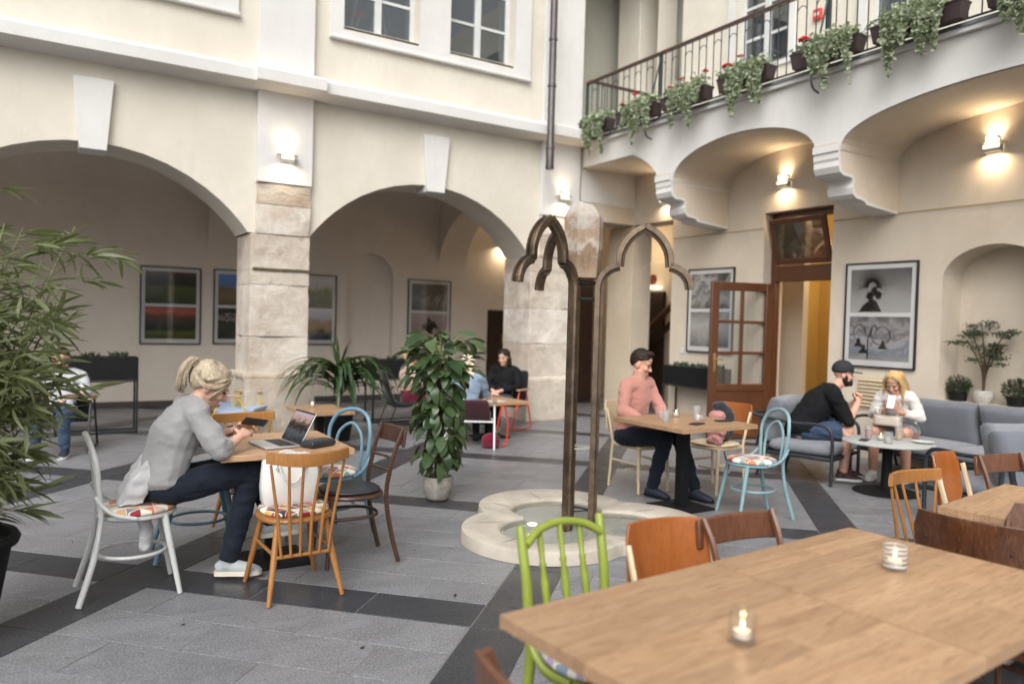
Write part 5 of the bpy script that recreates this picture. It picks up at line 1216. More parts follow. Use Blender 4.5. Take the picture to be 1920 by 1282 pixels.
def person(label, loc, rz, J, sk, vox=.006, female=True, headS=1.0, headM=None, hands=(), group=None, bare=(), arm_r=(.043, .036, .024), leg_r=(.078, .056, .036), tor=None, wide=1.0, k=1.0):
    m = MB(); tor = tor or {}
    torso(m, J['P'], J['W'], J['C'], J['N'], (J['SL'], J['SR']), J['fwd'], .88*k, **tor)
    m.tube([lp(J['C'], J['N'], .8), J['N'], lp(J['N'], J['H'], .55), J['H']], [.06, .056, .052, .05] if female else [.07, .064, .060, .056], 12)
    head_blobs(m, headM, headS, female, wide)
    for s in 'LR':
        limb(m, J['S'+s], J['E'+s], J['X'+s], *arm_r)
        limb(m, J['I'+s], J['K'+s], J['A'+s], *leg_r, n=12)
        m.ell(lp(J['K'+s], J['A'+s], .3)+V(J['fwd'])*-.012, (.05, .05, .09), None, 10, 7)
    for h in hands: hand(m, *h[0], **h[1])
    b = blob(m, 'person', sk, None, vox, 2, None, loc, rz)
    tag(b, label, 'person', group); return b
def seated(hip_z=.56, lean=0, kneeY=.43, knee_z=.52, feetY=.42, shw=.17, hw=.085, kw=.10, fw=.11, tl=.50, neck_f=.0, twist=0, ank_z=.088):
    """generic seated skeleton, y forward, x right"""
    s_, c_ = math.sin(lean), math.cos(lean); P = V((0, 0, hip_z)); ax = lambda d, f=0: V((0, d*s_+f, hip_z+d*c_))
    J = dict(P=P, W=ax(.16, -.005), C=ax(.33, .0), N=ax(tl, neck_f), fwd=V((0, c_, -s_)))
    t = Matrix.Rotation(twist, 3, 'Z'); S = ax(tl-.055, neck_f*.6); J['SR'] = S+t@V((shw, 0, 0)); J['SL'] = S+t@V((-shw, 0, 0))
    for s, x in (('R', 1), ('L', -1)):
        J['I'+s] = V((x*hw, .0, hip_z-.01)); J['K'+s] = V((x*kw, kneeY, knee_z)); J['A'+s] = V((x*fw, feetY, ank_z))
    return J
def trousers(b, J, mat, vox=.009, leg=(.094, .068, .050), upto=1.0, disp=((.10, .016), (.035, .006)), hipk=1.0, pw=.165, pd=.125):
    m = MB()
    m.tube([V(J['W'])+V((0, 0, -.02)), lp(J['W'], J['P'], .6), J['P'], V(J['P'])+V((0, .0, -.06))], [(pd*.85, pw*.87), (pd*.95, pw*.97), (pd, pw), (pd*.9, pw*.95)], 16, up=(0, 1, 0))
    for s in 'LR':
        a, kn, an = V(J['I'+s]), V(J['K'+s]), V(J['A'+s]); e = kn.lerp(an, upto) if upto > 0 else a.lerp(kn, 1+upto)
        if upto > 0: limb(m, a, kn, e, leg[0], leg[1], leg[2] if upto > .9 else leg[1]*.95, 14)
        else: m.tube([a, a.lerp(kn, .4), e], [leg[0], leg[0]*.95, leg[1]*1.12], 14)
    return blob(m, 'trousers' if upto > 0 else 'shorts', mat, b, vox, 3, ((.12, .010),), cr=DN)
def top_(b, J, mat, name='sweater', sleeve=1.0, vox=.009, arm=(.062, .052, .042), k=1.0, ex=.014, disp=((.11, .022), (.04, .008)), tor=None, hem=None):
    m = MB(); torso(m, J['P']+V((0, 0, .02)) if hem is None else hem, J['W'], J['C'], lp(J['C'], J['N'], .97), (J['SL'], J['SR']), J['fwd'], k, ex=ex, **(tor or {}))
    for s in 'LR':
        S, E, X = V(J['S'+s]), V(J['E'+s]), V(J['X'+s])
        if sleeve > 1: limb(m, S, E, E.lerp(X, sleeve-1), arm[0], arm[1], arm[2], 12)
        else: m.tube([S, S.lerp(E, .5), S.lerp(E, sleeve)], [arm[0], arm[0]*.97, arm[1]*1.08], 12); m.ell(S, (arm[0],)*3)
    return blob(m, name, mat, b, vox, 3, ((.18, .020),), cr=KN)
def shoes(b, J, mat, solemat, toes=None, name='shoe'):
    for s in 'LR':
        a = V(J['A'+s]); t = V(toes[s]) if toes else a+V((0, .15, -.055)); m = MB(); shoe(m, a, t); o = blob(m, name, mat, b, .007, 3)
        sole(a, t).build('sole', solemat, o, smooth=True)
def strands(name, mat, parent, M, paths, n=6, r=.006, per=5, jit=.006, seed=1):
    rr = random.Random(seed); m = MB()
    for p in paths:
        for _ in range(per):
            j = V((rr.uniform(-1, 1), rr.uniform(-1, 1), rr.uniform(-1, 1)))*jit; q = [V(a)+j*(.5+.8*i/len(p))+V((rr.uniform(-1, 1), rr.uniform(-1, 1), rr.uniform(-1, 1)))*jit*.25 for i, a in enumerate(p)]
            sp = spline(q, 5); k = len(sp); m.tube(sp, [r*(.55+.45*math.sin(PI*min(1, .25+.75*i/k))) if i < k-1 else r*.2 for i in range(k)], 5)
    m.xf(M); return m.build(name, mat, parent, smooth='all', kind='stuff')
def cap_hair(parent, M, mat, rx=.083, ry=.104, rz_=.098, c=(0, -.016, .038), cut=None, disp=((.03, .006),), extra=None, name='hair', smooth=2):
    h = MB(); h.ell(c, (rx, ry, rz_), None, 20, 14)
    h.v = [p if cut is None else cut(V(p)) for p in h.v]
    if extra: extra(h)
    h.xf(M); return blob(h, name, mat, parent, .006, smooth, disp)
def facecut(z0=.045, y1=.062, back=-.085):
    def f(p):
        # hairline: pull the front-lower part of the shell back inside the skull
        lim = z0+(p.y-.03)*.45 if p.y > -.02 else z0-.02-(-.02-p.y)*1.6
        lim = max(lim, back)
        if p.z < lim: p = V((p.x*.86, p.y*.80-.004, max(p.z, lim)))
        return p
    return f
# ---- woman with laptop ----------------------------------------------------
M_denim = fabric('dark_denim', (.014, .019, .031), .3, 300, .35, .05); M_sweater = fabric('grey_marl_sweater', (.34, .335, .335), .45, 330, .12, .3); M_canvas = fabric('pale_canvas_shoe', (.42, .46, .46), .2, 300)
M_rubber = MAT('cream_rubber', (.68, .62, .52), .6, .06, 12)
J = dict(P=V((0, .0, .575)), W=V((0, .005, .70)), C=V((0, .055, .865)), N=V((0, .165, 1.04)), fwd=V((0, .9, -.45)), H=V((0, .21, 1.11)),
         SL=V((-.165, .135, .995)), SR=V((.165, .145, .985)), ER=V((.235, .255, .775)), XR=V((.125, .385, .845)), EL=V((-.225, .245, .79)), XL=V((-.075, .395, .855)),
         IR=V((.085, .03, .565)), IL=V((-.085, .03, .565)), KR=V((.075, .465, .632)), KL=V((-.07, .515, .625)), AR=V((.07, .34, .105)), AL=V((-.10, .64, .255)))
Mh = head_frame((0, .228, 1.13), (.06, .88, -.48))
hw1 = ((J['XR'], V((-.75, .62, .22)), V((.45, .25, .85)), -1), dict(curl=.55, thumb=.5)); hw2 = ((J['XL'], V((.35, .85, .30)), V((-.6, .2, .75)), 1), dict(curl=.6, thumb=.5))
wmn = person('woman in grey sweater with blonde ponytail holding a phone at the laptop', (.615, 4.70, 0), RD(-90), J, M_skinB, .0048, True, 1.13, Mh, [hw1, hw2], tor=dict(depth=(.112, .098, .112, .085), width=(.165, .14, .15, .10)))
face(wmn, Mh, 1.13, M_hblond); Mh = Mh @ Matrix.Scale(1.13, 4)
top_(wmn, J, M_sweater, 'sweater', 1.42, .008, (.066, .060, .052), 1.0, .022, ((.16, .032), (.05, .022)), dict(depth=(.115, .105, .118, .085), width=(.165, .15, .155, .10)), hem=V((0, -.01, .60)))
trousers(wmn, J, M_denim, .008, (.098, .076, .054), 1.0, ((.09, .014), (.03, .006)), pw=.175, pd=.13)
shoes(wmn, J, M_canvas, M_rubber, dict(R=J['AR']+V((.06, .13, -.05)), L=J['AL']+V((0, .14, -.05))))
cap_hair(wmn, Mh, M_hblond, cut=facecut(.03, .06, -.075))
pony = [[(x, -.106, .058), (x*1.3, -.122, .082+z), (x*1.8, -.140, .068+z), (x*2.0, -.146, .02), (x*1.8, -.132, -.035), (x*1.2, -.112, -.075)] for x in (-.018, 0, .018) for z in (-.012, .006)]
strands('ponytail', M_hblond, wmn, Mh, pony, 6, .0036, 30, .016, 2)
sw = []
for k in range(11):
    a = -1+2*k/10; sw.append([(.03*a+.01, .060-.02*abs(a), .112-.02*abs(a)), (.075*a, .01, .112-.055*abs(a)), (.085*a, -.05, .085-.06*abs(a)), (.03*a, -.10, .062)])
for sx in (-1, 1):
    for t in range(5): sw.append([(sx*(.02+.012*t), .078-.006*t, .085-.004*t), (sx*(.058+.004*t), .058-.01*t, .045-.004*t), (sx*(.077), .025-.008*t, .008-.004*t), (sx*.082, -.03, -.005), (sx*.055, -.085, .02), (sx*.02, -.106, .05)])
    sw.append([(sx*.035, .079, .07), (sx*.066, .058, .02), (sx*.076, .036, -.03), (sx*.078, .02, -.065)])
strands('hair_strands', M_hblond, wmn, Mh, sw, 6, .0026, 15, .009, 3)
m = MB(); m.tube([(.02*math.cos(a), -.112, .056+.02*math.sin(a)) for a in [2*PI*i/12 for i in range(12)]], .005, 6, closed=True); m.xf(Mh).build('hair_tie', MAT('hair_tie', (.25, .38, .42), .5), wmn)
m = MB()
for k in range(4): c = lp(J['XL'], J['EL'], .10+.045*k); m.tube([c+Matrix.Rotation(0, 3, 'Z')@V((.031*math.cos(a), .012*math.cos(a)*.3, .031*math.sin(a))) for a in [2*PI*i/14 for i in range(14)]], .0035, 5, closed=True)
m.build('bracelets', MAT('bead_bracelet', (.11, .10, .10), .4, .5, 60), wmn)
ph = MB(); ph.box((0, 0, 0), (.07, .145, .009)); o = ph.build('phone', M_black, None, bev=.004, loc=(1.095, 4.64, .915), rot=(RD(-14), RD(-38), RD(-70))); tag(o, 'black phone held in both hands by the woman in grey', 'phone')
# ---- man in pink sweater -----------------------------------------------------
J = seated(.535, RD(6), .44, .53, .40, .172, .09, .085, .10, .52, .02); J['H'] = V((.01, .09, 1.15))
J['AR'] = V((.05, .30, .088)); J['AL'] = V((-.16, .62, .088)); J['KR'] = V((.07, .44, .55)); J['KL'] = V((-.13, .45, .55))
J['ER'] = V((.245, .085, .775)); J['XR'] = V((.165, .29, .70)); J['EL'] = V((-.23, .17, .775)); J['XL'] = V((-.04, .34, .69))
Mh = head_frame((-.01, .085, 1.195), (-.42, .85, -.30))
h1 = ((J['XR'], V((-.6, .75, -.15)), V((.5, .3, .8)), -1), dict(curl=.45)); h2 = ((J['XL'], V((.45, .8, -.2)), V((-.3, .1, .95)), 1), dict(curl=.45))
man = person('dark haired man in pink sweater and jeans sitting behind the square table', (4.73, 5.45, 0), RD(192), J, M_skinA, .0055, False, 1.03, Mh, [h1, h2], tor=dict(depth=(.115, .105, .118, .09), width=(.155, .14, .158, .10)))
face(man, Mh, 1.03, M_hbrown); Mh = Mh @ Matrix.Scale(1.03, 4)
M_pink = fabric('salmon_sweatshirt', (.56, .265, .215), .4, 300, .10, .3)
top_(man, J, M_pink, 'sweater', 1.75, .009, (.064, .056, .044), 1.0, .018, ((.16, .035), (.045, .016)), dict(depth=(.112, .104, .115, .085), width=(.158, .148, .158, .10)))
trousers(man, J, M_denim, .010, (.10, .074, .054)); M_navy = MAT('navy_trainer', (.018, .024, .045), .6, .3, 30, .3, 90); shoes(man, J, M_navy, M_blackmatte)
cap_hair(man, Mh, M_hbrown, .080, .103, .103, (0, -.010, .042), facecut(.040, .06, -.07), ((.018, .010),), extra=lambda h: [h.ell((x, .05, .115), (.03, .04, .022)) for x in (-.03, .0, .03)] and None)
# ---- man in cap ----------------------------------------------------------------
J = seated(.50, RD(33), .44, .51, .42, .21, .10, .135, .13, .54, .03); J['H'] = V((0, .42, 1.05))
J['KR'] = V((.13, .45, .525)); J['KL'] = V((-.12, .43, .53)); J['AR'] = V((.14, .42, .09)); J['AL'] = V((-.09, .48, .09))
J['ER'] = V((.20, .44, .635)); J['XR'] = V((.055, .56, .82)); J['EL'] = V((-.20, .42, .635)); J['XL'] = V((-.045, .56, .825))
Mh = head_frame((-.005, .415, 1.10), (-.02, .99, -.12))
h1 = ((J['XR'], V((-.6, .3, .8)), V((.6, .55, .3)), -1), dict(curl=.75)); h2 = ((J['XL'], V((.6, .3, .8)), V((-.6, .55, .3)), 1), dict(curl=.7))
capm = person('bearded man in black top, denim shorts and dark cap leaning forward', (6.88, 5.22, 0), RD(226), J, M_skinA, .006, False, 1.02, Mh, [h1, h2], arm_r=(.052, .046, .031), leg_r=(.088, .066, .042), tor=dict(depth=(.13, .125, .13, .095), width=(.185, .175, .195, .125)))
face(capm, Mh, 1.02, M_hbrown)
M_blktop = fabric('black_cotton', (.010, .0105, .012), .4, 280, .25, .0)
top_(capm, J, M_blktop, 'cardigan', 1.08, .010, (.082, .068, .062), 1.0, .03, ((.13, .03), (.05, .012)), dict(depth=(.135, .13, .135, .10), width=(.19, .185, .20, .13)))
M_jeanb = fabric('blue_denim', (.045, .075, .13), .35, 280, .25, .1)
trousers(capm, J, M_jeanb, .010, (.112, .09, .05), -.12, pw=.19, pd=.14)
M_runner = MAT('dark_red_runner', (.05, .016, .02), .6, .6, 40, .3, 90); shoes(capm, J, M_runner, M_whtm)
cp = MB(); cp.ell((0, -.012, .048), (.090, .110, .100), None, 20, 12); cp.v = [(x, y, max(z, .032-.02*(y < 0))) for x, y, z in cp.v]
cp.prism([(-.075, .06), (-.068, .135), (-.036, .175), (0, .184), (.036, .175), (.068, .135), (.075, .06)], .034, .044); cp.xf(Mh @ Matrix.Scale(1.02, 4)).build('cap', MAT('cap_navy_black', (.016, .016, .022), .8, .2, 40), capm, smooth=True)
bd = MB(); bd.ell((0, .040, -.080), (.062, .062, .046)); bd.ell((0, .092, -.086), (.034, .018, .028))
for sx in (-1, 1): bd.ell((sx*.062, .014, -.045), (.014, .030, .05)); bd.ell((sx*.025, .098, -.052), (.018, .008, .006))
bd.xf(Mh); blob(bd, 'beard', M_hbrown, capm, .006, 1, ((.012, .006),))
# ---- blonde woman in white cardigan ------------------------------------------
J = seated(.49, RD(30), .40, .50, .36, .148, .095, .10, .12, .50, .03); J['H'] = V((.01, .29, .98))
J['KR'] = V((.16, .42, .515)); J['KL'] = V((-.13, .41, .515)); J['AR'] = V((.17, .40, .09)); J['AL'] = V((-.13, .30, .09))
J['ER'] = V((.235, .25, .68)); J['XR'] = V((.07, .42, .74)); J['EL'] = V((-.235, .23, .68)); J['XL'] = V((-.06, .43, .74))
Mh = head_frame((0.02, .30, 1.02), (.05, .86, -.42))
h1 = ((J['XR'], V((-.35, .5, .8)), V((.7, .5, -.2)), -1), dict(curl=.5)); h2 = ((J['XL'], V((.3, .5, .8)), V((-.7, .5, -.2)), 1), dict(curl=.5))
bw_ = person('blonde woman in white cardigan on the sofa looking at her phone', (7.92, 4.72, 0), RD(108), J, M_skinC, .006, True, 1.0, Mh, [h1, h2], leg_r=(.092, .064, .04), tor=dict(depth=(.125, .105, .118, .085), width=(.18, .15, .155, .10)))
face(bw_, Mh, 1.0, M_hblond)
M_whcard = fabric('white_cardigan', (.66, .64, .61), .4, 280, .08, .3)
top_(bw_, J, M_whcard, 'cardigan', 1.70, .009, (.057, .052, .044), .95, .014, ((.15, .028), (.045, .012)), dict(depth=(.13, .105, .11, .08), width=(.18, .145, .142, .085)), hem=V((0, -.02, .49)))
m = MB(); m.tube([V((0, .0, .53)), V((0, .16, .53)), V((0, .30, .535))], [(.10, .19), (.098, .20), (.085, .21)], 14, up=(0, 0, 1)); blob(m, 'skirt', fabric('grey_blue_dress', (.20, .21, .24), .3), bw_, .010, 3, ((.08, .012),))
shoes(bw_, J, M_whtm, M_whtm)
cap_hair(bw_, Mh, M_hgold, .084, .104, .096, cut=facecut(.02, .06, -.08))
sw = []
for sx in (-1, 1):
    for t in range(9):
        y = .062-.018*t; sw.append([(sx*(.012+.004*t), y+.01-.004*t, .118-.003*t), (sx*.072, y-.005, .065), (sx*.088, y-.015, -.02), (sx*(.092+.004*(t % 3)), y-.02+.02*(t < 4), -.11), (sx*.085, y+.01, -.20-.03*(t % 3))])
strands('hair_strands', M_hgold, bw_, Mh, sw, 6, .0034, 16, .012, 5)
p2 = MB(); p2.box((0, 0, 0), (.075, .01, .15)); o = p2.build('phone', MAT('pale_phone_case', (.62, .60, .60), .4, .1, 20), None, bev=.005, loc=(7.414, 4.539, .845), rot=(RD(28), 0, RD(108))); tag(o, 'pale phone in the hands of the blonde woman on the sofa', 'phone')
# ---- background guests -----------------------------------------------------------
J = seated(.42, RD(-14), .42, .45, .46, .175, .09, .09, .10, .49, .02); J['H'] = V((0, -.04, .97))
J['ER'] = V((.24, .0, .62)); J['XR'] = V((.06, .24, .56)); J['EL'] = V((-.24, .0, .62)); J['XL'] = V((-.05, .25, .56))
Mh = head_frame((0, -.02, 1.03), (.12, .95, -.22))
h1 = ((J['XR'], V((-.7, .6, -.2)), V((.2, .2, .9)), -1), dict(curl=.5)); h2 = ((J['XL'], V((.7, .6, -.2)), V((-.2, .2, .9)), 1), dict(curl=.5))
dw = person('dark haired woman in black cardigan on the red legged chair', (5.78, 9.52, 0), RD(128), J, M_skinB, .009, True, 1.0, Mh, [h1, h2])
face(dw, Mh); top_(dw, J, M_blktop, 'cardigan', 1.85, .012); trousers(dw, J, fabric('charcoal_trousers', (.02, .02, .022)), .012); shoes(dw, J, M_canvas, M_whtm)
cap_hair(dw, Mh, M_hbrown, .092, .108, .098, cut=facecut(.03, .06, -.10), disp=((.03, .014),), extra=lambda h: [h.ell((sx*.08, -.01, z), (.032, .05, .05)) for sx in (-1, 1) for z in (-.03, -.085)] and None)
J = seated(.42, RD(6), .42, .45, .40, .17, .09, .10, .12, .47, .02); J['H'] = V((0, .10, .95)); J['ER'] = V((.22, .16, .63)); J['XR'] = V((.12, .38, .57)); J['EL'] = V((-.22, .16, .63)); J['XL'] = V((-.10, .38, .57))
Mh = head_frame((0, .11, 1.00), (0, .95, -.2))
gb = person('platinum blonde woman in light denim jacket seen from behind', (4.54, 8.32, 0), RD(-30), J, M_skinB, .010, True, 1.0, Mh, [((J['XR'], V((-.2, 1, 0)), V((0, 0, 1)), -1), dict()), ((J['XL'], V((.2, 1, 0)), V((0, 0, 1)), 1), dict())])
top_(gb, J, fabric('light_denim', (.26, .33, .44), .4, 250, .25), 'jacket', 1.8, .012); trousers(gb, J, fabric('black_trousers', (.012, .012, .014)), .012); shoes(gb, J, M_navy, M_blackmatte)
cap_hair(gb, Mh, M_hplat, .090, .110, .10, cut=facecut(.03, .06, -.16), disp=((.04, .010),), extra=lambda h: [h.ell((x, -.07, z), (.045, .042, .07)) for x in (-.04, .04) for z in (-.05, -.12)] and None)
J = seated(.42, RD(-16), .42, .45, .40, .18, .09, .12, .14, .48, .02); J['H'] = V((0, -.06, .95)); J['ER'] = V((.26, .0, .64)); J['XR'] = V((.20, .24, .60)); J['EL'] = V((-.26, .0, .64)); J['XL'] = V((-.12, .25, .62))
Mh = head_frame((0, -.04, 1.01), (0, .9, -.35))
bb = person('guest in pale striped shirt and jeans half hidden by the bamboo', (.20, 9.66, 0), RD(166), J, M_skinA, .010, False, 1.0, Mh, [((J['XR'], V((-.2, 1, 0)), V((0, 0, 1)), -1), dict()), ((J['XL'], V((.2, 1, 0)), V((0, 0, 1)), 1), dict())])
face(bb, Mh); top_(bb, J, fabric('pale_shirt', (.50, .51, .54), .3, 40, .2), 'shirt', 1.3, .012); trousers(bb, J, M_jeanb, .012); shoes(bb, J, M_navy, M_whtm); cap_hair(bb, Mh, M_hbrown, .08, .10, .094, cut=facecut(.05))
J = seated(.42, RD(-6), .42, .45, .40, .175, .09, .10, .12, .46, .02); J['H'] = V((0, .0, .93)); J['ER'] = V((.24, .02, .63)); J['XR'] = V((.16, .26, .60)); J['EL'] = V((-.24, .02, .63)); J['XL'] = V((-.12, .27, .62))
Mh = head_frame((0, .01, .99), (0, .95, -.25))
pb = person('guest in pale pink top behind the climbing plant', (4.50, 9.98, 0), RD(-100), J, M_skinB, .010, True, 1.0, Mh, [((J['XR'], V((-.2, 1, 0)), V((0, 0, 1)), -1), dict()), ((J['XL'], V((.2, 1, 0)), V((0, 0, 1)), 1), dict())])
face(pb, Mh); top_(pb, J, fabric('pale_pink_top', (.50, .36, .31)), 'top', 1.2, .012); trousers(pb, J, fabric('wine_trousers', (.16, .02, .04)), .012); shoes(pb, J, M_blackmatte, M_blackmatte); cap_hair(pb, Mh, M_hgold, .088, .106, .098, cut=facecut(.03, .06, -.12))
# ================================================================== plants
def leaf_mesh(name, L, W, mat, bend=.25, fold=.15, n=5, heart=False):
    m = MB(); vs_ = []; 
    for i in range(n+1):
        t = i/n; w = W*(math.sin(PI*min(1, t*.92+.06))**.8)*(1 if not heart else 1.0)
        if heart: w = W*(1.25*math.sqrt(max(0, t+.03))*max(0, (1-t))**.75*1.25)
        if i == n: w = W*.02
        y = L*t; z = -bend*L*t*t
        vs_ += [(-w, y-(.18*L*(1-t)**6 if heart else 0), z+fold*w), (0, y, z), (w, y-(.18*L*(1-t)**6 if heart else 0), z+fold*w)]
    fs = []
    for i in range(n):
        a = i*3; fs += [(a, a+1, a+4, a+3), (a+1, a+2, a+5, a+4)]
    m.add(vs_, fs); return m.mesh(name, mat, 'all')
def leaf_xf(p, d, up=V((0, 0, 1)), roll=0, s=1.0):
    y = V(d).normalized(); x = y.cross(up)
    if x.length < 1e-4: x = V((1, 0, 0))
    x.normalize(); z = x.cross(y); m = Matrix((x, y, z)).transposed().to_4x4() @ Matrix.Rotation(roll, 4, 'Y') @ Matrix.Scale(s, 4); m.translation = V(p); return m
def put_leaves(parent, lst, meshes, mat, cap_=300, name='leaf'):
    """lst of (matrix, mesh index); the first cap_ become objects, the rest one joined part"""
    for M, k in lst[:cap_]:
        o = bpy.data.objects.new(name, meshes[k]); COL.objects.link(o); o.parent = parent; o.matrix_local = M
    if len(lst) > cap_:
        m = MB(); vals = []
        for M, k in lst[cap_:]:
            me = meshes[k]; f0 = len(m.f); m.add([M @ v.co for v in me.vertices], [tuple(p.vertices) for p in me.polygons]); vals += [random.random()]*(len(m.f)-f0)
        o = m.build('leaf_mass', mat, parent, smooth='all', kind='stuff'); paint(o, vals)
RL = random.Random(11)
# bamboo in black pot ----------------------------------------------------------
bmb = thing('bamboo_plant', 'tall leafy bamboo in a dark plastic pot at the left edge', 'plant', (-.335, 4.30, 0))
m = MB(); m.lathe([(.001, .004), (.16, .004), (.235, .44), (.262, .445), (.27, .47), (.255, .495), (.232, .488), (.225, .44), (.001, .43)], 36); m.build('pot', M_blackmatte, bmb, smooth=True)
m = MB(); m.lathe([(.001, .445), (.225, .44)], 24); m.build('soil', bpy.data.materials['potting_soil'], bmb)
BL = [leaf_mesh('bamboo_leaf', .15, .0100, M_bamboo, b, .3) for b in (.15, .35, .6)]
M_culm = MAT('bamboo_culm', (.13, .15, .05), .4, .25, 10)
lst = []
for k in range(15):
    a = RL.uniform(0, 2*PI); b0 = V((.10*math.cos(a), .10*math.sin(a), .44)); lean = V((RL.uniform(-.12, .40), RL.uniform(-.15, .40), 0)); H = RL.uniform(.8, 1.86)
    P = [b0+lean*(t**1.6)+V((0, 0, H*t*(1-.06*t))) for t in [i/8 for i in range(9)]]
    m = MB(); m.tube(P, [.0075*(1-.075*i) for i in range(9)], 6); m.build('culm', M_culm, bmb, smooth='all')
    tw = MB()
    for i in range(34):
        t = RL.uniform(.12, 1)**1.15; q = P[min(7, int(t*8))].lerp(P[min(8, int(t*8)+1)], t*8 % 1); az = RL.uniform(0, 2*PI); d = V((math.cos(az)*.8+.25, math.sin(az)*.8+.1, RL.uniform(-.05, .6))).normalized(); L = RL.uniform(.12, .40)*(1.2-t*.45)
        e = q+d*L+V((0, 0, -.05*L)); tw.tube([q, q.lerp(e, .5)+V((0, 0, .02)), e], [.0022, .0018, .001], 4)
        for j in range(RL.randint(3, 6)):
            r = e.lerp(q, RL.uniform(0, .55)); dd = (d+V((RL.uniform(-.9, .9), RL.uniform(-.9, .9), RL.uniform(-.75, .55)))).normalized()
            lst.append((leaf_xf(r, dd, roll=RL.uniform(-1.3, 1.3), s=RL.uniform(.65, 1.25)), RL.randint(0, 2)))
    tw.build('twig', M_culm, bmb, kind='stuff')
lst.sort(key=lambda t: -t[0].translation.x)
put_leaves(bmb, lst, BL, M_bamboo)
# dried bract at the lower left corner
dr = thing('dried_plant', 'withered tan and dark brown dried leaf at the bottom left corner', 'plant', (-.10, 2.42, 0))
m = MB(); m.tube(spline([(-.12, .02, .003), (-.06, .02, .22), (-.012, .02, .36), (.0, .02, .43), (-.03, .02, .50)], 5), [(.03, .05)]*10+[(.034, .055)]*6+[(.025, .04)]*3+[(.01, .02)]*2, 10); m.build('stalk', MAT('dried_tan', (.30, .17, .085), .6, .4, 14), dr, smooth='all')
m = MB()
for k in range(90):
    a = RL.uniform(0, 6.28); q = V((.005, -.0, .34+RL.uniform(-.05, .05))); l = RL.uniform(.06, .12); d_ = V((.75, .35*math.cos(a), .75*math.sin(a)-.15)).normalized()
    m.tube([q, q+d_*l*.6, q+d_*l+V((0, 0, -.015))], [.007, .006, .001], 4)
m.build('dry_tuft', MAT('dried_dark', (.03, .02, .014), .8, .3, 20), dr, smooth='all', kind='stuff')
# climbing plant on moss pole ---------------------------------------------------
cp_ = thing('climbing_plant', 'tall heart leaved climbing plant in a ribbed grey ceramic pot', 'plant', (2.93, 5.86, 0))
m = MB(); pr_ = [(.001, .004), (.075, .004), (.085, .012)]
for i in range(22): z = .02+.185*i/21; pr_.append((.085+.045*math.sin(min(1, z/.16)*PI/2)+(.0028 if i % 2 else 0), z))
pr_ += [(.128, .212), (.116, .212), (.112, .18), (.001, .18)]; m.lathe(pr_, 40); m.build('pot', MAT('ribbed_stoneware', (.27, .25, .22), .7, .3, 18, .3, 60), cp_, smooth=True)
m = MB(); m.tube([(0, 0, .17), (0, 0, 1.18)], .032, 10); m.build('moss_pole', MAT('moss_pole', (.05, .035, .02), .95, .4, 40, .8, 90), cp_)
PL = [leaf_mesh('climber_leaf', .135, .066, M_philo, b, .12, 7, True) for b in (.2, .5, .8)]
lst = []; pt = MB()
for k in range(285):
    t = RL.random()**.92; z = .22+1.08*t; az = RL.uniform(0, 2*PI); 
    out = (.06+.12*RL.random())*(.85+.4*t) if t < .72 else .10+.18*RL.random()
    if t > .72: dirz = RL.uniform(-.15, .65)
    else: dirz = RL.uniform(-1.0, .1)
    o_ = V((math.cos(az), math.sin(az), 0)); b0 = V((o_.x*.03, o_.y*.03, z)); e = b0+o_*out+V((0, 0, .05+.10*max(0, t-.7)*3))
    pt.tube([b0, b0.lerp(e, .5)+V((0, 0, .015)), e], .003, 4)
    d = (o_*.9+V((RL.uniform(-.3, .3), RL.uniform(-.3, .3), dirz-.35))).normalized(); s = RL.uniform(.55, 1.0) if t < .75 else RL.uniform(.8, 1.3)
    lst.append((leaf_xf(e, d, roll=RL.uniform(-.5, .5), s=s), RL.randint(0, 2)))
for az, z in ((.3, 1.36), (1.5, 1.40), (3.4, 1.38), (4.6, 1.33), (5.5, 1.30), (2.4, 1.46)):
    o_ = V((math.cos(az), math.sin(az), 0)); e = V((0, 0, z))+o_*.16; pt.tube([(0, 0, 1.15), (o_.x*.06, o_.y*.06, z-.06), e], .0035, 4); lst.append((leaf_xf(e, o_+V((0, 0, -.15)), roll=RL.uniform(-.2, .2), s=1.2), 0))
lst.append((leaf_xf((0, 0, 1.46), (.2, -.9, -.05), s=.9), 0)); pt.tube([(0, 0, 1.15), (0.01, .01, 1.46)], .004, 4)
pt.build('petioles', MAT('petiole_green', (.16, .2, .06), .4, .2, 10), cp_, kind='stuff'); put_leaves(cp_, lst, PL, M_philo)
# dracaena -----------------------------------------------------------------------
dc = thing('dracaena_plant', 'arching strap leaved dracaena beside the left stone pier', 'plant', (3.22, 9.30, 0))
m = MB(); m.lathe([(.001, .004), (.15, .004), (.20, .36), (.21, .38), (.19, .38), (.18, .34), (.001, .34)], 28); m.build('pot', M_blackmatte, dc, smooth=True)
m = MB(); m.tube([(0, 0, .33), (.01, 0, .75)], [.035, .03], 8); m.build('trunk', MAT('dracaena_trunk', (.16, .12, .08), .85, .3, 14), dc, smooth=True)
def strap(L, W, a0, droop, n=9):
    m = MB(); vs_ = []; y = z = 0; a = a0
    for i in range(n+1):
        t = i/n; w = W*min(1, .35+t*3)*(1-t**3)**.9; vs_ += [(-w, y, z+w*.35), (0, y, z), (w, y, z+w*.35)]
        y += math.cos(a)*L/n; z += math.sin(a)*L/n; a -= droop/n
    m.add(vs_, [f for i in range(n) for f in ((i*3, i*3+1, i*3+4, i*3+3), (i*3+1, i*3+2, i*3+5, i*3+4))]); return m.mesh('strap_leaf', M_yucca, 'all')
SL_ = [strap(.85, .028, 1.05, 2.5), strap(.95, .03, .75, 2.2), strap(.8, .027, 1.25, 2.7), strap(.55, .022, 1.4, .35)]
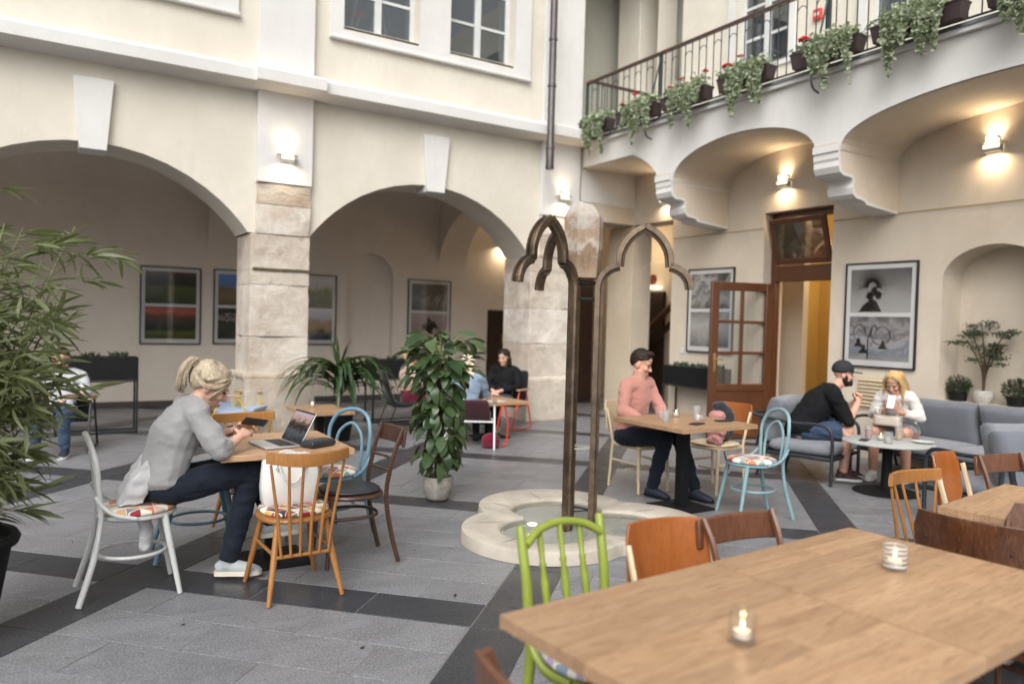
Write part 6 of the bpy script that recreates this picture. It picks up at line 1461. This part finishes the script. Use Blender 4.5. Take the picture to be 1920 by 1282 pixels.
lst = [(Matrix.Translation((RL.uniform(-.02, .02), RL.uniform(-.02, .02), RL.uniform(.52, .80))) @ Matrix.Rotation(RL.uniform(0, 2*PI), 4, 'Z') @ Matrix.Scale(RL.uniform(.85, 1.25), 4), RL.choice((0, 0, 1, 2))) for k in range(96)]
lst += [(Matrix.Translation((0, 0, .80)) @ Matrix.Rotation(RL.uniform(0, 2*PI), 4, 'Z') @ Matrix.Scale(RL.uniform(.8, 1.15), 4), 3) for k in range(7)]
put_leaves(dc, lst, SL_, M_yucca, name='strap_leaf')
# balcony flower boxes -----------------------------------------------------------
FB = [(9.85, 9.15, 1), (8.95, 8.10, 1), (7.98, 7.15, 1), (6.95, 6.15, 2), (5.84, 4.98, 1), (4.85, 3.92, 0), (3.72, 2.95, 0)]
FBL = ['flower box nearest the corner, silvery trailing foliage beside the white pilaster', 'flower box with one large and one small red geranium behind an iron stay', 'flower box with four small red geraniums above the far vault', 'flower box with two red geranium heads in front of a window', 'flower box with single red geranium and long hanging stems', 'large flower box with dense trailing foliage above the near arch', 'flower box cut by the top right picture corner']
NG = [0, 2, 4, 2, 1, 0, 0]
for k, (y1, y0, gch) in enumerate(FB):
    L = y1-y0; d = thing('flower_box', FBL[k], 'flower box', (7.36, (y0+y1)/2, 4.525), 0, 'flower boxes along the balcony edge')
    m = MB(); n = 10
    m.loft([[V((x*s, y, z)) for x, y in ((-.085, -L/2*s2), (.085, -L/2*s2), (.085, L/2*s2), (-.085, L/2*s2))] for s, s2, z in ((.72, .94, 0), (1, .99, .15), (1.1, 1, .152), (1.1, 1, .17), (.98, .97, .17), (.9, .95, .13))]); m.build('box', M_pot, d)
    fm = MB(); vals = []; nn = 2100 if k < 5 else 2700
    side = (-1 if k != 5 else 0)
    for i in range(nn):
        u = RL.random(); y = (u-.5)*L*.66+ (-.10*L if k < 5 else 0)
        z = .16+RL.gauss(.05, .05); x = RL.gauss(-.02, .07)
        if RL.random() < .72:    # trailing over the front
            cl = math.sin(y*17+k*2.1)+.6*math.sin(y*41+k); dr_ = RL.random()**1.7*(.30+.17*cl); x = -.10-.05*RL.random()-.02*math.sin(dr_*9); z = .18-dr_+RL.uniform(-.02, .02)
        p = V((x, y, z)); dd = V((RL.uniform(-1, .3), RL.uniform(-1, 1), RL.uniform(-.8, .6))).normalized(); s = RL.uniform(.02, .04); sd = dd.orthogonal().normalized()*s*.6; sd.rotate(Matrix.Rotation(RL.uniform(0, 6.28), 3, dd)); f0 = len(fm.f)
        fm.add([p-dd*s, p+sd, p+dd*s, p-sd], [(0, 1, 2, 3)]); vals.append(RL.random())
    o = fm.build('trailing_foliage', M_ivy if k < 5 else M_bush_l if False else M_ivy, d, kind='stuff'); paint(o, vals)
    gm = MB(); vals = []
    for i in range(130):
        p = V((RL.gauss(0, .05), L*.34+RL.gauss(0, L*.10), .17+abs(RL.gauss(.03, .05)))); dd = V((RL.uniform(-1, 1), RL.uniform(-1, 1), RL.uniform(-.2, .8))).normalized(); s = RL.uniform(.02, .038); sd = dd.orthogonal().normalized()*s; gm.add([p-dd*s, p+sd, p+dd*s, p-sd], [(0, 1, 2, 3)]); vals.append(RL.random())
    o = gm.build('geranium_leaves', M_ger, d, kind='stuff'); paint(o, vals)
    for i in range(NG[k]):
        y = L*(.38-.26*i) if NG[k] > 1 else L*.36; h = .30+.07*(i % 2)+.04*RL.random(); fm = MB(); fm.tube([(0, y, .15), (RL.uniform(-.03, .03), y, h)], .004, 4); fm.build('flower_stem', M_ger, d)
        fm = MB(); R0 = .055 if (k, i) in ((1, 0), (3, 0), (4, 0)) else .034
        for q in range(34):
            v = V((RL.gauss(0, 1), RL.gauss(0, 1), abs(RL.gauss(0, .7)))).normalized()*R0; fm.ell((v.x, y+v.y, h+v.z*.7), (R0*.30,)*2+(R0*.2,), None, 6, 4)
        fm.build('flower_head', M_geran, d, smooth='all')
# niche plants ------------------------------------------------------------------
tr_ = thing('potted_tree', 'small dark clump leaved tree in pale speckled pot in the niche', 'plant', (8.86, 4.36, .802))
m = MB(); m.lathe([(.001, 0), (.075, 0), (.105, .05), (.108, .10), (.085, .14), (.072, .14), (.001, .13)], 28); m.build('pot', MAT('speckled_pot', (.40, .38, .35), .8, .45, 60, .4, 60), tr_, smooth=True)
m = MB(); M_bark = MAT('tree_bark', (.08, .05, .032), .9, .3, 25)
tips = []
for a, l in ((0, .42), (1.1, .62), (2.4, .55), (3.6, .36), (4.8, .66), (5.6, .5), (.6, .74)):
    e = V((.16*math.cos(a), .20*math.sin(a), .14+l)); m.tube(spline([(0, 0, .13), (.03*math.cos(a), .03*math.sin(a), .14+l*.45), e], 4), [.014-.0012*i for i in range(9)], 6); tips.append(e)
m.build('trunk', M_bark, tr_, smooth='all')
cr = MB(); vals = []
for e in tips:
    for j in range(4):
        c = e+V((RL.gauss(0, .06), RL.gauss(0, .07), RL.gauss(0, .04)))
        for i in range(70):
            v = V((RL.gauss(0, .045), RL.gauss(0, .045), RL.gauss(0, .014))); dd = V((RL.uniform(-1, 1), RL.uniform(-1, 1), RL.uniform(-.3, .6))).normalized(); s = .014; sd = dd.orthogonal().normalized()*s*.7; p = c+v; cr.add([p-dd*s, p+sd, p+dd*s, p-sd], [(0, 1, 2, 3)]); vals.append(RL.random())
o = cr.build('crown', M_bonsai, tr_, kind='stuff'); paint(o, vals)
for y, lb, r in ((4.63, 'rounded green herb bush left of the potted tree in the niche', .15), (4.02, 'rounded green herb bush right of the potted tree in the niche', .16)):
    b = thing('herb_bush', lb, 'bush', (8.86, y, .802), 0, 'herb bushes in the niche'); m = MB(); m.lathe([(.001, 0), (.085, 0), (.10, .10), (.001, .10)], 20); m.build('pot', M_blackmatte, b, smooth=True)
    m = MB(); vals = []
    for i in range(900):
        v = V((RL.gauss(0, 1), RL.gauss(0, 1), RL.gauss(.2, 1))).normalized()*r*RL.random()**.4; p = V((v.x*.75, v.y, .17+v.z*.85)); p.x = min(p.x, .17); dd = (v.normalized()+V((RL.uniform(-.5, .5), RL.uniform(-.5, .5), .6))).normalized(); s = RL.uniform(.014, .026); sd = dd.orthogonal().normalized()*s*.35; m.add([p-dd*s, p+sd, p+dd*s, p-sd], [(0, 1, 2, 3)]); vals.append(RL.random())
    o = m.build('foliage', M_bush, b, kind='stuff'); paint(o, vals)
# ================================================================== small things
def tumbler(loc, label, h=.095, r=.036, drink=None, group='tumblers', lvl=.55, glass=None):
    d = thing('tumbler', label, 'glass', loc, 0, group); m = MB(); n = 24
    m.lathe([(.001, .001), (r*.82, .001), (r*.86, .006), (r, h), (r*.94, h), (r*.80, .012), (.001, .012)], n); m.build('glass', glass or M_ribglass, d, smooth=True)
    if drink: m = MB(); m.lathe([(.001, .013), (r*.79, .013), (r*.79+(r*.14)*lvl, h*lvl), (.001, h*lvl)], n); m.build('drink', drink, d, smooth=True)
    return d
def candle(loc, label, r=.034, h=.085, striped=False, e=.07):
    d = thing('candle_holder', label, 'candle', loc, 0, 'tealights in glass holders')
    m = MB(); m.lathe([(.001, .001), (r*.95, .001), (r, .004), (r, h), (r*.93, h), (r*.93, .016), (.001, .012)], 28); m.build('glass', M_glass, d, smooth=True)
    if striped:
        for z in (.018, .034, .05, .066, .08):
            m = MB(); m.lathe([(r*1.004, z-.003), (r*1.012, z), (r*1.004, z+.003)], 28, caps=False); m.build('white_band', M_wpaint, d, smooth=True)
    m = MB(); m.lathe([(.001, .017), (r*.62, .017), (r*.62, .034), (.001, .033)], 20); m.build('tealight', M_wax, d, smooth=True)
    m = MB(); m.lathe([(.0005, .036), (.0035, .042), (.0042, .047), (.0025, .056), (.0004, .064)], 10); m.build('flame', M_flame, d, smooth='all')
    l = bpy.data.lights.new('flame_light', 'POINT'); l.energy = e; l.color = (1, .6, .25); l.shadow_soft_size = .006; q = bpy.data.objects.new('flame_light', l); COL.objects.link(q); q.parent = d; q.location = (0, 0, .053)
    return d
candle((1.525, 1.305, .751), 'clear glass candle holder with burning tealight on the front oak table')
candle((2.46, 1.47, .751), 'white striped glass candle holder on the second oak table', .037, .088, True)
candle((1.45, 5.02, .751), 'small tealight behind the laptop screen', .03, .06, e=.05)
candle((2.70, 8.70, .501), 'tealight in glass on the low side table by the dracaena', .035, .08, e=.07)
candle((4.98, 8.86, .501), 'tealight in glass on the low table between the two women', .035, .08, e=.07)
candle((4.80, 4.93, .751), 'tealight in glass among the tumblers before the man in pink', .034, .07, e=.06)
candle((6.98, 4.36, .501), 'tealight in cut glass on the round table', .04, .075, e=.07)
M_juice = MAT('orange_drink', (.60, .33, .05), .25, .1, 12); M_pinkd = MAT('pink_drink', (.55, .16, .10), .25, .1, 12)
tumbler((4.50, 4.74, .751), 'ribbed empty tumbler nearest the man in pink', group=None)
tumbler((5.02, 4.90, .751), 'pale pink ribbed tumbler near the backpack chair', drink=MAT('faint_pink', (.6, .45, .42), .3), lvl=.3, group=None)
tumbler((4.62, 4.90, .751), 'low glass bowl beside the ribbed tumbler', .05, .05, group=None); tumbler((4.86, 4.72, .751), 'shallow glass ashtray on the table of the man in pink', .035, .055, group=None)
tumbler((6.84, 4.20, .501), 'faceted tumbler of pale pink water on the round table', .11, .042, MAT('blush_water', (.6, .42, .40), .3), None, .4)
tumbler((6.93, 4.46, .501), 'glass of red spritz on the round table', .13, .036, M_pinkd, None, .75)
tumbler((7.16, 4.29, .501), 'glass of orange drink with straw on the round table', .13, .038, M_juice, None, .8)
tumbler((5.08, 8.72, .501), 'dark soft drink glass on the low table at the back', .12, .035, M_eye, None, .8); tumbler((4.88, 8.98, .501), 'wine glass on the low table at the back', .16, .036, None, None)
sr = MB(); sr.tube([(0, 0, .02), (.012, .03, .23)], .003, 6); o = sr.build('drinking_straw', M_wpaint, None, loc=(7.16, 4.29, .52)); tag(o, 'white straw in the orange drink', 'straw')
m = MB(); m.lathe([(.001, 0), (.05, 0), (.095, .012), (.10, .016), (.001, .008)], 28); o = m.build('plate', M_wpaint, None, smooth=True, loc=(7.22, 4.08, .501)); tag(o, 'white plate on the round table', 'plate')
for lc, rz, lb in (((6.80, 4.42, .506), .4, 'black phone lying on the round table'), ((4.62, 4.50, .757), .3, 'grey phone lying near the front edge of the tumbler table'), ((5.0, 4.56, .757), -.1, 'small black phone lying alone on the tumbler table')):
    m = MB(); m.box((0, 0, 0), (.15, .075, .008)); o = m.build('phone', M_black, None, bev=.003, loc=lc, rot=(0, 0, rz)); tag(o, lb, 'phone')
m = MB(); m.box((0, 0, 0), (.26, .18, .006)); o = m.build('napkin', M_mat, None, loc=(5.12, 8.62, .504), rot=(0, 0, .3)); tag(o, 'white napkin on the low table at the back', 'napkin')
# laptop
lt = thing('laptop', 'silver laptop with open screen on the wooden table', 'laptop', (1.235, 4.74, .751), RD(-84))      # faces local -Y
M_silver = MAT('laptop_aluminium', (.52, .52, .53), .35, .03, 5, metal=.6)
MB().bx(-.155, .155, -.108, .108, .002, .014).build('base', M_silver, lt, bev=.004)
kb = MB(); 
for r in range(5):
    for c in range(13): kb.bx(-.135+c*.0208, -.135+c*.0208+.018, -.012+r*.0205, -.012+r*.0205+.0175, .0145, .0160)
kb.build('keyboard', M_black, lt, kind='stuff'); MB().bx(-.05, .05, -.098, -.028, .0143, .0148).build('trackpad', M_silver, lt)
Ms = Matrix.Translation((0, .108, .014)) @ Matrix.Rotation(RD(-28), 4, 'X')
MB().bx(-.155, .155, -.001, .005, 0, .212).xf(Ms).build('lid', M_silver, lt, bev=.003); MB().bx(-.153, .153, -.003, -.0012, .002, .210).xf(Ms).build('bezel', M_black, lt)
def scr():
    t = NT('laptop_screen'); co = t.coord('Generated'); x = t.n('SeparateXYZ', i_0=co); nz = t.noise(t.mapping(co, (3, 1, 2.2)), 2.2, 5, .7, .7)
    f = t.math('ADD', x.outputs['Z'], t.math('MULTIPLY', t.math('SUBTRACT', nz, .5), .7)); c = t.ramp(f, [(0, (.03, .035, .04)), (.3, (.10, .10, .11)), (.48, (.03, .025, .022)), (.62, (.10, .07, .06)), (.75, (.42, .27, .22)), (1, (.50, .40, .44))])
    e = t.n('Emission'); t.set(e.inputs[0], c); e.inputs[1].default_value = .9; t.t.links.new(e.outputs[0], t.out.inputs[0]); return t.m
MB().bx(-.145, .145, -.0042, -.0032, .012, .198).xf(Ms).build('screen', scr(), lt)
# wallet
wl = MB(); cushion(wl, (0, 0, .02), (.20, .105, .045), None, .4, 8); o = wl.build('wallet', M_leather, None, smooth='all', loc=(1.47, 4.60, .752), rot=(0, 0, RD(28))); tag(o, 'black quilted zip wallet beside the laptop', 'wallet')
MB().box((0, -.046, .02), (.18, .006, .004)).build('zip', M_lampmetal, o)
# white handbag on spindle chair
hb_ = thing('handbag', 'white leather shopper bag standing on the spindle chair', 'bag', (1.225, 4.345, .482), RD(-4))
M_whl = MAT('white_leather', (.66, .64, .61), .42, .06, 6, .15, 80)
m = MB(); rg = []
for z, w, dd, sag in ((0, .145, .055, 0), (.02, .155, .066, 0), (.10, .162, .066, .006), (.18, .160, .058, .004), (.255, .152, .045, 0), (.26, .149, .042, 0)):
    r_ = []
    for k in range(28):
        a = 2*PI*k/28; c, s = math.cos(a), math.sin(a); q = (abs(c)**5+abs(s)**5)**(-.2); r_.append(V((w*q*c+.004*NZ.noise(V((c*2, s*2, z*9))), dd*q*s+.010*NZ.noise(V((c*3, s*2, z*11))), z-.012*abs(c)*(z > .25))))
    rg.append(r_)
m.loft(rg); m.build('body', M_whl, hb_, smooth=True)
for s in (-1, 1):
    m = MB(); m.tube(spline([(-.075, s*.052, .20), (-.078, s*.07, .24), (-.05, s*.082, .17 if s < 0 else .27), (0, s*.086, .13 if s < 0 else .285), (.05, s*.082, .17 if s < 0 else .27), (.078, s*.07, .24), (.075, s*.052, .20)], 5), .0055, 8); m.build('strap', M_whl, hb_, smooth=True)
    for x in (-.075, .075): m = MB(); m.tube([(x+.012*math.cos(a), s*.062, .212+.012*math.sin(a)) for a in [2*PI*i/10 for i in range(10)]], .0025, 5, closed=True); m.build('ring', M_lampmetal, hb_)
m = MB(); 
for k in range(5): m.ell((RL.uniform(-.09, .09), RL.uniform(-.02, .02), .262+RL.uniform(0, .015)), (.05, .028, .02), None, 10, 6)
blob(m, 'scarf', fabric('pale_scarf', (.55, .56, .57)), hb_, .006, 2, ((.02, .012),))
# pale jacket hanging on the white chair
jk = thing('jacket', 'pale grey jacket bunched on the white bentwood chair behind the woman', 'jacket', (.30, 4.70, 0))
M_jack = fabric('pale_jacket', (.58, .58, .59), .25, 250, .08, .2)
m = MB(); m.prism([(.06, .494), (.20, .494), (.23, .60), (.235, .72), (.21, .74), (.17, .69), (.11, .59)], -.14, .11, lambda u, v, w: (u, w, v))
blob(m, 'body', M_jack, jk, .008, 26, ((.09, .03),), cr=((3, 8, 8, .014, 1.0), (6, 12, 17, .005, 4.0)))
m = MB(); m.tube(spline([(.17, -.03, .47), (.205, -.05, .40), (.215, -.055, .30), (.21, -.055, .245)], 5), [(.03, .042)]*4+[(.034, .048)]*8+[(.030, .046)]*4, 12); m.ell((.21, -.055, .245), (.03, .046, .03)); blob(m, 'sleeve', M_jack, jk, .007, 2, None, cr=((9, 9, 14, .010, 3.0),))
# backpack and pink jacket on orange chair
bk_ = thing('backpack', 'dark grey backpack on the orange backed chair', 'backpack', (5.52, 5.10, .47), RD(96))
m = MB(); m.ell((0, -.06, .17), (.14, .085, .19)); m.ell((0, .0, .11), (.12, .06, .11)); m.ell((.02, -.04, .34), (.08, .05, .04)); blob(m, 'body', fabric('dark_nylon', (.03, .033, .04), .3), bk_, .010, 2, ((.06, .02),))
m = MB(); m.tube(spline([(-.1, .03, .28), (-.14, .1, .15), (-.13, .08, -.05), (-.15, .03, -.22)], 5), (.006), 6); m.build('strap', M_black, bk_)
pj = thing('pink_jacket', 'pink garment bundled on the backpack', 'jacket', (5.42, 5.02, .47))
m = MB(); m.ell((0, 0, .12), (.07, .10, .13)); m.ell((.02, .02, .24), (.06, .09, .06)); m.ell((-.05, -.02, .02), (.05, .09, .06)); blob(m, 'cloth', fabric('dusty_pink', (.50, .23, .21)), pj, .009, 2, ((.05, .04), (.02, .012)))
# handbag on blonde woman's lap
hb2 = thing('handbag', 'beige handbag on the lap of the blonde woman', 'bag', (7.518, 4.626, .585), RD(108))
m = MB(); cushion(m, (0, 0, .05), (.27, .11, .15), (RD(90), 0, 0), .4, 10); m.xf(Matrix.Rotation(0, 4, 'X')); m.build('body', MAT('beige_leather', (.50, .43, .36), .5, .1, 10), hb2, smooth='all')
m = MB(); m.tube(spline([(-.08, 0, .12), (-.05, .02, .18), (.05, .02, .18), (.08, 0, .12)], 5), .007, 8); m.build('strap', M_whl, hb2, smooth=True)
rb_ = thing('shoulder_bag', 'crimson shoulder bag with red strap by the white legged chair', 'bag', (4.72, 8.02, 0))
m = MB(); m.ell((0, 0, .10), (.13, .07, .09)); m.ell((0, 0, .04), (.12, .08, .05)); blob(m, 'body', fabric('crimson_bag', (.16, .01, .03)), rb_, .012, 2, ((.05, .02),)); m = MB(); m.tube(spline([(.08, 0, .22), (.14, 0, .48), (.20, .02, .50), (.24, .0, .3), (.22, 0, .05), (.16, 0, .02)], 5), .012, 6); m.build('strap', M_redm, rb_, smooth=True)
bl = MB(); bl.ell((0, 0, 0), (.13, .10, .09)); o = blob(bl, 'folded_jacket', fabric('slate_blue_cloth', (.10, .13, .22)), None, .010, 2, ((.06, .03),), (5.75, 9.98, .62)); tag(o, 'slate blue jacket beside the dark haired woman', 'jacket')

for k, (x, y, lb) in enumerate(((.62, 4.02, 'dark dry leaf scrap between the white chair and the honey spindle chair'), (1.3, 3.35, 'dark dry leaf scrap on the paving in front of the honey spindle chair'), (.50, 3.25, 'dark dry leaf scrap near the bottom left dried plant'), (2.15, 4.62, 'dark dry leaf scrap just left of the fountain basin'), (2.0, 3.75, 'dark dry leaf scrap between spindle chair and lime green chair'), (.2, 5.8, 'dark dry leaf scrap on the paving behind the bamboo pot'))):
    m = MB(); l = RL.uniform(.012, .022); m.grid(lambda u, v: ((u-.5)*l*2, (v-.5)*l*(1-abs(u-.5)*1.6), .004+.012*abs(u-.5)*abs(math.sin(k+u*3))), 4, 2)
    o = m.build('fallen_leaf', bpy.data.materials['dried_dark'], None, smooth='all', loc=(x, y, .001), rot=(0, 0, RL.uniform(0, 6.28))); tag(o, lb, 'leaf', 'dry leaf scraps on the paving')
